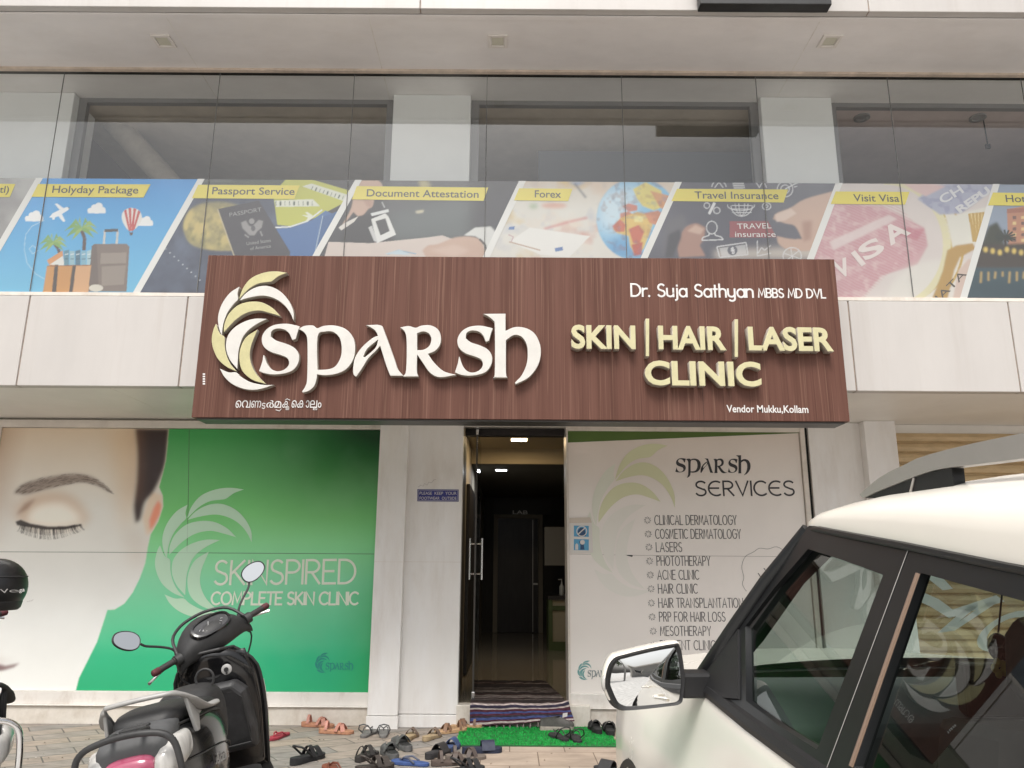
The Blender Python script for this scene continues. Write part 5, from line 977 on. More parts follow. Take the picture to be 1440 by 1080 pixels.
def shoe(kind, px, py, ang, c1, c2, label, flip=1, k=1.0, z=.008, grp=None, name=None, z_ref=.02):
    """px, py: where its middle shows; ang: where the toe points, degrees counter-clockwise from the right seen from above"""
    k = k*1.1; x, y = onZ(px, py, z+z_ref); L = .26*k
    nm = name or {'thong': 'flip_flop', 'slide': 'slide_slipper', 'clog': 'clog', 'cross': 'strap_sandal', 'back': 'back_strap_sandal', 'shoe': 'slip_on_shoe', 'loop': 'loop_sandal', 'chappal': 'loop_sandal'}[kind]
    Mx = Matrix.Translation((x, y, z)) @ Matrix.Rotation(R(ang), 4, 'Z') @ Matrix.Diagonal((k, k*flip, k, 1)) @ Matrix.Translation((-.13, 0, 0))
    cat = {'shoe': 'shoe', 'clog': 'clog', 'thong': 'flip flop', 'slide': 'slipper'}.get(kind, 'sandal')
    E = empty(nm, label, cat, (x, y, z), grp or 'footwear left outside the clinic door')
    ms = fmat(c1, .75); mu = fmat(c2, .55)
    def put(n_, mb, m_, **kw):
        mb.xform(Mx); return mb.build(n_, m_, E, **kw)
    if kind == 'thong':
        put('sole', sole(0, .016), ms, smooth=R(50)); s = MB(); t = Vector((.195, .004, .018))
        for sy in (-1, 1): s.tube([t, (.17, sy*.014, .038), (.13, sy*.030, .040), (.085, sy*.038, .016)], [.005, .006, .0065, .006], 8)
        s.lathe([(.007, .0), (.007, .012), (.002, .014)], (.196, .004, .016), 'z', 10); put('strap', s, mu, smooth=True)
    elif kind == 'slide':
        put('sole', sole(0, .028, wedge=.008), ms, smooth=R(50)); s = MB(); strap((.165, -.045, .02), (.165, .045, .02), .05, .085, s, .005); put('strap', s, mu, smooth=True)
    elif kind == 'cross':
        put('sole', sole(0, .018, wedge=.012), ms, smooth=R(50)); s = MB(); strap((.19, -.044, .016), (.14, .042, .016), .046, .03, s); strap((.135, -.042, .018), (.19, .046, .016), .05, .03, s); strap((.06, -.034, .025), (.06, .034, .025), .055, .02, s); put('strap', s, mu, smooth=True)
    elif kind == 'back':
        put('sole', sole(0, .024, wedge=.012), ms, smooth=R(50)); s = MB(); strap((.19, -.045, .02), (.19, .047, .02), .045, .04, s, .004); strap((.14, -.042, .022), (.14, .042, .022), .055, .03, s, .004)
        rw = [Vector(p) for p in smooth_loop3([(.125, -.040, .03), (.085, -.043, .062), (.045, -.034, .088), (.03, 0, .094), (.045, .034, .088), (.085, .043, .062), (.125, .040, .03)])]; s.tube(rw, .0058, 8); put('strap', s, mu, smooth=True)
    elif kind == 'loop':
        put('sole', sole(0, .016), ms, smooth=R(50)); s = MB(); s.tube([(.19, .004, .016), (.185, .004, .036), (.17, -.018, .052), (.13, -.03, .05), (.1, -.036, .018)], .004, 7).tube([(.185, .004, .036), (.17, .022, .052), (.13, .034, .05), (.1, .038, .018)], .004, 7)
        s.tube([(.1, -.036, .018), (.05, -.05, .05), (.02, -.035, .085), (.012, 0, .095), (.02, .035, .085), (.05, .05, .05), (.1, .038, .018)], .0045, 7); put('strap', s, mu, smooth=True)
    elif kind == 'chappal':
        put('sole', sole(0, .02, wedge=.012), ms, smooth=R(50)); s = MB(); s.tube([(.215, .0, .02), (.21, .0, .036)], .005, 7); strap((.175, -.046, .014), (.175, .048, .014), .046, .045, s, .004)
        s.lathe([(.014, -.004), (.014, .004)], (.195, -.002, .055), 'x', 12); put('strap', s, mu, smooth=True)
    else:                                                # clog, shoe: closed upper over the front, open heel or full
        put('sole', sole(0, .022, wedge=.008, grow=.0), ms, smooth=R(50)); q = foot(.262, .092); s = MB(); n = len(q); full = kind == 'shoe'
        rows = []
        for h, sc_, in ((.02, 1.02), (.035, 1.03), (.052, .93), (.064, .72), (.070, .5)):
            row = []
            for x_, y_ in q:
                t = x_/.262; top = (1 if t > .5 else (.85+.2*t if full else .22))*(1.35 if full else 1); zz_ = .02+(h-.02)*top*(1-.42*max(0, t-.62)/.38)
                cx = .17 if not full else .15; a_ = 1 if h < .04 else sc_
                if t < .5: a_ = 1.0 if h < .04 else (.97 if full else 1.0)
                row.append((cx+(x_-cx)*a_, y_*(sc_ if t > .5 else a_), zz_))
            rows.append(row)
        s.rings(rows, True, (False, False)); put('upper', s, mu, smooth=R(60))
        ins = MB(); ins.rings([[(.13+(x_-.13)*.9, y_*.88, .031) for x_, y_ in q]], True, (True, False)); put('insole', ins, fmat((.02, .02, .02), .8))
        if kind == 'clog':
            s = MB(); strap((.115, -.043, .03), (.115, .043, .03), .045, .035, s, .004); put('instep', s, mu, smooth=True)
    return E
BK = (.022, .022, .024); BK2 = (.035, .034, .036)
S = shoe
S('thong', 392, 1033, 250, (.30, .03, .05), (.35, .04, .06), 'red flip flop half hidden behind the scooter leg shield', k=.9)
S('cross', 447, 1018, -8, (.42, .20, .12), (.48, .22, .17), 'pink strapped sandal nearest the plinth under the green poster', k=1.0, name='strap_sandal')
S('cross', 473, 1027, -5, (.44, .22, .13), (.50, .23, .18), 'pink strapped sandal in front of its pair by the plinth', 1, 1.0, name='strap_sandal')
S('loop', 518, 1029, 80, (.16, .155, .15), (.07, .075, .08), 'grey loop sandal at the left pillar foot, nearer the green poster', 1, .92)
S('loop', 539, 1029, 100, (.17, .165, .16), (.075, .08, .085), 'grey loop sandal at the left pillar foot, nearer the door', -1, .92)
S('chappal', 577, 1034, 82, (.36, .27, .16), (.16, .11, .08), 'beige studded flip flop left of its pair below the wide pillar', 1, .92, name='beaded_sandal')
S('chappal', 607, 1034, 70, (.37, .28, .17), (.17, .12, .09), 'beige studded flip flop right of its pair below the wide pillar', -1, .92, name='beaded_sandal')
S('cross', 634, 1026, 200, (.46, .29, .16), (.22, .12, .07), 'tan wedge sandal at the left corner of the green mat', 1, .95, name='wedge_sandal')
S('cross', 656, 1020, 170, (.45, .28, .15), (.20, .11, .07), 'tan wedge sandal touching the step beside the green mat', -1, .95, name='wedge_sandal')
S('back', 432, 1065, 62, BK, (.018, .018, .02), 'black sandal with raised heel strap standing alone near the scooter', 1, 1.08)
S('cross', 515, 1061, 75, (.03, .026, .024), (.03, .027, .026), 'black cross strap sandal left of the dark grey clogs', 1, 1.0)
S('back', 527, 1078, 40, (.05, .04, .036), (.055, .045, .04), 'dark brown sandal lying below the black cross strap sandal', -1, 1.0, name='slide_slipper')
S('clog', 549, 1058, 112, (.10, .10, .10), (.085, .085, .085), 'dark grey clog in front of its pair by the blue flip flop', 1, 1.05)
S('clog', 566, 1047, 118, (.11, .11, .11), (.09, .09, .09), 'dark grey clog behind its pair nearer the beige flip flops', -1, 1.05)
S('thong', 577, 1070, 160, (.045, .085, .24), (.08, .09, .13), 'blue flip flop beside the dark grey clogs', 1, .98)
S('thong', 468, 1079, 120, (.20, .06, .035), (.16, .05, .03), 'rust brown flip flop at the bottom edge of the picture', 1, .95)
S('slide', 615, 1058, 62, (.03, .028, .03), (.035, .033, .034), 'black slide slipper leaning beside the blue one at the mat corner', 1, .95)
S('slide', 634, 1050, 75, (.05, .075, .17), (.05, .08, .18), 'blue slide slipper just below the left corner of the green mat', -1, .92)
S('cross', 635, 1070, 20, (.09, .065, .055), (.10, .075, .065), 'brown strapped sandal in the heap left of the pale path', 1, 1.0)
S('cross', 655, 1063, 10, (.16, .13, .11), (.085, .065, .058), 'grey brown strapped sandal on the edge of the pale path', -1, 1.0)
S('slide', 678, 1054, 12, (.015, .02, .045), (.017, .022, .05), 'navy slide slipper on the pale path below the green mat', 1, 1.02)
S('back', 655, 1082, 40, BK, BK, 'black sandal at the bottom of the heap on the pale path', 1, 1.0)
S('shoe', 783, 1022, 15, (.36, .32, .28), (.10, .095, .09), 'grey canvas slip on shoe on the green mat, nearer the door', 1, 1.02, z=.018)
S('shoe', 800, 1014, 18, (.35, .31, .27), (.095, .09, .085), 'grey canvas slip on shoe on the green mat, against the step', -1, 1.02, z=.018)
S('loop', 786, 1034, 112, BK, BK2, 'black thong sandal on the green mat, left one of its pair', 1, .98, z=.018)
S('loop', 808, 1036, 100, BK, BK2, 'black thong sandal on the green mat, right one of its pair', -1, .98, z=.018)
S('clog', 838, 1024, 95, (.018, .018, .018), (.02, .02, .021), 'black clog at the right end of the green mat, left one of its pair', 1, 1.0, z=.018)
S('clog', 857, 1026, 88, (.018, .018, .018), (.02, .02, .021), 'black clog at the right end of the green mat, right one of its pair', -1, 1.0, z=.018)
S('back', 886, 1043, 80, (.028, .022, .022), (.024, .02, .02), 'black buckled sandal between the green mat and the white car', 1, 1.05)
S('slide', 862, 1084, 140, BK, BK2, 'black slide slipper at the bottom edge left of the car', 1, 1.0)

lt = MB(); r_ = random.Random(21)
for i in range(240):
    x, y = r_.uniform(-3.6, 2.0), 4.6+2.3*r_.random()**.6; a = r_.uniform(0, 6.28); l = r_.uniform(.003, .011)*(1.8 if r_.random() < .12 else 1); dx, dy = math.cos(a)*l, math.sin(a)*l; lt.add([(x-dx, y-dy, .0095), (x+dy*.5, y-dx*.5, .0105+l*.35), (x+dx, y+dy, .0098), (x-dy*.5, y+dx*.5, .0102)], [(0, 1, 2, 3)]); lt.mi[-1] = r_.choice([0, 0, 0, 1])
o = lt.build('litter', [mat('dry_leaf_bits', (.16, .11, .07), .9, var=.4, vscale=5), mat('pale_grit', (.42, .39, .35), .9)]); setp(o, 'scattered grit and dry leaf bits on the paving before the shop', 'litter', kind='stuff')
# ================================================================ scooters
M['gloss_black'] = mat('gloss_black_paint', (.010, .010, .011), .16, var=.3, vscale=5, coat=.4)
M['matt_black'] = mat('matt_black_plastic', (.030, .030, .031), .52, var=.35, vscale=9, bump=.06, bscale=400)
M['dusty_grey'] = mat('dusty_grey_plastic', (.085, .087, .09), .6, var=.3, vscale=7)
M['dark_grey'] = mat('scuffed_dark_plastic', (.040, .040, .042), .5, var=.35, vscale=9, fine=.15)
M['vinyl'] = mat('seat_vinyl', (.028, .028, .029), .48, var=.3, vscale=8, bump=.15, bscale=500)
M['silver'] = mat('silver_paint', (.36, .355, .345), .5, metal=.15, var=.12, vscale=8)
M['rubber'] = mat('tyre_rubber', (.022, .022, .022), .85, var=.3, vscale=15)
M['chrome'] = mat('chrome', (.80, .80, .80), .09, metal=1)
M['mirror'] = mat('mirror_glass', (.86, .87, .87), .01, metal=1)
M['grip'] = mat('grip_rubber', (.028, .024, .024), .7, bump=.3, bscale=250); M['grip_red'] = mat('worn_red_grip_end', (.10, .022, .028), .7, var=.4, vscale=30)
M['red_lens'] = mat('pink_red_tail_lens', (.36, .075, .135), .12, var=.25, vscale=6, coat=.6); M['clear_lens'] = mat('clear_lens', (.50, .49, .47), .12, var=.22, vscale=30, stretch=(1, 1, .2), coat=.5)
M['gauge'] = mat('gauge_face', (.045, .045, .048), .2, var=.5, vscale=26, coat=.25)
HEADP = Vector((.86, 0, 1.0)); AXS = Vector((-math.sin(.46), 0, math.cos(.46)))
def sup(x, yc, zc, w, h, p=.75, n=24, top=None):
    out = []
    for i in range(n):
        a = 2*math.pi*i/n; c, s_ = math.cos(a), math.sin(a); out.append((x, yc+w*math.copysign(abs(c)**p, c), zc+h*math.copysign(abs(s_)**p, s_)))
    return out
def make_scooter(label, X, Y, Z, yaw, lean, steer, rail, guard, lettering=True):
    f = Vector((math.sin(yaw), math.cos(yaw), 0)); l0 = Vector((-math.cos(yaw), math.sin(yaw), 0)); u0 = Vector((0, 0, 1))
    l = l0*math.cos(lean)-u0*math.sin(lean); u = l0*math.sin(lean)+u0*math.cos(lean)
    mw = Matrix(((f.x, l.x, u.x, X), (f.y, l.y, u.y, Y), (f.z, l.z, u.z, Z), (0, 0, 0, 1)))
    E = empty('scooter', label, 'scooter', mw=mw)
    ST = Matrix.Translation(HEADP) @ Matrix.Rotation(steer, 4, AXS) @ Matrix.Translation(-HEADP)
    def put(n_, mb, m_, parent=None, st=False, **kw):
        if st: mb.xform(ST)
        return mb.build(n_, m_, parent or E, world=False, **kw)
    # rear body
    b = MB(); b.rings([sup(x, 0, (z0+z1)/2, w_, (z1-z0)/2, .62) for x, w_, z0, z1 in ((-.405, .085, .565, .66), (-.38, .125, .50, .695), (-.30, .158, .42, .725), (-.18, .182, .36, .745), (0, .196, .33, .75), (.18, .192, .33, .735), (.30, .172, .34, .71), (.38, .145, .36, .66), (.42, .12, .40, .56))])
    put('body', b, M['gloss_black'], smooth=R(60), sub=1)
    ln_ = MB(); ln_.tube(smooth_loop3([(.33, -.165, .50), (.2, -.196, .545), (0, -.201, .565), (-.2, -.19, .575), (-.34, -.15, .58)]), .0028, 6); put('body_seam', ln_, M['matt_black'])
    t = MB(); t.rings([sup(x, 0, (z0+z1)/2, w_, (z1-z0)/2, .6) for x, w_, z0, z1 in ((-.425, .10, .62, .685), (-.40, .128, .60, .728), (-.33, .14, .62, .748), (-.22, .13, .66, .757), (-.16, .11, .70, .755))]); put('tail_cowl', t, M['dusty_grey'], smooth=R(60))
    v = MB()
    for k in range(2): v.box(-.37+k*.032, -.352+k*.032, -.055, .05, .735+k*.003, .753+k*.002)
    put('cowl_vent', v, M['matt_black'], bevel=.004)
    lamp_ = MB(); lamp_.rings([sup(x, 0, z, w_, h, .7) for x, z, w_, h in ((-.40, .615, .10, .05), (-.445, .612, .092, .045), (-.462, .605, .06, .03))]); put('tail_light', lamp_, M['red_lens'], smooth=R(50))
    for s_ in (-1, 1):
        q = MB(); q.rings([sup(x, s_*y, z, w_, h, .8) for x, y, z, w_, h in ((-.25, .150, .64, .03, .055), (-.34, .140, .632, .045, .062), (-.415, .118, .61, .038, .052), (-.44, .108, .595, .018, .03))]); put('rear_indicator', q, M['clear_lens'], smooth=R(50))
    # seat, grab rail, guard
    DZ = -.055
    s_ = MB(); s_.rings([sup(x, 0, (z0+z1)/2+DZ, w_, (z1-z0)/2, .7) for x, w_, z0, z1 in ((-.285, .07, .765, .80), (-.26, .115, .755, .842), (-.18, .142, .75, .862), (-.04, .15, .745, .858), (.05, .152, .745, .832), (.18, .15, .735, .818), (.32, .135, .715, .815), (.42, .105, .69, .80), (.475, .07, .68, .77), (.49, .04, .69, .745))]); seat = put('seat', s_, M['vinyl'], smooth=R(70), sub=1)
    q = MB(); q.tube(smooth_loop3([(-.27, -.118, .77), (-.1, -.155, .765), (.1, -.157, .757), (.3, -.142, .735), (.42, -.108, .712)]), .006, 6); q.xform(Matrix.Translation((0,0,DZ))); put('piping', q, M['matt_black'], seat)
    ring_ = MB(); rp = [(.335+.0*i, -.05+.042*math.cos(i*math.pi/8), .845+.045*math.sin(i*math.pi/8)) for i in range(17)]; ring_.tube(rp, .006, 8); ring_.xform(Matrix.Translation((.03,-.03,DZ+.03))); put('seat_loop', ring_, M['matt_black'], seat, smooth=True)
    g_ = MB()
    path_ = smooth_loop3([(.15, -.178, .785), (.02, -.190, .79), (-.09, -.186, .80), (-.17, -.172, .845), (-.245, -.142, .888), (-.275, -.10, .896), (-.285, 0, .899), (-.275, .10, .896), (-.245, .142, .888), (-.17, .172, .845), (-.09, .186, .80), (.02, .190, .79), (.15, .178, .785)], 3)
    rows = []
    for i, p in enumerate(path_):
        k = i/(len(path_)-1); e = min(k, 1-k)*2; wd = .036 if e < .42 else .030 if e < .55 else .017; th_ = .011; dv = Vector((0, 1, 0)) if e < .62 else Vector((1, 0, 0)); p = Vector(p)
        if e < .06: wd *= .55
        rows.append([p+dv*wd*a+Vector((0, 0, th_*c)) for a, c in ((1, 0), (.75, .8), (0, 1), (-.75, .8), (-1, 0), (-.75, -.8), (0, -1), (.75, -.8))])
    g_.rings(rows); g_.xform(Matrix.Translation((0,0,DZ))); put('grab_rail', g_, rail, smooth=R(60), sub=1)
    for sg in (-1, 1):
        me_ = [(-.05, .782), (-.10, .772), (-.13, .715), (-.165, .715), (-.185, .775), (-.21, .862), (-.17, .842), (-.12, .80)]
        q = MB(); q.rings([[(x, sg*(y+(.86-z)*.10), z) for x, z in me_] for y in (.150, .166)]); q.xform(Matrix.Translation((0,0,DZ))); put('rail_foot', q, rail, bevel=.004)
    q = MB(); q.rings([sup(x, 0, (z0+z1)/2, w_, (z1-z0)/2, .7) for x, w_, z0, z1 in ((.22, .10, .70, .775), (.30, .135, .66, .80), (.40, .145, .58, .815), (.48, .135, .50, .795), (.54, .115, .44, .76), (.575, .08, .42, .64))]); put('seat_hump', q, M['matt_black'], smooth=R(70), sub=1)
    q = MB(); q.tube(smooth_loop3([(-.24, -.19, .37), (-.38, -.195, .43), (-.44, -.192, .56), (-.455, -.18, .672), (-.465, -.145, .718), (-.47, -.08, .737), (-.472, 0, .743), (-.47, .08, .737), (-.465, .145, .718), (-.455, .18, .672), (-.44, .192, .56), (-.38, .195, .43), (-.24, .19, .37)]), .0125, 10); put('rear_guard', q, guard, smooth=True)
    q = MB(); q.tube([(-.37, .06, .74), (-.455, .055, .745)], .009, 8).tube([(-.37, -.06, .74), (-.455, -.055, .745)], .009, 8); put('guard_stay', q, M['matt_black'], smooth=True)
    # rear mudguard, wheels, engine, exhaust
    q = MB(); q.rings([[(-.02+r_*math.cos(a), y, .22+r_*math.sin(a)) for y, r_ in ((-.07, .27), (-.05, .285), (.05, .285), (.07, .27), (.065, .262), (-.065, .262))] for a in [R(60+i*12) for i in range(11)]]); put('mudguard', q, M['matt_black'], smooth=R(40))
    def wheel(c, st):
        w_ = MB(); r0, r1 = .135, .222; w_.lathe([(r0, -.03), (.17, -.045), (.205, -.045), (r1, -.025), (r1+.003, 0), (r1, .025), (.205, .045), (.17, .045), (r0, .03)], (0, 0, 0), 'y', 36, False); w_.xform(Matrix.Translation(c)); o = put('wheel', w_, M['rubber'], None, st, smooth=R(50))
        r_ = MB(); r_.lathe([(.134, -.032), (.134, .032)], (0, 0, 0), 'y', 32, False); r_.lathe([(.05, -.04), (.05, .04)], (0, 0, 0), 'y', 20)
        for k in range(5): a = 2*math.pi*k/5; r_.tube([(.045*math.cos(a), 0, .045*math.sin(a)), (.134*math.cos(a), 0, .134*math.sin(a))], .018, 8)
        r_.xform(Matrix.Translation(c)); put('rim', r_, M['silver'], o, st, smooth=R(40))
    wheel((0, 0, .222), False); wheel((1.24, 0, .222), True)
    q = MB(); q.rings([sup(x, .10, z, .05, h, .7, 16) for x, z, h in ((-.12, .24, .06), (-.05, .24, .09), (.2, .27, .09), (.38, .30, .07), (.42, .30, .03))]); put('engine_case', q, M['dusty_grey'], smooth=R(60))
    q = MB(); q.tube([(.25, -.10, .2), (.1, -.15, .2), (-.05, -.17, .24), (-.30, -.18, .33)], [.02, .04, .055, .05], 16); put('exhaust', q, M['matt_black'], smooth=True)
    # footboard and leg shield
    q = MB(); q.rings([sup(x, 0, .27, w_, .035, .4, 16) for x, w_ in ((.36, .14), (.45, .19), (.62, .20), (.78, .19), (.86, .17))]); put('footboard', q, M['matt_black'], smooth=R(40))
    def shx(z): return .93-.17*(z-.28)/.62+.06*max(0, (.45-z)/.2)
    rows = []
    for i in range(17):
        z = .26+.66*i/16; hw = .16+.065*math.sin(min(1, max(0, (z-.26)/.5))*math.pi*.55)-(.11*max(0, (z-.76)/.16)**2.0)
        rows.append([(shx(z)+.055*(abs(k/6)**2.2)-.0+(.022 if abs(k) == 6 else 0), hw*k/6, z) for k in range(-6, 7)])
    q = MB(); q.rings(rows, False, (False, False)); o = put('leg_shield', q, M['gloss_black'], smooth=True); md = o.modifiers.new('s', 'SOLIDIFY'); md.thickness = .012; md.offset = -1
    edge = [r_[0] for r_ in rows]+[(shx(.925), y, .925) for y in (-.06, 0, .06)]+[r_[-1] for r_ in rows[::-1]]
    q = MB(); q.tube(edge, .0085, 8); put('shield_trim', q, M['matt_black'], smooth=True)
    q = MB(); q.tube([(x+.016, y-.004, z) for x, y, z in [r_[0] for r_ in rows][3:12]], .004, 6); put('trim_strip', q, M['chrome'], smooth=True)
    q = MB(); q.rings([[(shx(z)-d, y, z) for y, z in ((-.165, .39), (.155, .39), (.165, .50), (.16, .70), (.12, .755), (-.12, .755), (-.17, .70), (-.178, .50))] for d in (0, .075)]+[[(shx(z)-.10, y*.88, .56+(z-.56)*.88) for y, z in ((-.165, .39), (.155, .39), (.165, .50), (.16, .70), (.12, .755), (-.12, .755), (-.17, .70), (-.178, .50))]]); put('glove_box', q, M['dark_grey'], bevel=.012)
    q = MB(); pts = [(-.150, .425), (-.148, .665), (-.115, .70), (-.0, .70), (.0, .425)]
    for a, c in zip(pts, pts[1:]+pts[:1]): q.tube([(shx(a[1])-.102, a[0], a[1]), (shx(c[1])-.102, c[0], c[1])], .0035, 6)
    put('glove_box_lid', q, M['matt_black'])
    q = MB(); q.lathe([(.027, 0), (.027, .007), (.022, .010)], (0, 0, 0), 'x', 24); q.xform(Matrix.Translation((shx(.815)-.028, -.085, .815)) @ Matrix.Rotation(R(180), 4, 'Z')); k_ = put('key_lock', q, M['silver'], smooth=R(40))
    q = MB(); q.lathe([(.012, .012), (.012, .015)], (0, 0, 0), 'x', 14); q.box(.011, .016, -.004, .004, -.022, -.014); q.xform(Matrix.Translation((shx(.815)-.028, -.085, .815)) @ Matrix.Rotation(R(180), 4, 'Z')); put('keyhole', q, M['dark'], k_)
    q = MB(); q.rings([sup(x, 0, z, w_, h, .7, 20) for x, z, w_, h in ((.79, .83, .05, .05), (.815, .84, .09, .06), (.88, .85, .11, .065))]); put('steering_shroud', q, M['matt_black'], smooth=R(60))
    # outer apron, front mudguard, headlight, forks
    rows = []
    for i in range(13):
        z = .30+.60*i/12; hw = .15+.05*math.sin((z-.30)/.6*math.pi*.8); bul = .10*math.sin((z-.26)/.66*math.pi)**.7; rows.append([(shx(z)+.05+bul*(1-abs(k/6)**1.8), hw*k/6, z) for k in range(-6, 7)])
    q = MB(); q.rings(rows, False, (False, False)); o = put('front_apron', q, M['gloss_black'], smooth=True); md = o.modifiers.new('s', 'SOLIDIFY'); md.thickness = .01
    q = MB(); q.rings([[(1.24+r_*math.cos(a), y, .222+r_*math.sin(a)) for y, r_ in ((-.085, .235), (-.06, .27), (0, .285), (.06, .27), (.085, .235), (.08, .228), (0, .272), (-.08, .228))] for a in [R(15+i*13) for i in range(12)]]); put('front_mudguard', q, M['gloss_black'], None, True, smooth=R(50))
    q = MB()
    for sg in (-1, 1): q.tube([(1.24, sg*.075, .222), (1.16, sg*.07, .42), (1.05, sg*.04, .58)], .018, 10)
    q.tube([(1.05, 0, .56), (.90, 0, .92)], .03, 12); put('fork', q, M['dusty_grey'], None, True, smooth=True)
    # headset
    hs_ = MB(); prof = ((-.225, .020, .028, .92), (-.20, .034, .036, .965), (-.14, .068, .058, 1.0), (-.07, .095, .074, 1.015), (0, .104, .08, 1.02), (.07, .095, .074, 1.015), (.14, .068, .058, 1.0), (.20, .034, .036, .965), (.225, .020, .028, .92))
    def hring(y, dx, h, zc):
        out = []
        for i in range(24):
            a = 2*math.pi*i/24; c, s2 = math.cos(a), math.sin(a); X_ = dx*math.copysign(abs(c)**.7, c); Z_ = h*math.copysign(abs(s2)**.7, s2); out.append((.885+X_-Z_*.35-.01, y, zc+Z_+X_*.55-.0))
        return out
    hs_.rings([hring(*p) for p in prof]); hs = put('handlebar_cover', hs_, M['matt_black'], None, True, smooth=R(70), sub=1)
    n_ = Vector((-.8, 0, .6)).normalized(); e1 = Vector((0, 1, 0)); e2 = n_.cross(e1)
    def dial(cx, r1, r2, off, sq=.8): return [Vector((.802, 0, 1.052))+n_*off+e1*(cx+r1*math.copysign(abs(math.cos(a))**sq, math.cos(a)))+e2*(r2*math.copysign(abs(math.sin(a))**sq, math.sin(a))) for a in (2*math.pi*i/28 for i in range(28))]
    q = MB(); q.rings([dial(0, .115, .062, -.02), dial(0, .112, .058, .012), dial(0, .10, .048, .014), dial(0, .098, .046, .006)], True, (False, False)); put('meter_bezel', q, M['gloss_black'], hs, True, smooth=R(30))
    q = MB(); q.rings([dial(0, .099, .047, .0055)], True, (False, True)); put('meter', q, M['gauge'], hs, True)
    q = MB()
    for a in range(-60, 70, 15): d0 = Vector((.802, 0, 1.052))+n_*.0075; c_, s2 = math.sin(R(a)), math.cos(R(a)); q.tube([d0+e1*.07*c_+e2*(-.03+.052*s2), d0+e1*.082*c_+e2*(-.03+.064*s2)], .0014, 4)
    q.tube([Vector((.802, 0, 1.052))+n_*.008+e2*(-.025), Vector((.802, 0, 1.052))+n_*.008+e1*.03+e2*.02], .0015, 4); q.box(0, 0, 0, 0, 0, 0); put('meter_marks', q, mat('meter_print', (.6, .6, .6), .5), hs, True)
    q = MB(); q.rings([[(x, y*w_, z) for y, z in ((-1, .98+k), (1, .98+k), (1, 1.04-k), (-1, 1.04-k))] for x, w_, k in ((.96, .09, 0), (.99, .08, .005), (1.005, .05, .015))]); put('headlight', q, M['clear_lens'], hs, True, bevel=.006)
    q = MB(); q.tube(smooth_loop3([(.84, .205, 1.00), (.90, .17, 1.085), (.945, .09, 1.125), (.955, 0, 1.135), (.945, -.09, 1.125), (.90, -.17, 1.085), (.84, -.205, 1.0)]), .0085, 8); put('visor_hoop', q, M['matt_black'], hs, True, smooth=True)
    for sg in (-1, 1):
        q = MB(); q.lathe([(.017, .22), (.021, .225), (.021, .236), (.0165, .24), (.0165, .315), (.0165, .316)], (0, 0, 0), 'y', 16); q.xform(Matrix.Translation((.84, 0, .985)) @ Matrix.Diagonal((1, sg, 1, 1))); gr = put('grip', q, M['grip'], None, True, smooth=R(40))
        q = MB(); q.lathe([(.0168, .316), (.0185, .318), (.0185, .35), (.012, .356)], (0, 0, 0), 'y', 16); q.xform(Matrix.Translation((.84, 0, .985)) @ Matrix.Diagonal((1, sg, 1, 1))); put('grip_end', q, M['grip_red'], gr, True, smooth=R(40))
        q = MB(); q.tube(smooth_loop3([(.87, sg*.20, .985), (.905, sg*.25, .978), (.91, sg*.31, .965), (.895, sg*.365, .95)]), [.009]*4+[.007]*8+[.009], 8, flat=.6) if False else q.tube([(.87, sg*.20, .985), (.905, sg*.25, .978), (.91, sg*.31, .965), (.897, sg*.36, .952), (.893, sg*.372, .949)], [.009, .008, .007, .007, .009], 8); put('brake_lever', q, M['steel'], None, True, smooth=True)
        q = MB(); q.lathe([(.03, .195), (.03, .228), (.02, .232)], (.84, 0, .98), 'y', 16); q.xform(Matrix.Diagonal((1, sg, 1, 1))); put('switch_block', q, M['matt_black'], None, True, smooth=R(40))
        q = MB(); pth = smooth_loop3([(.87, sg*.19, 1.0), (.872, sg*.205, 1.045), (.872, sg*.25, 1.085), (.868, sg*.31, 1.125), (.866, sg*.33, 1.15)], 4); q.tube(pth, .0065, 8).blob((.87, sg*.192, 1.01), (.014, .014, .022), 10, 8); st_ = put('mirror_stem', q, M['matt_black'], None, True, smooth=True)
        mc = Vector((.866, sg*.375, 1.195)); nn = Vector((-1, -sg*.22, .06)).normalized(); a1 = Vector((0, sg*.8, .60 if sg > 0 else .12)); a1 = (a1-nn*a1.dot(nn)).normalized(); a2 = nn.cross(a1)
        def oval(r1, r2, off): return [mc+nn*off+a1*(r1*math.cos(a)*(1+.12*math.cos(a)))+a2*(r2*math.copysign(abs(math.sin(a))**.85, math.sin(a))) for a in (2*math.pi*i/32 for i in range(32))]
        q = MB(); q.rings([oval(.02, .012, -.035), oval(.052, .034, -.026), oval(.072, .05, -.008), oval(.074, .051, .0), oval(.071, .048, .004), oval(.067, .045, .003)], True, (True, False)); ms_ = put('mirror', q, M['matt_black'], None, True, smooth=R(50))
        q = MB(); q.rings([oval(.068, .046, .0028)], True, (False, True)); put('mirror_glass', q, M['mirror'], ms_, True)
    for sg in (-1, 1):
        q = MB(); q.tube(smooth_loop3([(.88, sg*.12, .96), (.90, sg*.22, .90), (.93, sg*.16, .80), (.95, sg*.05, .72)]), .005, 6); put('cable', q, M['matt_black'], None, True, smooth=True)
    q = MB(); q.tube([(.36, .14, .24), (.30, .30, -.0), (.29, .33, .0)], .011, 8); put('side_stand', q, M['matt_black'], smooth=True)
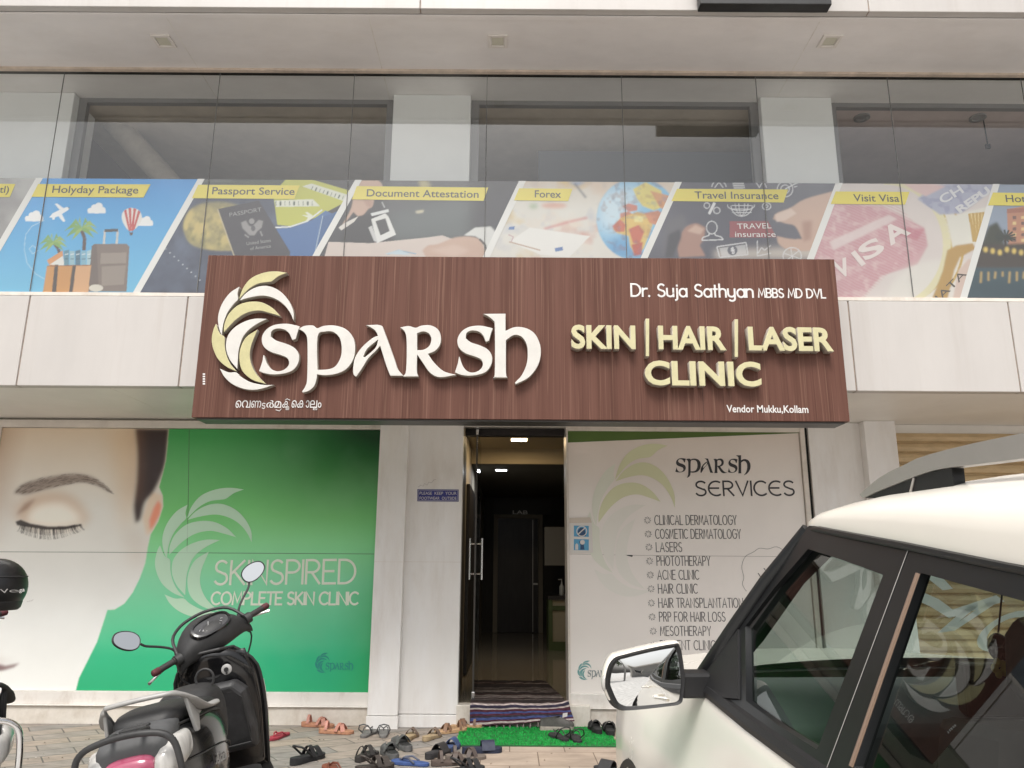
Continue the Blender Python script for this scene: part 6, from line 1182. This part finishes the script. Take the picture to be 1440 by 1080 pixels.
    if lettering:
        me = text_mesh('Activa', .012); co = np.empty(len(me.vertices)*3); me.vertices.foreach_get('co', co); co = co.reshape(-1, 3); u_ = (co[:, 0]-co[:, 0].min())/np.ptp(co[:, 0]); v_ = co[:, 1]
        xs_ = -.06+.235*u_+v_*.02; zs_ = .50+v_*.055-.02*u_; yy = -.2025+.03*np.clip((xs_-.08)/.2, 0, 1)**2; me.vertices.foreach_set('co', np.stack([xs_, yy, zs_], 1).astype(np.float32).ravel()); link('lettering', me, M['silver'], E, False)
    return E
make_scooter('black scooter leaning on its stand in front of the green poster', -1.333, 3.59, -.05, -.10, .224, .737, M['silver'], M['matt_black'])
E2 = make_scooter('second black scooter at the left picture edge with chrome rear guard', -2.36, 3.53, -.031, -.721, .038, .497, M['matt_black'], M['chrome'], False)
E2['label'] = 'dark scooter with chrome rear guard, mostly cut off by the left picture edge'
# helmet hung over the second scooter's mirror
hx, hy, hz = onY(-6, 826, 4.1)[0], 4.1, onY(-6, 826, 4.1)[1]
HM = empty('helmet', 'black full helmet hung on the scooter at the left picture edge', 'helmet', (hx, hy, hz))
q = MB(); q.blob((hx, hy, hz), (.135, .165, .145), 32, 20, lambda d: 1 if d.z > -.55 else 1-.45*(-.55-d.z)); o = q.build('shell', mat('satin_black_shell', (.014, .014, .015), .34, var=.3, vscale=6), HM, smooth=True)
q = MB(); q.tube([(hx+.1355*.925*math.cos(a), hy+.1655*.925*math.sin(a), hz+.055) for a in (2*math.pi*i/32 for i in range(33))], .004, 6); q.build('shell_seam', M['matt_black'], HM, smooth=True)
q = MB(); q.rings([[(hx+r_*math.cos(a)*.135/.14, hy+r_*math.sin(a)*.165/.14, hz+z) for a in [R(-75+i*15) for i in range(11)]] for r_, z in ((.108, -.112), (.120, -.10), (.126, -.07), (.120, -.06))], False, (False, False)); q.build('chin_trim', M['matt_black'], HM, smooth=R(40))
me = fit_text('Vega', (-2, 834.5), (16, 832.5), 6, hy-.128, 0); co = np.empty(len(me.vertices)*3); me.vertices.foreach_get('co', co); co = co.reshape(-1, 3)
for i in range(len(co)):
    dx, dz = (co[i, 0]-hx)/.1365, (co[i, 2]-hz)/.1465; co[i, 1] = hy-.167*math.sqrt(max(.01, 1-dx*dx-dz*dz))-.004
me.vertices.foreach_set('co', co.ravel()); link('lettering', me, white_ink, HM)
# ================================================================ the white car parked nose to the shop
CYAW, CPIT = .07285763, .04275828
fx_ = Vector((-math.sin(CYAW)*math.cos(CPIT), math.cos(CYAW)*math.cos(CPIT), math.sin(CPIT))); lx_ = Vector((-math.cos(CYAW), -math.sin(CYAW), 0)); ux_ = fx_.cross(lx_)
CMW = Matrix(((fx_.x, lx_.x, ux_.x, 1.41922), (fx_.y, lx_.y, ux_.y, 1.68076), (fx_.z, lx_.z, ux_.z, -.09488), (0, 0, 0, 1)))
CAR = empty('parked_car', 'cream white compact car with roof rails parked nose in at the right', 'car', mw=CMW)
V_ = lambda x, y, z: (2.2-x, y, z)                    # x back from the nose, y to its left, z up
M['car_white'] = mat('cream_white_paint', (.86, .82, .745), .25, var=.03, vscale=3, coat=.3, spec=.4)
M['car_black'] = mat('satin_black_trim', (.010, .011, .012), .30, var=.3, vscale=4)
M['car_plastic'] = mat('textured_black_plastic', (.013, .013, .014), .55, bump=.1, bscale=500)
M['interior'] = mat('dark_interior', (.030, .029, .028), .8); M['dash'] = mat('grey_dashboard', (.16, .165, .17), .6, var=.1, vscale=5); M['cloth'] = mat('seat_cloth', (.05, .048, .046), .85)
M['car_glass'] = glass('car_glass', (.46, .53, .50), 1.5, .95); M['screen_glass'] = glass('windscreen_glass', (.80, .86, .83), 1.5)
M['rail'] = mat('rail_silver', (.42, .40, .38), .4, metal=.5, var=.06, vscale=6)
def cput(n_, mb, m_, parent=None, **kw): return mb.build(n_, m_, parent or CAR, world=False, **kw)
def ip(x, tab):
    xs = [t[0] for t in tab]; return [float(np.interp(x, xs, [t[i] for t in tab])) for i in range(1, len(tab[0]))]
WT = [(0, .58), (.05, .68), (.12, .75), (.3, .835), (.6, .873), (.9, .882), (1.4, .872), (2.2, .876), (3.2, .885), (3.6, .865), (3.85, .80), (3.98, .70), (4.0, .6)]
ET = [(0, .50, .78), (.06, .60, .86), (.15, .66, .90), (.3, .71, .925), (.6, .755, .955), (.9, .785, .985), (1.2, .80, 1.02), (1.45, .808, 1.03), (1.8, .82, 1.02), (2.2, .822, 1.012), (2.7, .82, 1.02), (3.1, .81, 1.04), (3.5, .79, 1.08), (3.8, .74, 1.10), (4.0, .58, 1.10)]
def side_col(x):
    w_, = ip(x, WT); ey, ez = ip(x, ET)
    ctl = [(w_-.07, .20), (w_-.015, .30), (w_+.004, .50), (w_+.006, .66), (w_-.002, .76), (w_-.022, .855), (ey+.02, ez-.045), (ey+.006, ez-.012), (ey, ez)]
    return [(a, b) for a, b in [tuple(p) for p in smooth_loop3([(p[0], p[1], 0) for p in ctl], 3)] for a, b in [(a, b)]] if False else [(p[0], p[1]) for p in smooth_loop3([(q[0], q[1], 0) for q in ctl], 3)]
xsn = [0, .02, .05, .09, .13]+[.18+i*.05 for i in range(72)]+[3.80, 3.86, 3.92, 3.96, 3.99, 4.0]; xsn = sorted(set(round(x, 3) for x in xsn))
b = MB(); cols_ = [side_col(x) for x in xsn]; nc = len(cols_[0])
for sg in (1, -1):
    vs = [V_(x, sg*y, z) for x, c in zip(xsn, cols_) for y, z in c]; fs = []
    for i in range(len(xsn)-1):
        for j in range(nc-1):
            xm = (xsn[i]+xsn[i+1])/2; zm = (cols_[i][j][1]+cols_[i][j+1][1])/2
            if min(math.hypot(xm-.82, zm-.32), math.hypot(xm-3.32, zm-.32)) < .33: continue
            fs.append((i*nc+j, (i+1)*nc+j, (i+1)*nc+j+1, i*nc+j+1))
    b.add(vs, fs)
for xe, k in ((0, 0), (4.0, -1)):                      # nose and tail faces
    c = cols_[k]; b.add([V_(xe, y, z) for y, z in c]+[V_(xe, -y, z) for y, z in c[::-1]], [tuple(range(2*nc))])
# bonnet, and tail deck under the rear glass
for x0, x1, n in ((0, 1.16, 22), (3.72, 4.0, 6)):
    rows = []
    for i in range(n+1):
        x = x0+(x1-x0)*i/n; ey, ez = ip(x, ET); cr = .055*min(1, x/.25) if x < 2 else .02; rows.append([V_(x, ey*t, ez+cr*(1-abs(t)**2.4)) for t in [-1+j/8 for j in range(17)]])
    b.rings(rows, False, (False, False))
body = cput('body', b, M['car_white'], smooth=R(42), weld=True)
# roof
RE = [(1.66, .588, 1.470), (1.729, .611, 1.489), (1.95, .624, 1.470), (2.209, .634, 1.448), (2.54, .645, 1.416), (2.9, .65, 1.39), (3.3, .645, 1.365), (3.7, .61, 1.33)]
RC = [(1.66, 1.512), (1.75, 1.545), (1.85, 1.566), (2.0, 1.585), (2.25, 1.598), (2.6, 1.60), (3.0, 1.59), (3.4, 1.565), (3.7, 1.52)]
rows = []
for i in range(42):
    x = 1.66+2.04*i/41; ey, ez = ip(x, RE); zc, = ip(x, RC); row = []
    for j in range(33):
        th = math.pi*j/32; c, s_ = math.cos(th), math.sin(th); xo = -.05*(1-(c*c))*max(0, 1-(x-1.66)/.35); n_ = 2/3.4
        row.append(V_(x+xo, ey*math.copysign(abs(c)**n_, c), ez+(zc-ez)*abs(s_)**n_))
    rows.append(row)
r_ = MB(); r_.rings(rows, False, (False, False)); cput('roof', r_, M['car_white'], smooth=True)
for sg in (1, -1): g_ = MB(); g_.tube([V_(x, sg*(ip(x, RE)[0]+.002), ip(x, RE)[1]-.006) for x in [1.70+i*.1 for i in range(21)]], .008, 8); cput('drip_seal', g_, M['car_black'], smooth=True)
# side frames, glass
yS = lambda z: .83-.4468*(z-1.0)
def on_side(loops, ext, off, sg):
    me = curve_mesh(loops, ext)
    for v in me.vertices: x, z, d = v.co; v.co = V_(x, sg*(yS(z)+off+d), z)
    if sg < 0: me.flip_normals()
    return me
FO = [(1.392,1.036),(1.437,1.092),(1.512,1.195),(1.60,1.325),(1.729,1.487),(1.95,1.470),(2.209,1.446),(2.196,1.25),(2.180,1.012),(1.80,1.018),(1.55,1.028)]
FH = [(1.565,1.215),(1.66,1.325),(1.772,1.428),(1.95,1.409),(2.150,1.384),(2.140,1.22),(2.126,1.045),(1.95,1.047),(1.735,1.057)]
RO = [(2.213,1.446),(2.54,1.414),(2.9,1.388),(3.12,1.372),(3.30,1.27),(3.42,1.10),(3.30,1.045),(3.1,1.038),(2.7,1.02),(2.184,1.012),(2.200,1.25)]
RH = [(2.274,1.394),(2.554,1.366),(2.90,1.335),(3.05,1.30),(3.16,1.20),(3.20,1.085),(2.8,1.06),(2.266,1.05)]
QO = [(3.125,1.37),(3.70,1.325),(3.80,1.10),(3.43,1.09),(3.31,1.27)]
for sg in (1, -1):
    for nm, lo, ho in (('front_door_frame', FO, FH), ('rear_door_frame', RO, RH)):
        o = link(nm, on_side([lo, ho], .022, -.011, sg), M['car_black'], CAR, False)
        md = o.modifiers.new('b', 'BEVEL'); md.width = .003; md.segments = 2; md.limit_method = 'ANGLE'; md.angle_limit = R(50)
    for nm, ho in (('front_window', FH), ('rear_window', RH)):
        cx = sum(p[0] for p in ho)/len(ho); cz = sum(p[1] for p in ho)/len(ho)
        me = bpy.data.meshes.new(nm); me.from_pydata([V_(cx+(x-cx)*1.03, sg*(yS(cz+(z-cz)*1.03)-.017), cz+(z-cz)*1.03) for x, z in ho], [], [tuple(range(len(ho)))]); o = link(nm, me, M['car_glass'], CAR, False)
    link('quarter_panel', on_side([QO], .02, -.012, sg), M['car_white'], CAR, False)
    q = MB()
    xs2 = [1.40+i*.1 for i in range(20)]
    q.rings([[V_(x, sg*(ip(x, ET)[0]+dy), ip(x, ET)[1]+dz) for dy, dz in ((-.02, -.012), (.014, -.016), (.018, .0), (.010, .014), (-.02, .018))] for x in xs2]); cput('belt_strip', q, M['car_plastic'], smooth=R(30))
    q = MB(); q.tube([V_(2.2105, sg*(yS(1.446)+.001), 1.446), V_(2.198, sg*(yS(1.25)+.001), 1.25), V_(2.182, sg*(yS(1.012)+.001), 1.012)], .0009, 6); cput('door_gap', q, M['rail'])
    q = MB(); q.tube([V_(2.268, sg*(yS(1.392)+.000), 1.392), V_(2.262, sg*(yS(1.22)+.000), 1.22), V_(2.258, sg*(yS(1.05)+.000), 1.05)], .0055, 8); cput('window_channel', q, mat('copper_tinted_trim', (.33, .23, .17), .3, metal=.6), smooth=True)
    q = MB(); q.tube([V_(1.372, sg*.800, 1.04), V_(1.50, sg*.742, 1.20), V_(1.60, sg*.682, 1.335), V_(1.70, sg*.60, 1.477)], [.030, .024, .022, .020], 10); cput('windscreen_pillar', q, M['car_black'], smooth=True)
    q = MB(); q.tube([V_(1.385, sg*.775, 1.04), V_(1.54, sg*.70, 1.20), V_(1.66, sg*.63, 1.36), V_(1.76, sg*.57, 1.46)], .035, 8); cput('inner_pillar', q, M['interior'], smooth=True)
    # sail panel, mirror
    q = MB(); q.add([V_(1.392, sg*(yS(1.04)+.008), 1.037), V_(1.535, sg*(yS(1.20)+.004), 1.205), V_(1.70, sg*(yS(1.05)+.004), 1.055), V_(1.55, sg*(yS(1.03)+.010), 1.03)], [(0, 1, 2, 3)]); o = cput('mirror_sail', q, M['car_plastic']); md = o.modifiers.new('s', 'SOLIDIFY'); md.thickness = .012
    F_ = [(1.082,1.117),(1.05,1.128),(.97,1.146),(.905,1.157),(.892,1.156),(.884,1.13),(.878,1.06),(.884,1.015),(.893,.995),(.93,.988),(1.04,.978),(1.07,.982),(1.086,.994),(1.103,1.03),(1.108,1.05),(1.10,1.09)]
    F_ = smooth_loop(F_, 3, 200); mc = (.985, 1.065)
    def mr(s_, x, dy=0, dz=0): return [V_(x, sg*(mc[0]+(y-mc[0])*s_+dy), mc[1]+(z-mc[1])*s_+dz) for y, z in F_]
    q = MB(); q.rings([mr(.86, 1.463), mr(.885, 1.474), mr(.955, 1.478), mr(.985, 1.470), mr(.99, 1.452)], True, (False, False)); mirror = cput('mirror_housing', q, M['car_plastic'], smooth=R(50))
    nf = len(F_); shell = [mr(.985, 1.462), mr(1.015, 1.458), mr(1.025, 1.43, .0), mr(.98, 1.385, -.003), mr(.88, 1.34, -.008), mr(.66, 1.31, -.015), mr(.3, 1.295, -.02)]
    q = MB(); q.rings(shell, True, (False, True)); o = cput('mirror_cap', q, [M['car_white'], M['car_plastic']], mirror, smooth=R(60))
    for p in o.data.polygons:
        zc_ = sum(o.data.vertices[i].co.z for i in p.vertices)/len(p.vertices); yc_ = abs(sum(o.data.vertices[i].co.y for i in p.vertices)/len(p.vertices))
        p.material_index = 0 if zc_ > 1.005+.05*(yc_ < .93) else 1
    q = MB(); q.rings([[V_(1.4645+.0046*(1-k*k), sg*(mc[0]+(y-mc[0])*.872*k), mc[1]+(z-mc[1])*.872*k) for y, z in F_] for k in (1, .85, .7, .55, .4, .25, .1, .01)], True, (False, True)); q.xform(Matrix.Translation(V_(1.4645, sg*mc[0], mc[1])) @ Matrix.Rotation(-sg*.083, 4, 'Z') @ Matrix.Rotation(.078, 4, 'Y') @ Matrix.Translation(-Vector(V_(1.4645, sg*mc[0], mc[1])))); cput('mirror_glass', q, M['mirror'], mirror, smooth=3.0)
    q = MB(); q.rings([[V_(x, sg*y, z) for x, z in ((1.41, 1.005), (1.465, 1.008), (1.468, 1.075), (1.41, 1.08))] for y in (.80, .84, .888)]); cput('mirror_arm', q, M['car_plastic'], mirror, bevel=.008)
    q = MB(); q.blob(V_(1.452, sg*1.106, 1.048), (.013, .009, .022), 12, 8); cput('mirror_indicator', q, M['clear_lens'], mirror, smooth=True)
    # wheels, arches, sills, handles
    for xw in (.82, 3.32):
        q = MB(); q.lathe([(.22, .62), (.285, .62), (.305, .66), (.308, .76), (.303, .85), (.28, .868), (.215, .862)], (0, 0, 0), 'y', 40, False); q.xform(Matrix.Translation(V_(xw, 0, .308)) @ Matrix.Diagonal((1, sg, 1, 1))); wh = cput('wheel', q, M['rubber'], smooth=R(40))
        q = MB(); q.lathe([(.218, .66), (.218, .86), (.205, .862), (.19, .84), (.06, .835), (.05, .86), (.02, .862)], (0, 0, 0), 'y', 40); q.xform(Matrix.Translation(V_(xw, 0, .308)) @ Matrix.Diagonal((1, sg, 1, 1)))
        cput('rim', q, M['silver'], wh, smooth=R(40)); q = MB(); n0 = 40
        q.rings([[V_(xw+r__*math.cos(a), sg*y, .32+r__*math.sin(a)) for r__, y in ((.318, .80), (.32, .886), (.345, .889), (.352, .872))] for a in [R(-8+i*196/30) for i in range(31)]], False, (False, False)); cput('arch_cladding', q, M['car_plastic'], smooth=R(40))
        q = MB(); q.rings([[V_(xw+.345*math.cos(a), sg*y, .32+.345*math.sin(a)) for y in (.52, .87)] for a in [R(-10+i*10) for i in range(21)]], False, (False, False)); cput('arch_liner', q, M['interior'])
    q = MB(); q.box(2.2-2.94, 2.2-1.20, *sorted((sg*.80, sg*.895)), .20, .34); cput('sill_cladding', q, M['car_plastic'], bevel=.012)
    for xh in (2.04, 2.92): q = MB(); q.tube([V_(xh-.09, sg*.868, .885), V_(xh-.05, sg*.905, .89), V_(xh+.05, sg*.905, .89), V_(xh+.09, sg*.868, .885)], .012, 8); cput('door_handle', q, M['car_white'], smooth=True)
    # roof rail
    RP = [(1.885,1.562),(1.98,1.596),(2.08,1.616),(2.173,1.630),(2.42,1.640),(2.9,1.640),(3.3,1.615),(3.56,1.555),(3.30,1.578),(2.9,1.600),(2.413,1.597),(2.242,1.598),(2.16,1.594),(2.05,1.578),(1.95,1.562),(1.90,1.553)]
    me = curve_mesh([smooth_loop(RP, 3, 60)], .034)
    for v in me.vertices: x, z, d = v.co; v.co = V_(x, sg*(.535+d), z)
    if sg < 0: me.flip_normals()
    o = link('roof_rail', me, M['rail'], CAR, False); md = o.modifiers.new('b', 'BEVEL'); md.width = .008; md.segments = 3; md.limit_method = 'ANGLE'; md.angle_limit = R(50); rail_o = o
    me = curve_mesh([[(1.90,1.552),(1.95,1.561),(2.05,1.577),(2.15,1.592),(2.238,1.597),(2.238,1.545),(2.05,1.545)]], .026)
    for v in me.vertices: x, z, d = v.co; v.co = V_(x, sg*(.535+d), z)
    link('rail_foot', me, M['car_plastic'], rail_o, False)
    q = MB(); q.tube([V_(2.112, sg*.5505, 1.586), V_(2.09, sg*.5505, 1.548)], .003, 6); cput('foot_seam', q, M['rail'], rail_o)
    me = curve_mesh([[(3.53,1.562),(3.35,1.572),(3.2,1.585),(3.2,1.52),(3.53,1.52)]], .026)
    for v in me.vertices: x, z, d = v.co; v.co = V_(x, sg*(.535+d), z)
    link('rail_foot', me, M['car_plastic'], rail_o, False)
    q = MB(); q.rings([[V_(x, sg*y, z) for y, z in ((.46, .80), (.62, .80), (.66, .70), (.48, .68))] for x in (.02, -.012)]); cput('headlight', q, M['clear_lens'], bevel=.01)
    q = MB(); q.rings([[V_(x, sg*y, z) for y, z in ((.50, 1.02), (.66, 1.02), (.70, .86), (.54, .84))] for x in (3.97, 4.015)]); cput('rear_light', q, M['red_lens'], bevel=.01)
# screens, grille, bumpers
rows = [[V_(a+(c-a)*k, y0_*t*(1-k)+y1_*t*k, z0_+(z1_-z0_)*k) for t, (a, c, y0_, y1_, z0_, z1_) in [(tt, (1.36-.34*(1-tt*tt), 1.715-.095*(1-tt*tt), .79, .592, 1.045, 1.478+.04*(1-tt*tt))) for tt in [-1+j/8 for j in range(17)]]] for k in [i/6 for i in range(7)]]
q = MB(); q.rings(rows, False, (False, False)); cput('windscreen', q, M['screen_glass'], smooth=True)
q = MB(); q.rings([[V_(3.70+.26*k, t*(.60+.06*k), 1.45+.06*(1-t*t)-.35*k) for t in [-1+j/6 for j in range(13)]] for k in (0, .5, 1)], False, (False, False)); cput('rear_screen', q, M['car_glass'], smooth=True)
q = MB(); q.rings([[V_(x+.0, t*.78, z+.02*(1-t*t)) for t in [-1+j/8 for j in range(17)]] for x, z in ((1.10, 1.015), (1.24, 1.03))], False, (False, False)); cput('cowl', q, M['car_plastic'])
q = MB(); q.box(2.2+.004, 2.2+.016, -.5, .5, .52, .72); cput('grille', q, M['car_black'], bevel=.004)
q = MB(); q.box(2.2-.3, 2.2+.03, -.66, .66, .22, .42); cput('front_bumper', q, M['car_plastic'], bevel=.03); q = MB(); q.box(-1.83, -1.5, -.70, .70, .24, .50); cput('rear_bumper', q, M['car_plastic'], bevel=.03)
# inside
q = MB()
for sg in (-1, 1): q.box(2.2-3.6, 2.2-1.2, *sorted((sg*.755, sg*.79)), .40, .985)
q.box(-1.55, .95, -.76, .76, .38, .42); q.box(-1.55, -1.5, -.76, .76, .42, 1.0); cput('cabin_lining', q, M['interior'])
q = MB(); q.rings([[V_(x, y, z) for x, z in ((1.10, 1.0), (1.30, 1.035), (1.52, 1.02), (1.62, .96), (1.62, .80), (1.45, .55), (1.1, .55))] for y in (-.75, -.3, 0, .3, .75)]); cput('dashboard', q, M['dash'], smooth=R(30), bevel=.02)
q = MB(); q.rings([sup(0, 0, 0, 1, 1, .5, 4)]*2) if False else q.box(2.2-1.60, 2.2-1.55, -.14, .14, .98, 1.12); cput('centre_screen', q, M['car_black'], bevel=.01)
sw = MB(); rr_ = [(0, .19*math.cos(a), .19*math.sin(a)) for a in (2*math.pi*i/28 for i in range(29))]; sw.tube(rr_, .015, 8).tube([(0, -.18, 0), (0, .18, 0)], .018, 8).tube([(0, 0, 0), (0, 0, -.18)], .018, 8); sw.xform(Matrix.Translation(V_(1.78, -.36, .98)) @ Matrix.Rotation(R(25), 4, 'Y')); cput('steering_wheel', sw, M['car_plastic'], smooth=True)
for sg in (-1, 1):
    q = MB(); q.rings([[V_(x+(.13*(k)), sg*.37+y, z) for x, y in ((2.13, -.17), (2.09, -.24), (2.13, -.25), (2.24, -.20), (2.24, .20), (2.13, .25), (2.09, .24), (2.13, .17))] for k, z in ((0, .5), (.25, .72), (.6, .95), (.85, 1.08), (.95, 1.13))]); se = cput('front_seat', q, M['cloth'], smooth=R(50), bevel=.02)
    q = MB(); q.rings([sup(0, 0, z, .125*w_, 0, 1, 4) if False else [V_(2.29+dx*w_, sg*.37+dy*w_, z) for dx, dy in ((-.05, -.10), (-.05, .10), (-.02, .13), (.05, .11), (.05, -.11), (-.02, -.13))] for z, w_ in ((1.16, .9), (1.20, 1.05), (1.28, 1.0), (1.315, .8))]); cput('headrest', q, M['cloth'], se, smooth=R(50), bevel=.015)
    q = MB(); q.tube([V_(2.28, sg*.37-.06, 1.10), V_(2.285, sg*.37-.06, 1.18)], .007, 8).tube([V_(2.28, sg*.37+.06, 1.10), V_(2.285, sg*.37+.06, 1.18)], .007, 8); cput('headrest_post', q, M['chrome'], se)
    q = MB(); q.box(2.2-2.22, 2.2-1.75, *sorted((sg*.12, sg*.62)), .42, .56); cput('seat_base', q, M['cloth'], se, bevel=.03)
q = MB(); q.rings([[V_(x, y, z) for x, z in ((2.95, .45), (3.05, .55), (3.22, 1.06), (3.30, 1.10), (3.40, 1.06), (3.36, .45))] for y in (-.68, -.3, .3, .68)]); cput('rear_bench', q, M['cloth'], smooth=R(40), bevel=.02)
q = MB(); q.rings([[V_(x, y, z) for y, z in ((-.12, 1.345), (.12, 1.345), (.13, 1.40), (-.13, 1.40))] for x in (1.72, 1.75)]); o = cput('inside_mirror', q, M['car_plastic'], bevel=.01)
q = MB(); q.rings([[V_(x, sg_*.56, z) for x, z in ((1.80, 1.50), (2.2, 1.53), (3.4, 1.50))] for sg_ in (-1, -.5, 0, .5, 1)], False, (False, False)); cput('headliner', q, mat('grey_headliner', (.20, .19, .18), .9))
# stickers on the windscreen, seen from inside
wx = lambda z: 1.04+(z-1.045)*.78
def ws_shape(loops): 
    me = curve_mesh(loops)
    for v in me.vertices:
        y, z = v.co.x, v.co.y; t = y/.78; v.co = V_(1.02+.34*t*t+(.60-.245*t*t)*(z-1.045)/.47+.02, y, z)
    return me
stk = mat('pale_sticker', (.78, .80, .79), .6)
_n = stk.node_tree.nodes; _t = _n.new('ShaderNodeBsdfTranslucent'); _t.inputs[0].default_value = (.85, .88, .87, 1); _m = _n.new('ShaderNodeMixShader'); _m.inputs[0].default_value = .6
stk.node_tree.links.new(_n['Principled BSDF'].outputs[0], _m.inputs[1]); stk.node_tree.links.new(_t.outputs[0], _m.inputs[2]); stk.node_tree.links.new(_m.outputs[0], _n['Material Output'].inputs[0])
L_ = [[(.15,1.345),(.02,1.365),(.0,1.345),(.06,1.34),(-.0,1.305),(.03,1.30),(.10,1.335),(.15,1.325)], [(.11,1.30),(.02,1.27),(-.05,1.235),(-.15,1.285),(-.19,1.265),(-.06,1.205),(.03,1.245),(.13,1.28)], [(-.09,1.25),(-.06,1.15),(-.11,1.16),(-.17,1.26),(-.14,1.265),(-.10,1.19),(-.12,1.255)]]
ring = [(-.27+.075*math.cos(a), 1.16+.075*math.sin(a)) for a in (2*math.pi*i/28 for i in range(28))]; ring2 = [(-.27+.05*math.cos(a), 1.16+.052*math.sin(a)) for a in (2*math.pi*i/28 for i in range(28))]
link('screen_sticker', join_meshes([ws_shape([l]) for l in L_]+[ws_shape([ring, ring2]), ws_shape([[(-.30,1.10),(-.27,1.09),(-.36,1.05),(-.40,1.06)]])]), stk, CAR, False)
# charm on a cord from the inside mirror
def cpt(x, y, z): return CMW @ Vector(V_(x, y, z))
CH = empty('hanging_charm', 'small dark charm with yellow flower hanging inside the car windscreen', 'charm', tuple(cpt(1.74, .14, 1.17)))
q = MB(); q.tube([cpt(1.735, .10, 1.345), cpt(1.738, .13, 1.22)], .0025, 6); q.build('cord', M['matt_black'], CH); q = MB(); q.blob(cpt(1.74, .135, 1.185), (.028, .02, .035), 12, 10); q.build('bead', M['gloss_black'], CH, smooth=True)
q = MB()
for a in range(5): q.blob(cpt(1.75, .145+.013*math.cos(a*1.256), 1.135+.014*math.sin(a*1.256)), (.009, .009, .012), 8, 6)
q.build('flower', mat('yellow_petals', (.62, .50, .12), .6), CH, smooth=True)
# ================================================================ across the road, behind the photographer: seen only in mirrors and glass
def house(label, x0, x1, y, h, d, wall, win, roofc):
    E = empty('street_building', label, 'building', ((x0+x1)/2, y, -.36)); b = MB().box(x0, x1, y-d, y, -.36, h); b.build('wall', wall, E)
    MB().box(x0-.2, x1+.2, y-d-.2, y+.3, h, h+.35).build('parapet', roofc, E)
    n = max(2, int((x1-x0)/2.6))
    for i in range(n):
        for k in range(int(h/3)):
            cx = x0+(i+.5)*(x1-x0)/n; f_ = MB().box(cx-.75, cx+.75, y, y+.05, .7+k*3, 2.3+k*3).build('window', M['frame'], E); MB().box(cx-.68, cx+.68, y+.05, y+.055, .77+k*3, 2.23+k*3).build('pane', win, f_)
    return E
M['far_glass'] = mat('dark_window_glass', (.03, .035, .04), .08)
house('ochre two storey building across the road, reflected in the car mirror', -15, -4, -26, 6.2, 8, mat('ochre_wall', (.42, .27, .10), .7, var=.15, vscale=2), M['far_glass'], M['frame'])
house('grey single storey shop row across the road', 2, 15, -28, 3.6, 8, mat('grey_wall', (.34, .33, .31), .7, var=.15, vscale=2), M['far_glass'], M['frame'])
bark = mat('bark', (.10, .075, .055), .9, var=.3, vscale=9); leafm = mat('tree_leaves', (.055, .085, .03), .6, var=.4, vscale=3)
def tree(x, y, h, label, seed):
    r = random.Random(seed); E = empty('street_tree', label, 'tree', (x, y, -.36)); t = MB(); t.tube([(x, y, -.36), (x+.1, y, h*.3), (x-.1, y+.1, h*.6), (x, y, h*.85)], [.22, .17, .11, .03], 10); lim = []
    for i in range(9):
        a = r.uniform(0, 6.28); z0 = h*r.uniform(.35, .7); e = (x+math.cos(a)*h*.28, y+math.sin(a)*h*.28, z0+h*.2); t.tube([(x, y, z0), ((x+e[0])/2, (y+e[1])/2, z0+h*.13), e], [.08, .05, .02], 6); lim.append(e)
    t.build('trunk', bark, E, smooth=True); c = MB()
    for e in lim+[(x, y, h*.9), (x, y, h*.75)]:
        for k in range(260):
            d = Vector((r.gauss(0, 1), r.gauss(0, 1), r.gauss(0, .8))).normalized()*h*.17*r.random()**.4; p = Vector(e)+d; u = Vector((r.gauss(0, 1), r.gauss(0, 1), r.gauss(0, 1))).normalized()*.13; v = u.orthogonal()*.55; c.add([p-u, p+v, p+u, p-v], [(0, 1, 2, 3)])
    c.build('crown', leafm, E)
tree(-1.5, -22, 5.2, 'smaller leafy tree across the road between the buildings', 1); tree(17, -24, 6.5, 'taller leafy tree across the road beside the grey shops', 2); tree(-18, -23, 5.6, 'leafy tree across the road beside the ochre building', 3)
PL = empty('utility_pole', 'concrete utility pole with crossarm across the road', 'pole', (0.6, -20, -.36)); MB().tube([(.6, -20, -.36), (.6, -20, 7.5)], [.14, .09], 12).build('post', mat('concrete', (.32, .31, .29), .8), PL, smooth=True); MB().box(-.4, 1.6, -20.05, -19.95, 6.9, 7.0).box(-.1, 1.3, -20.05, -19.95, 6.4, 6.5).build('crossarm', M['dusty_grey'], PL)
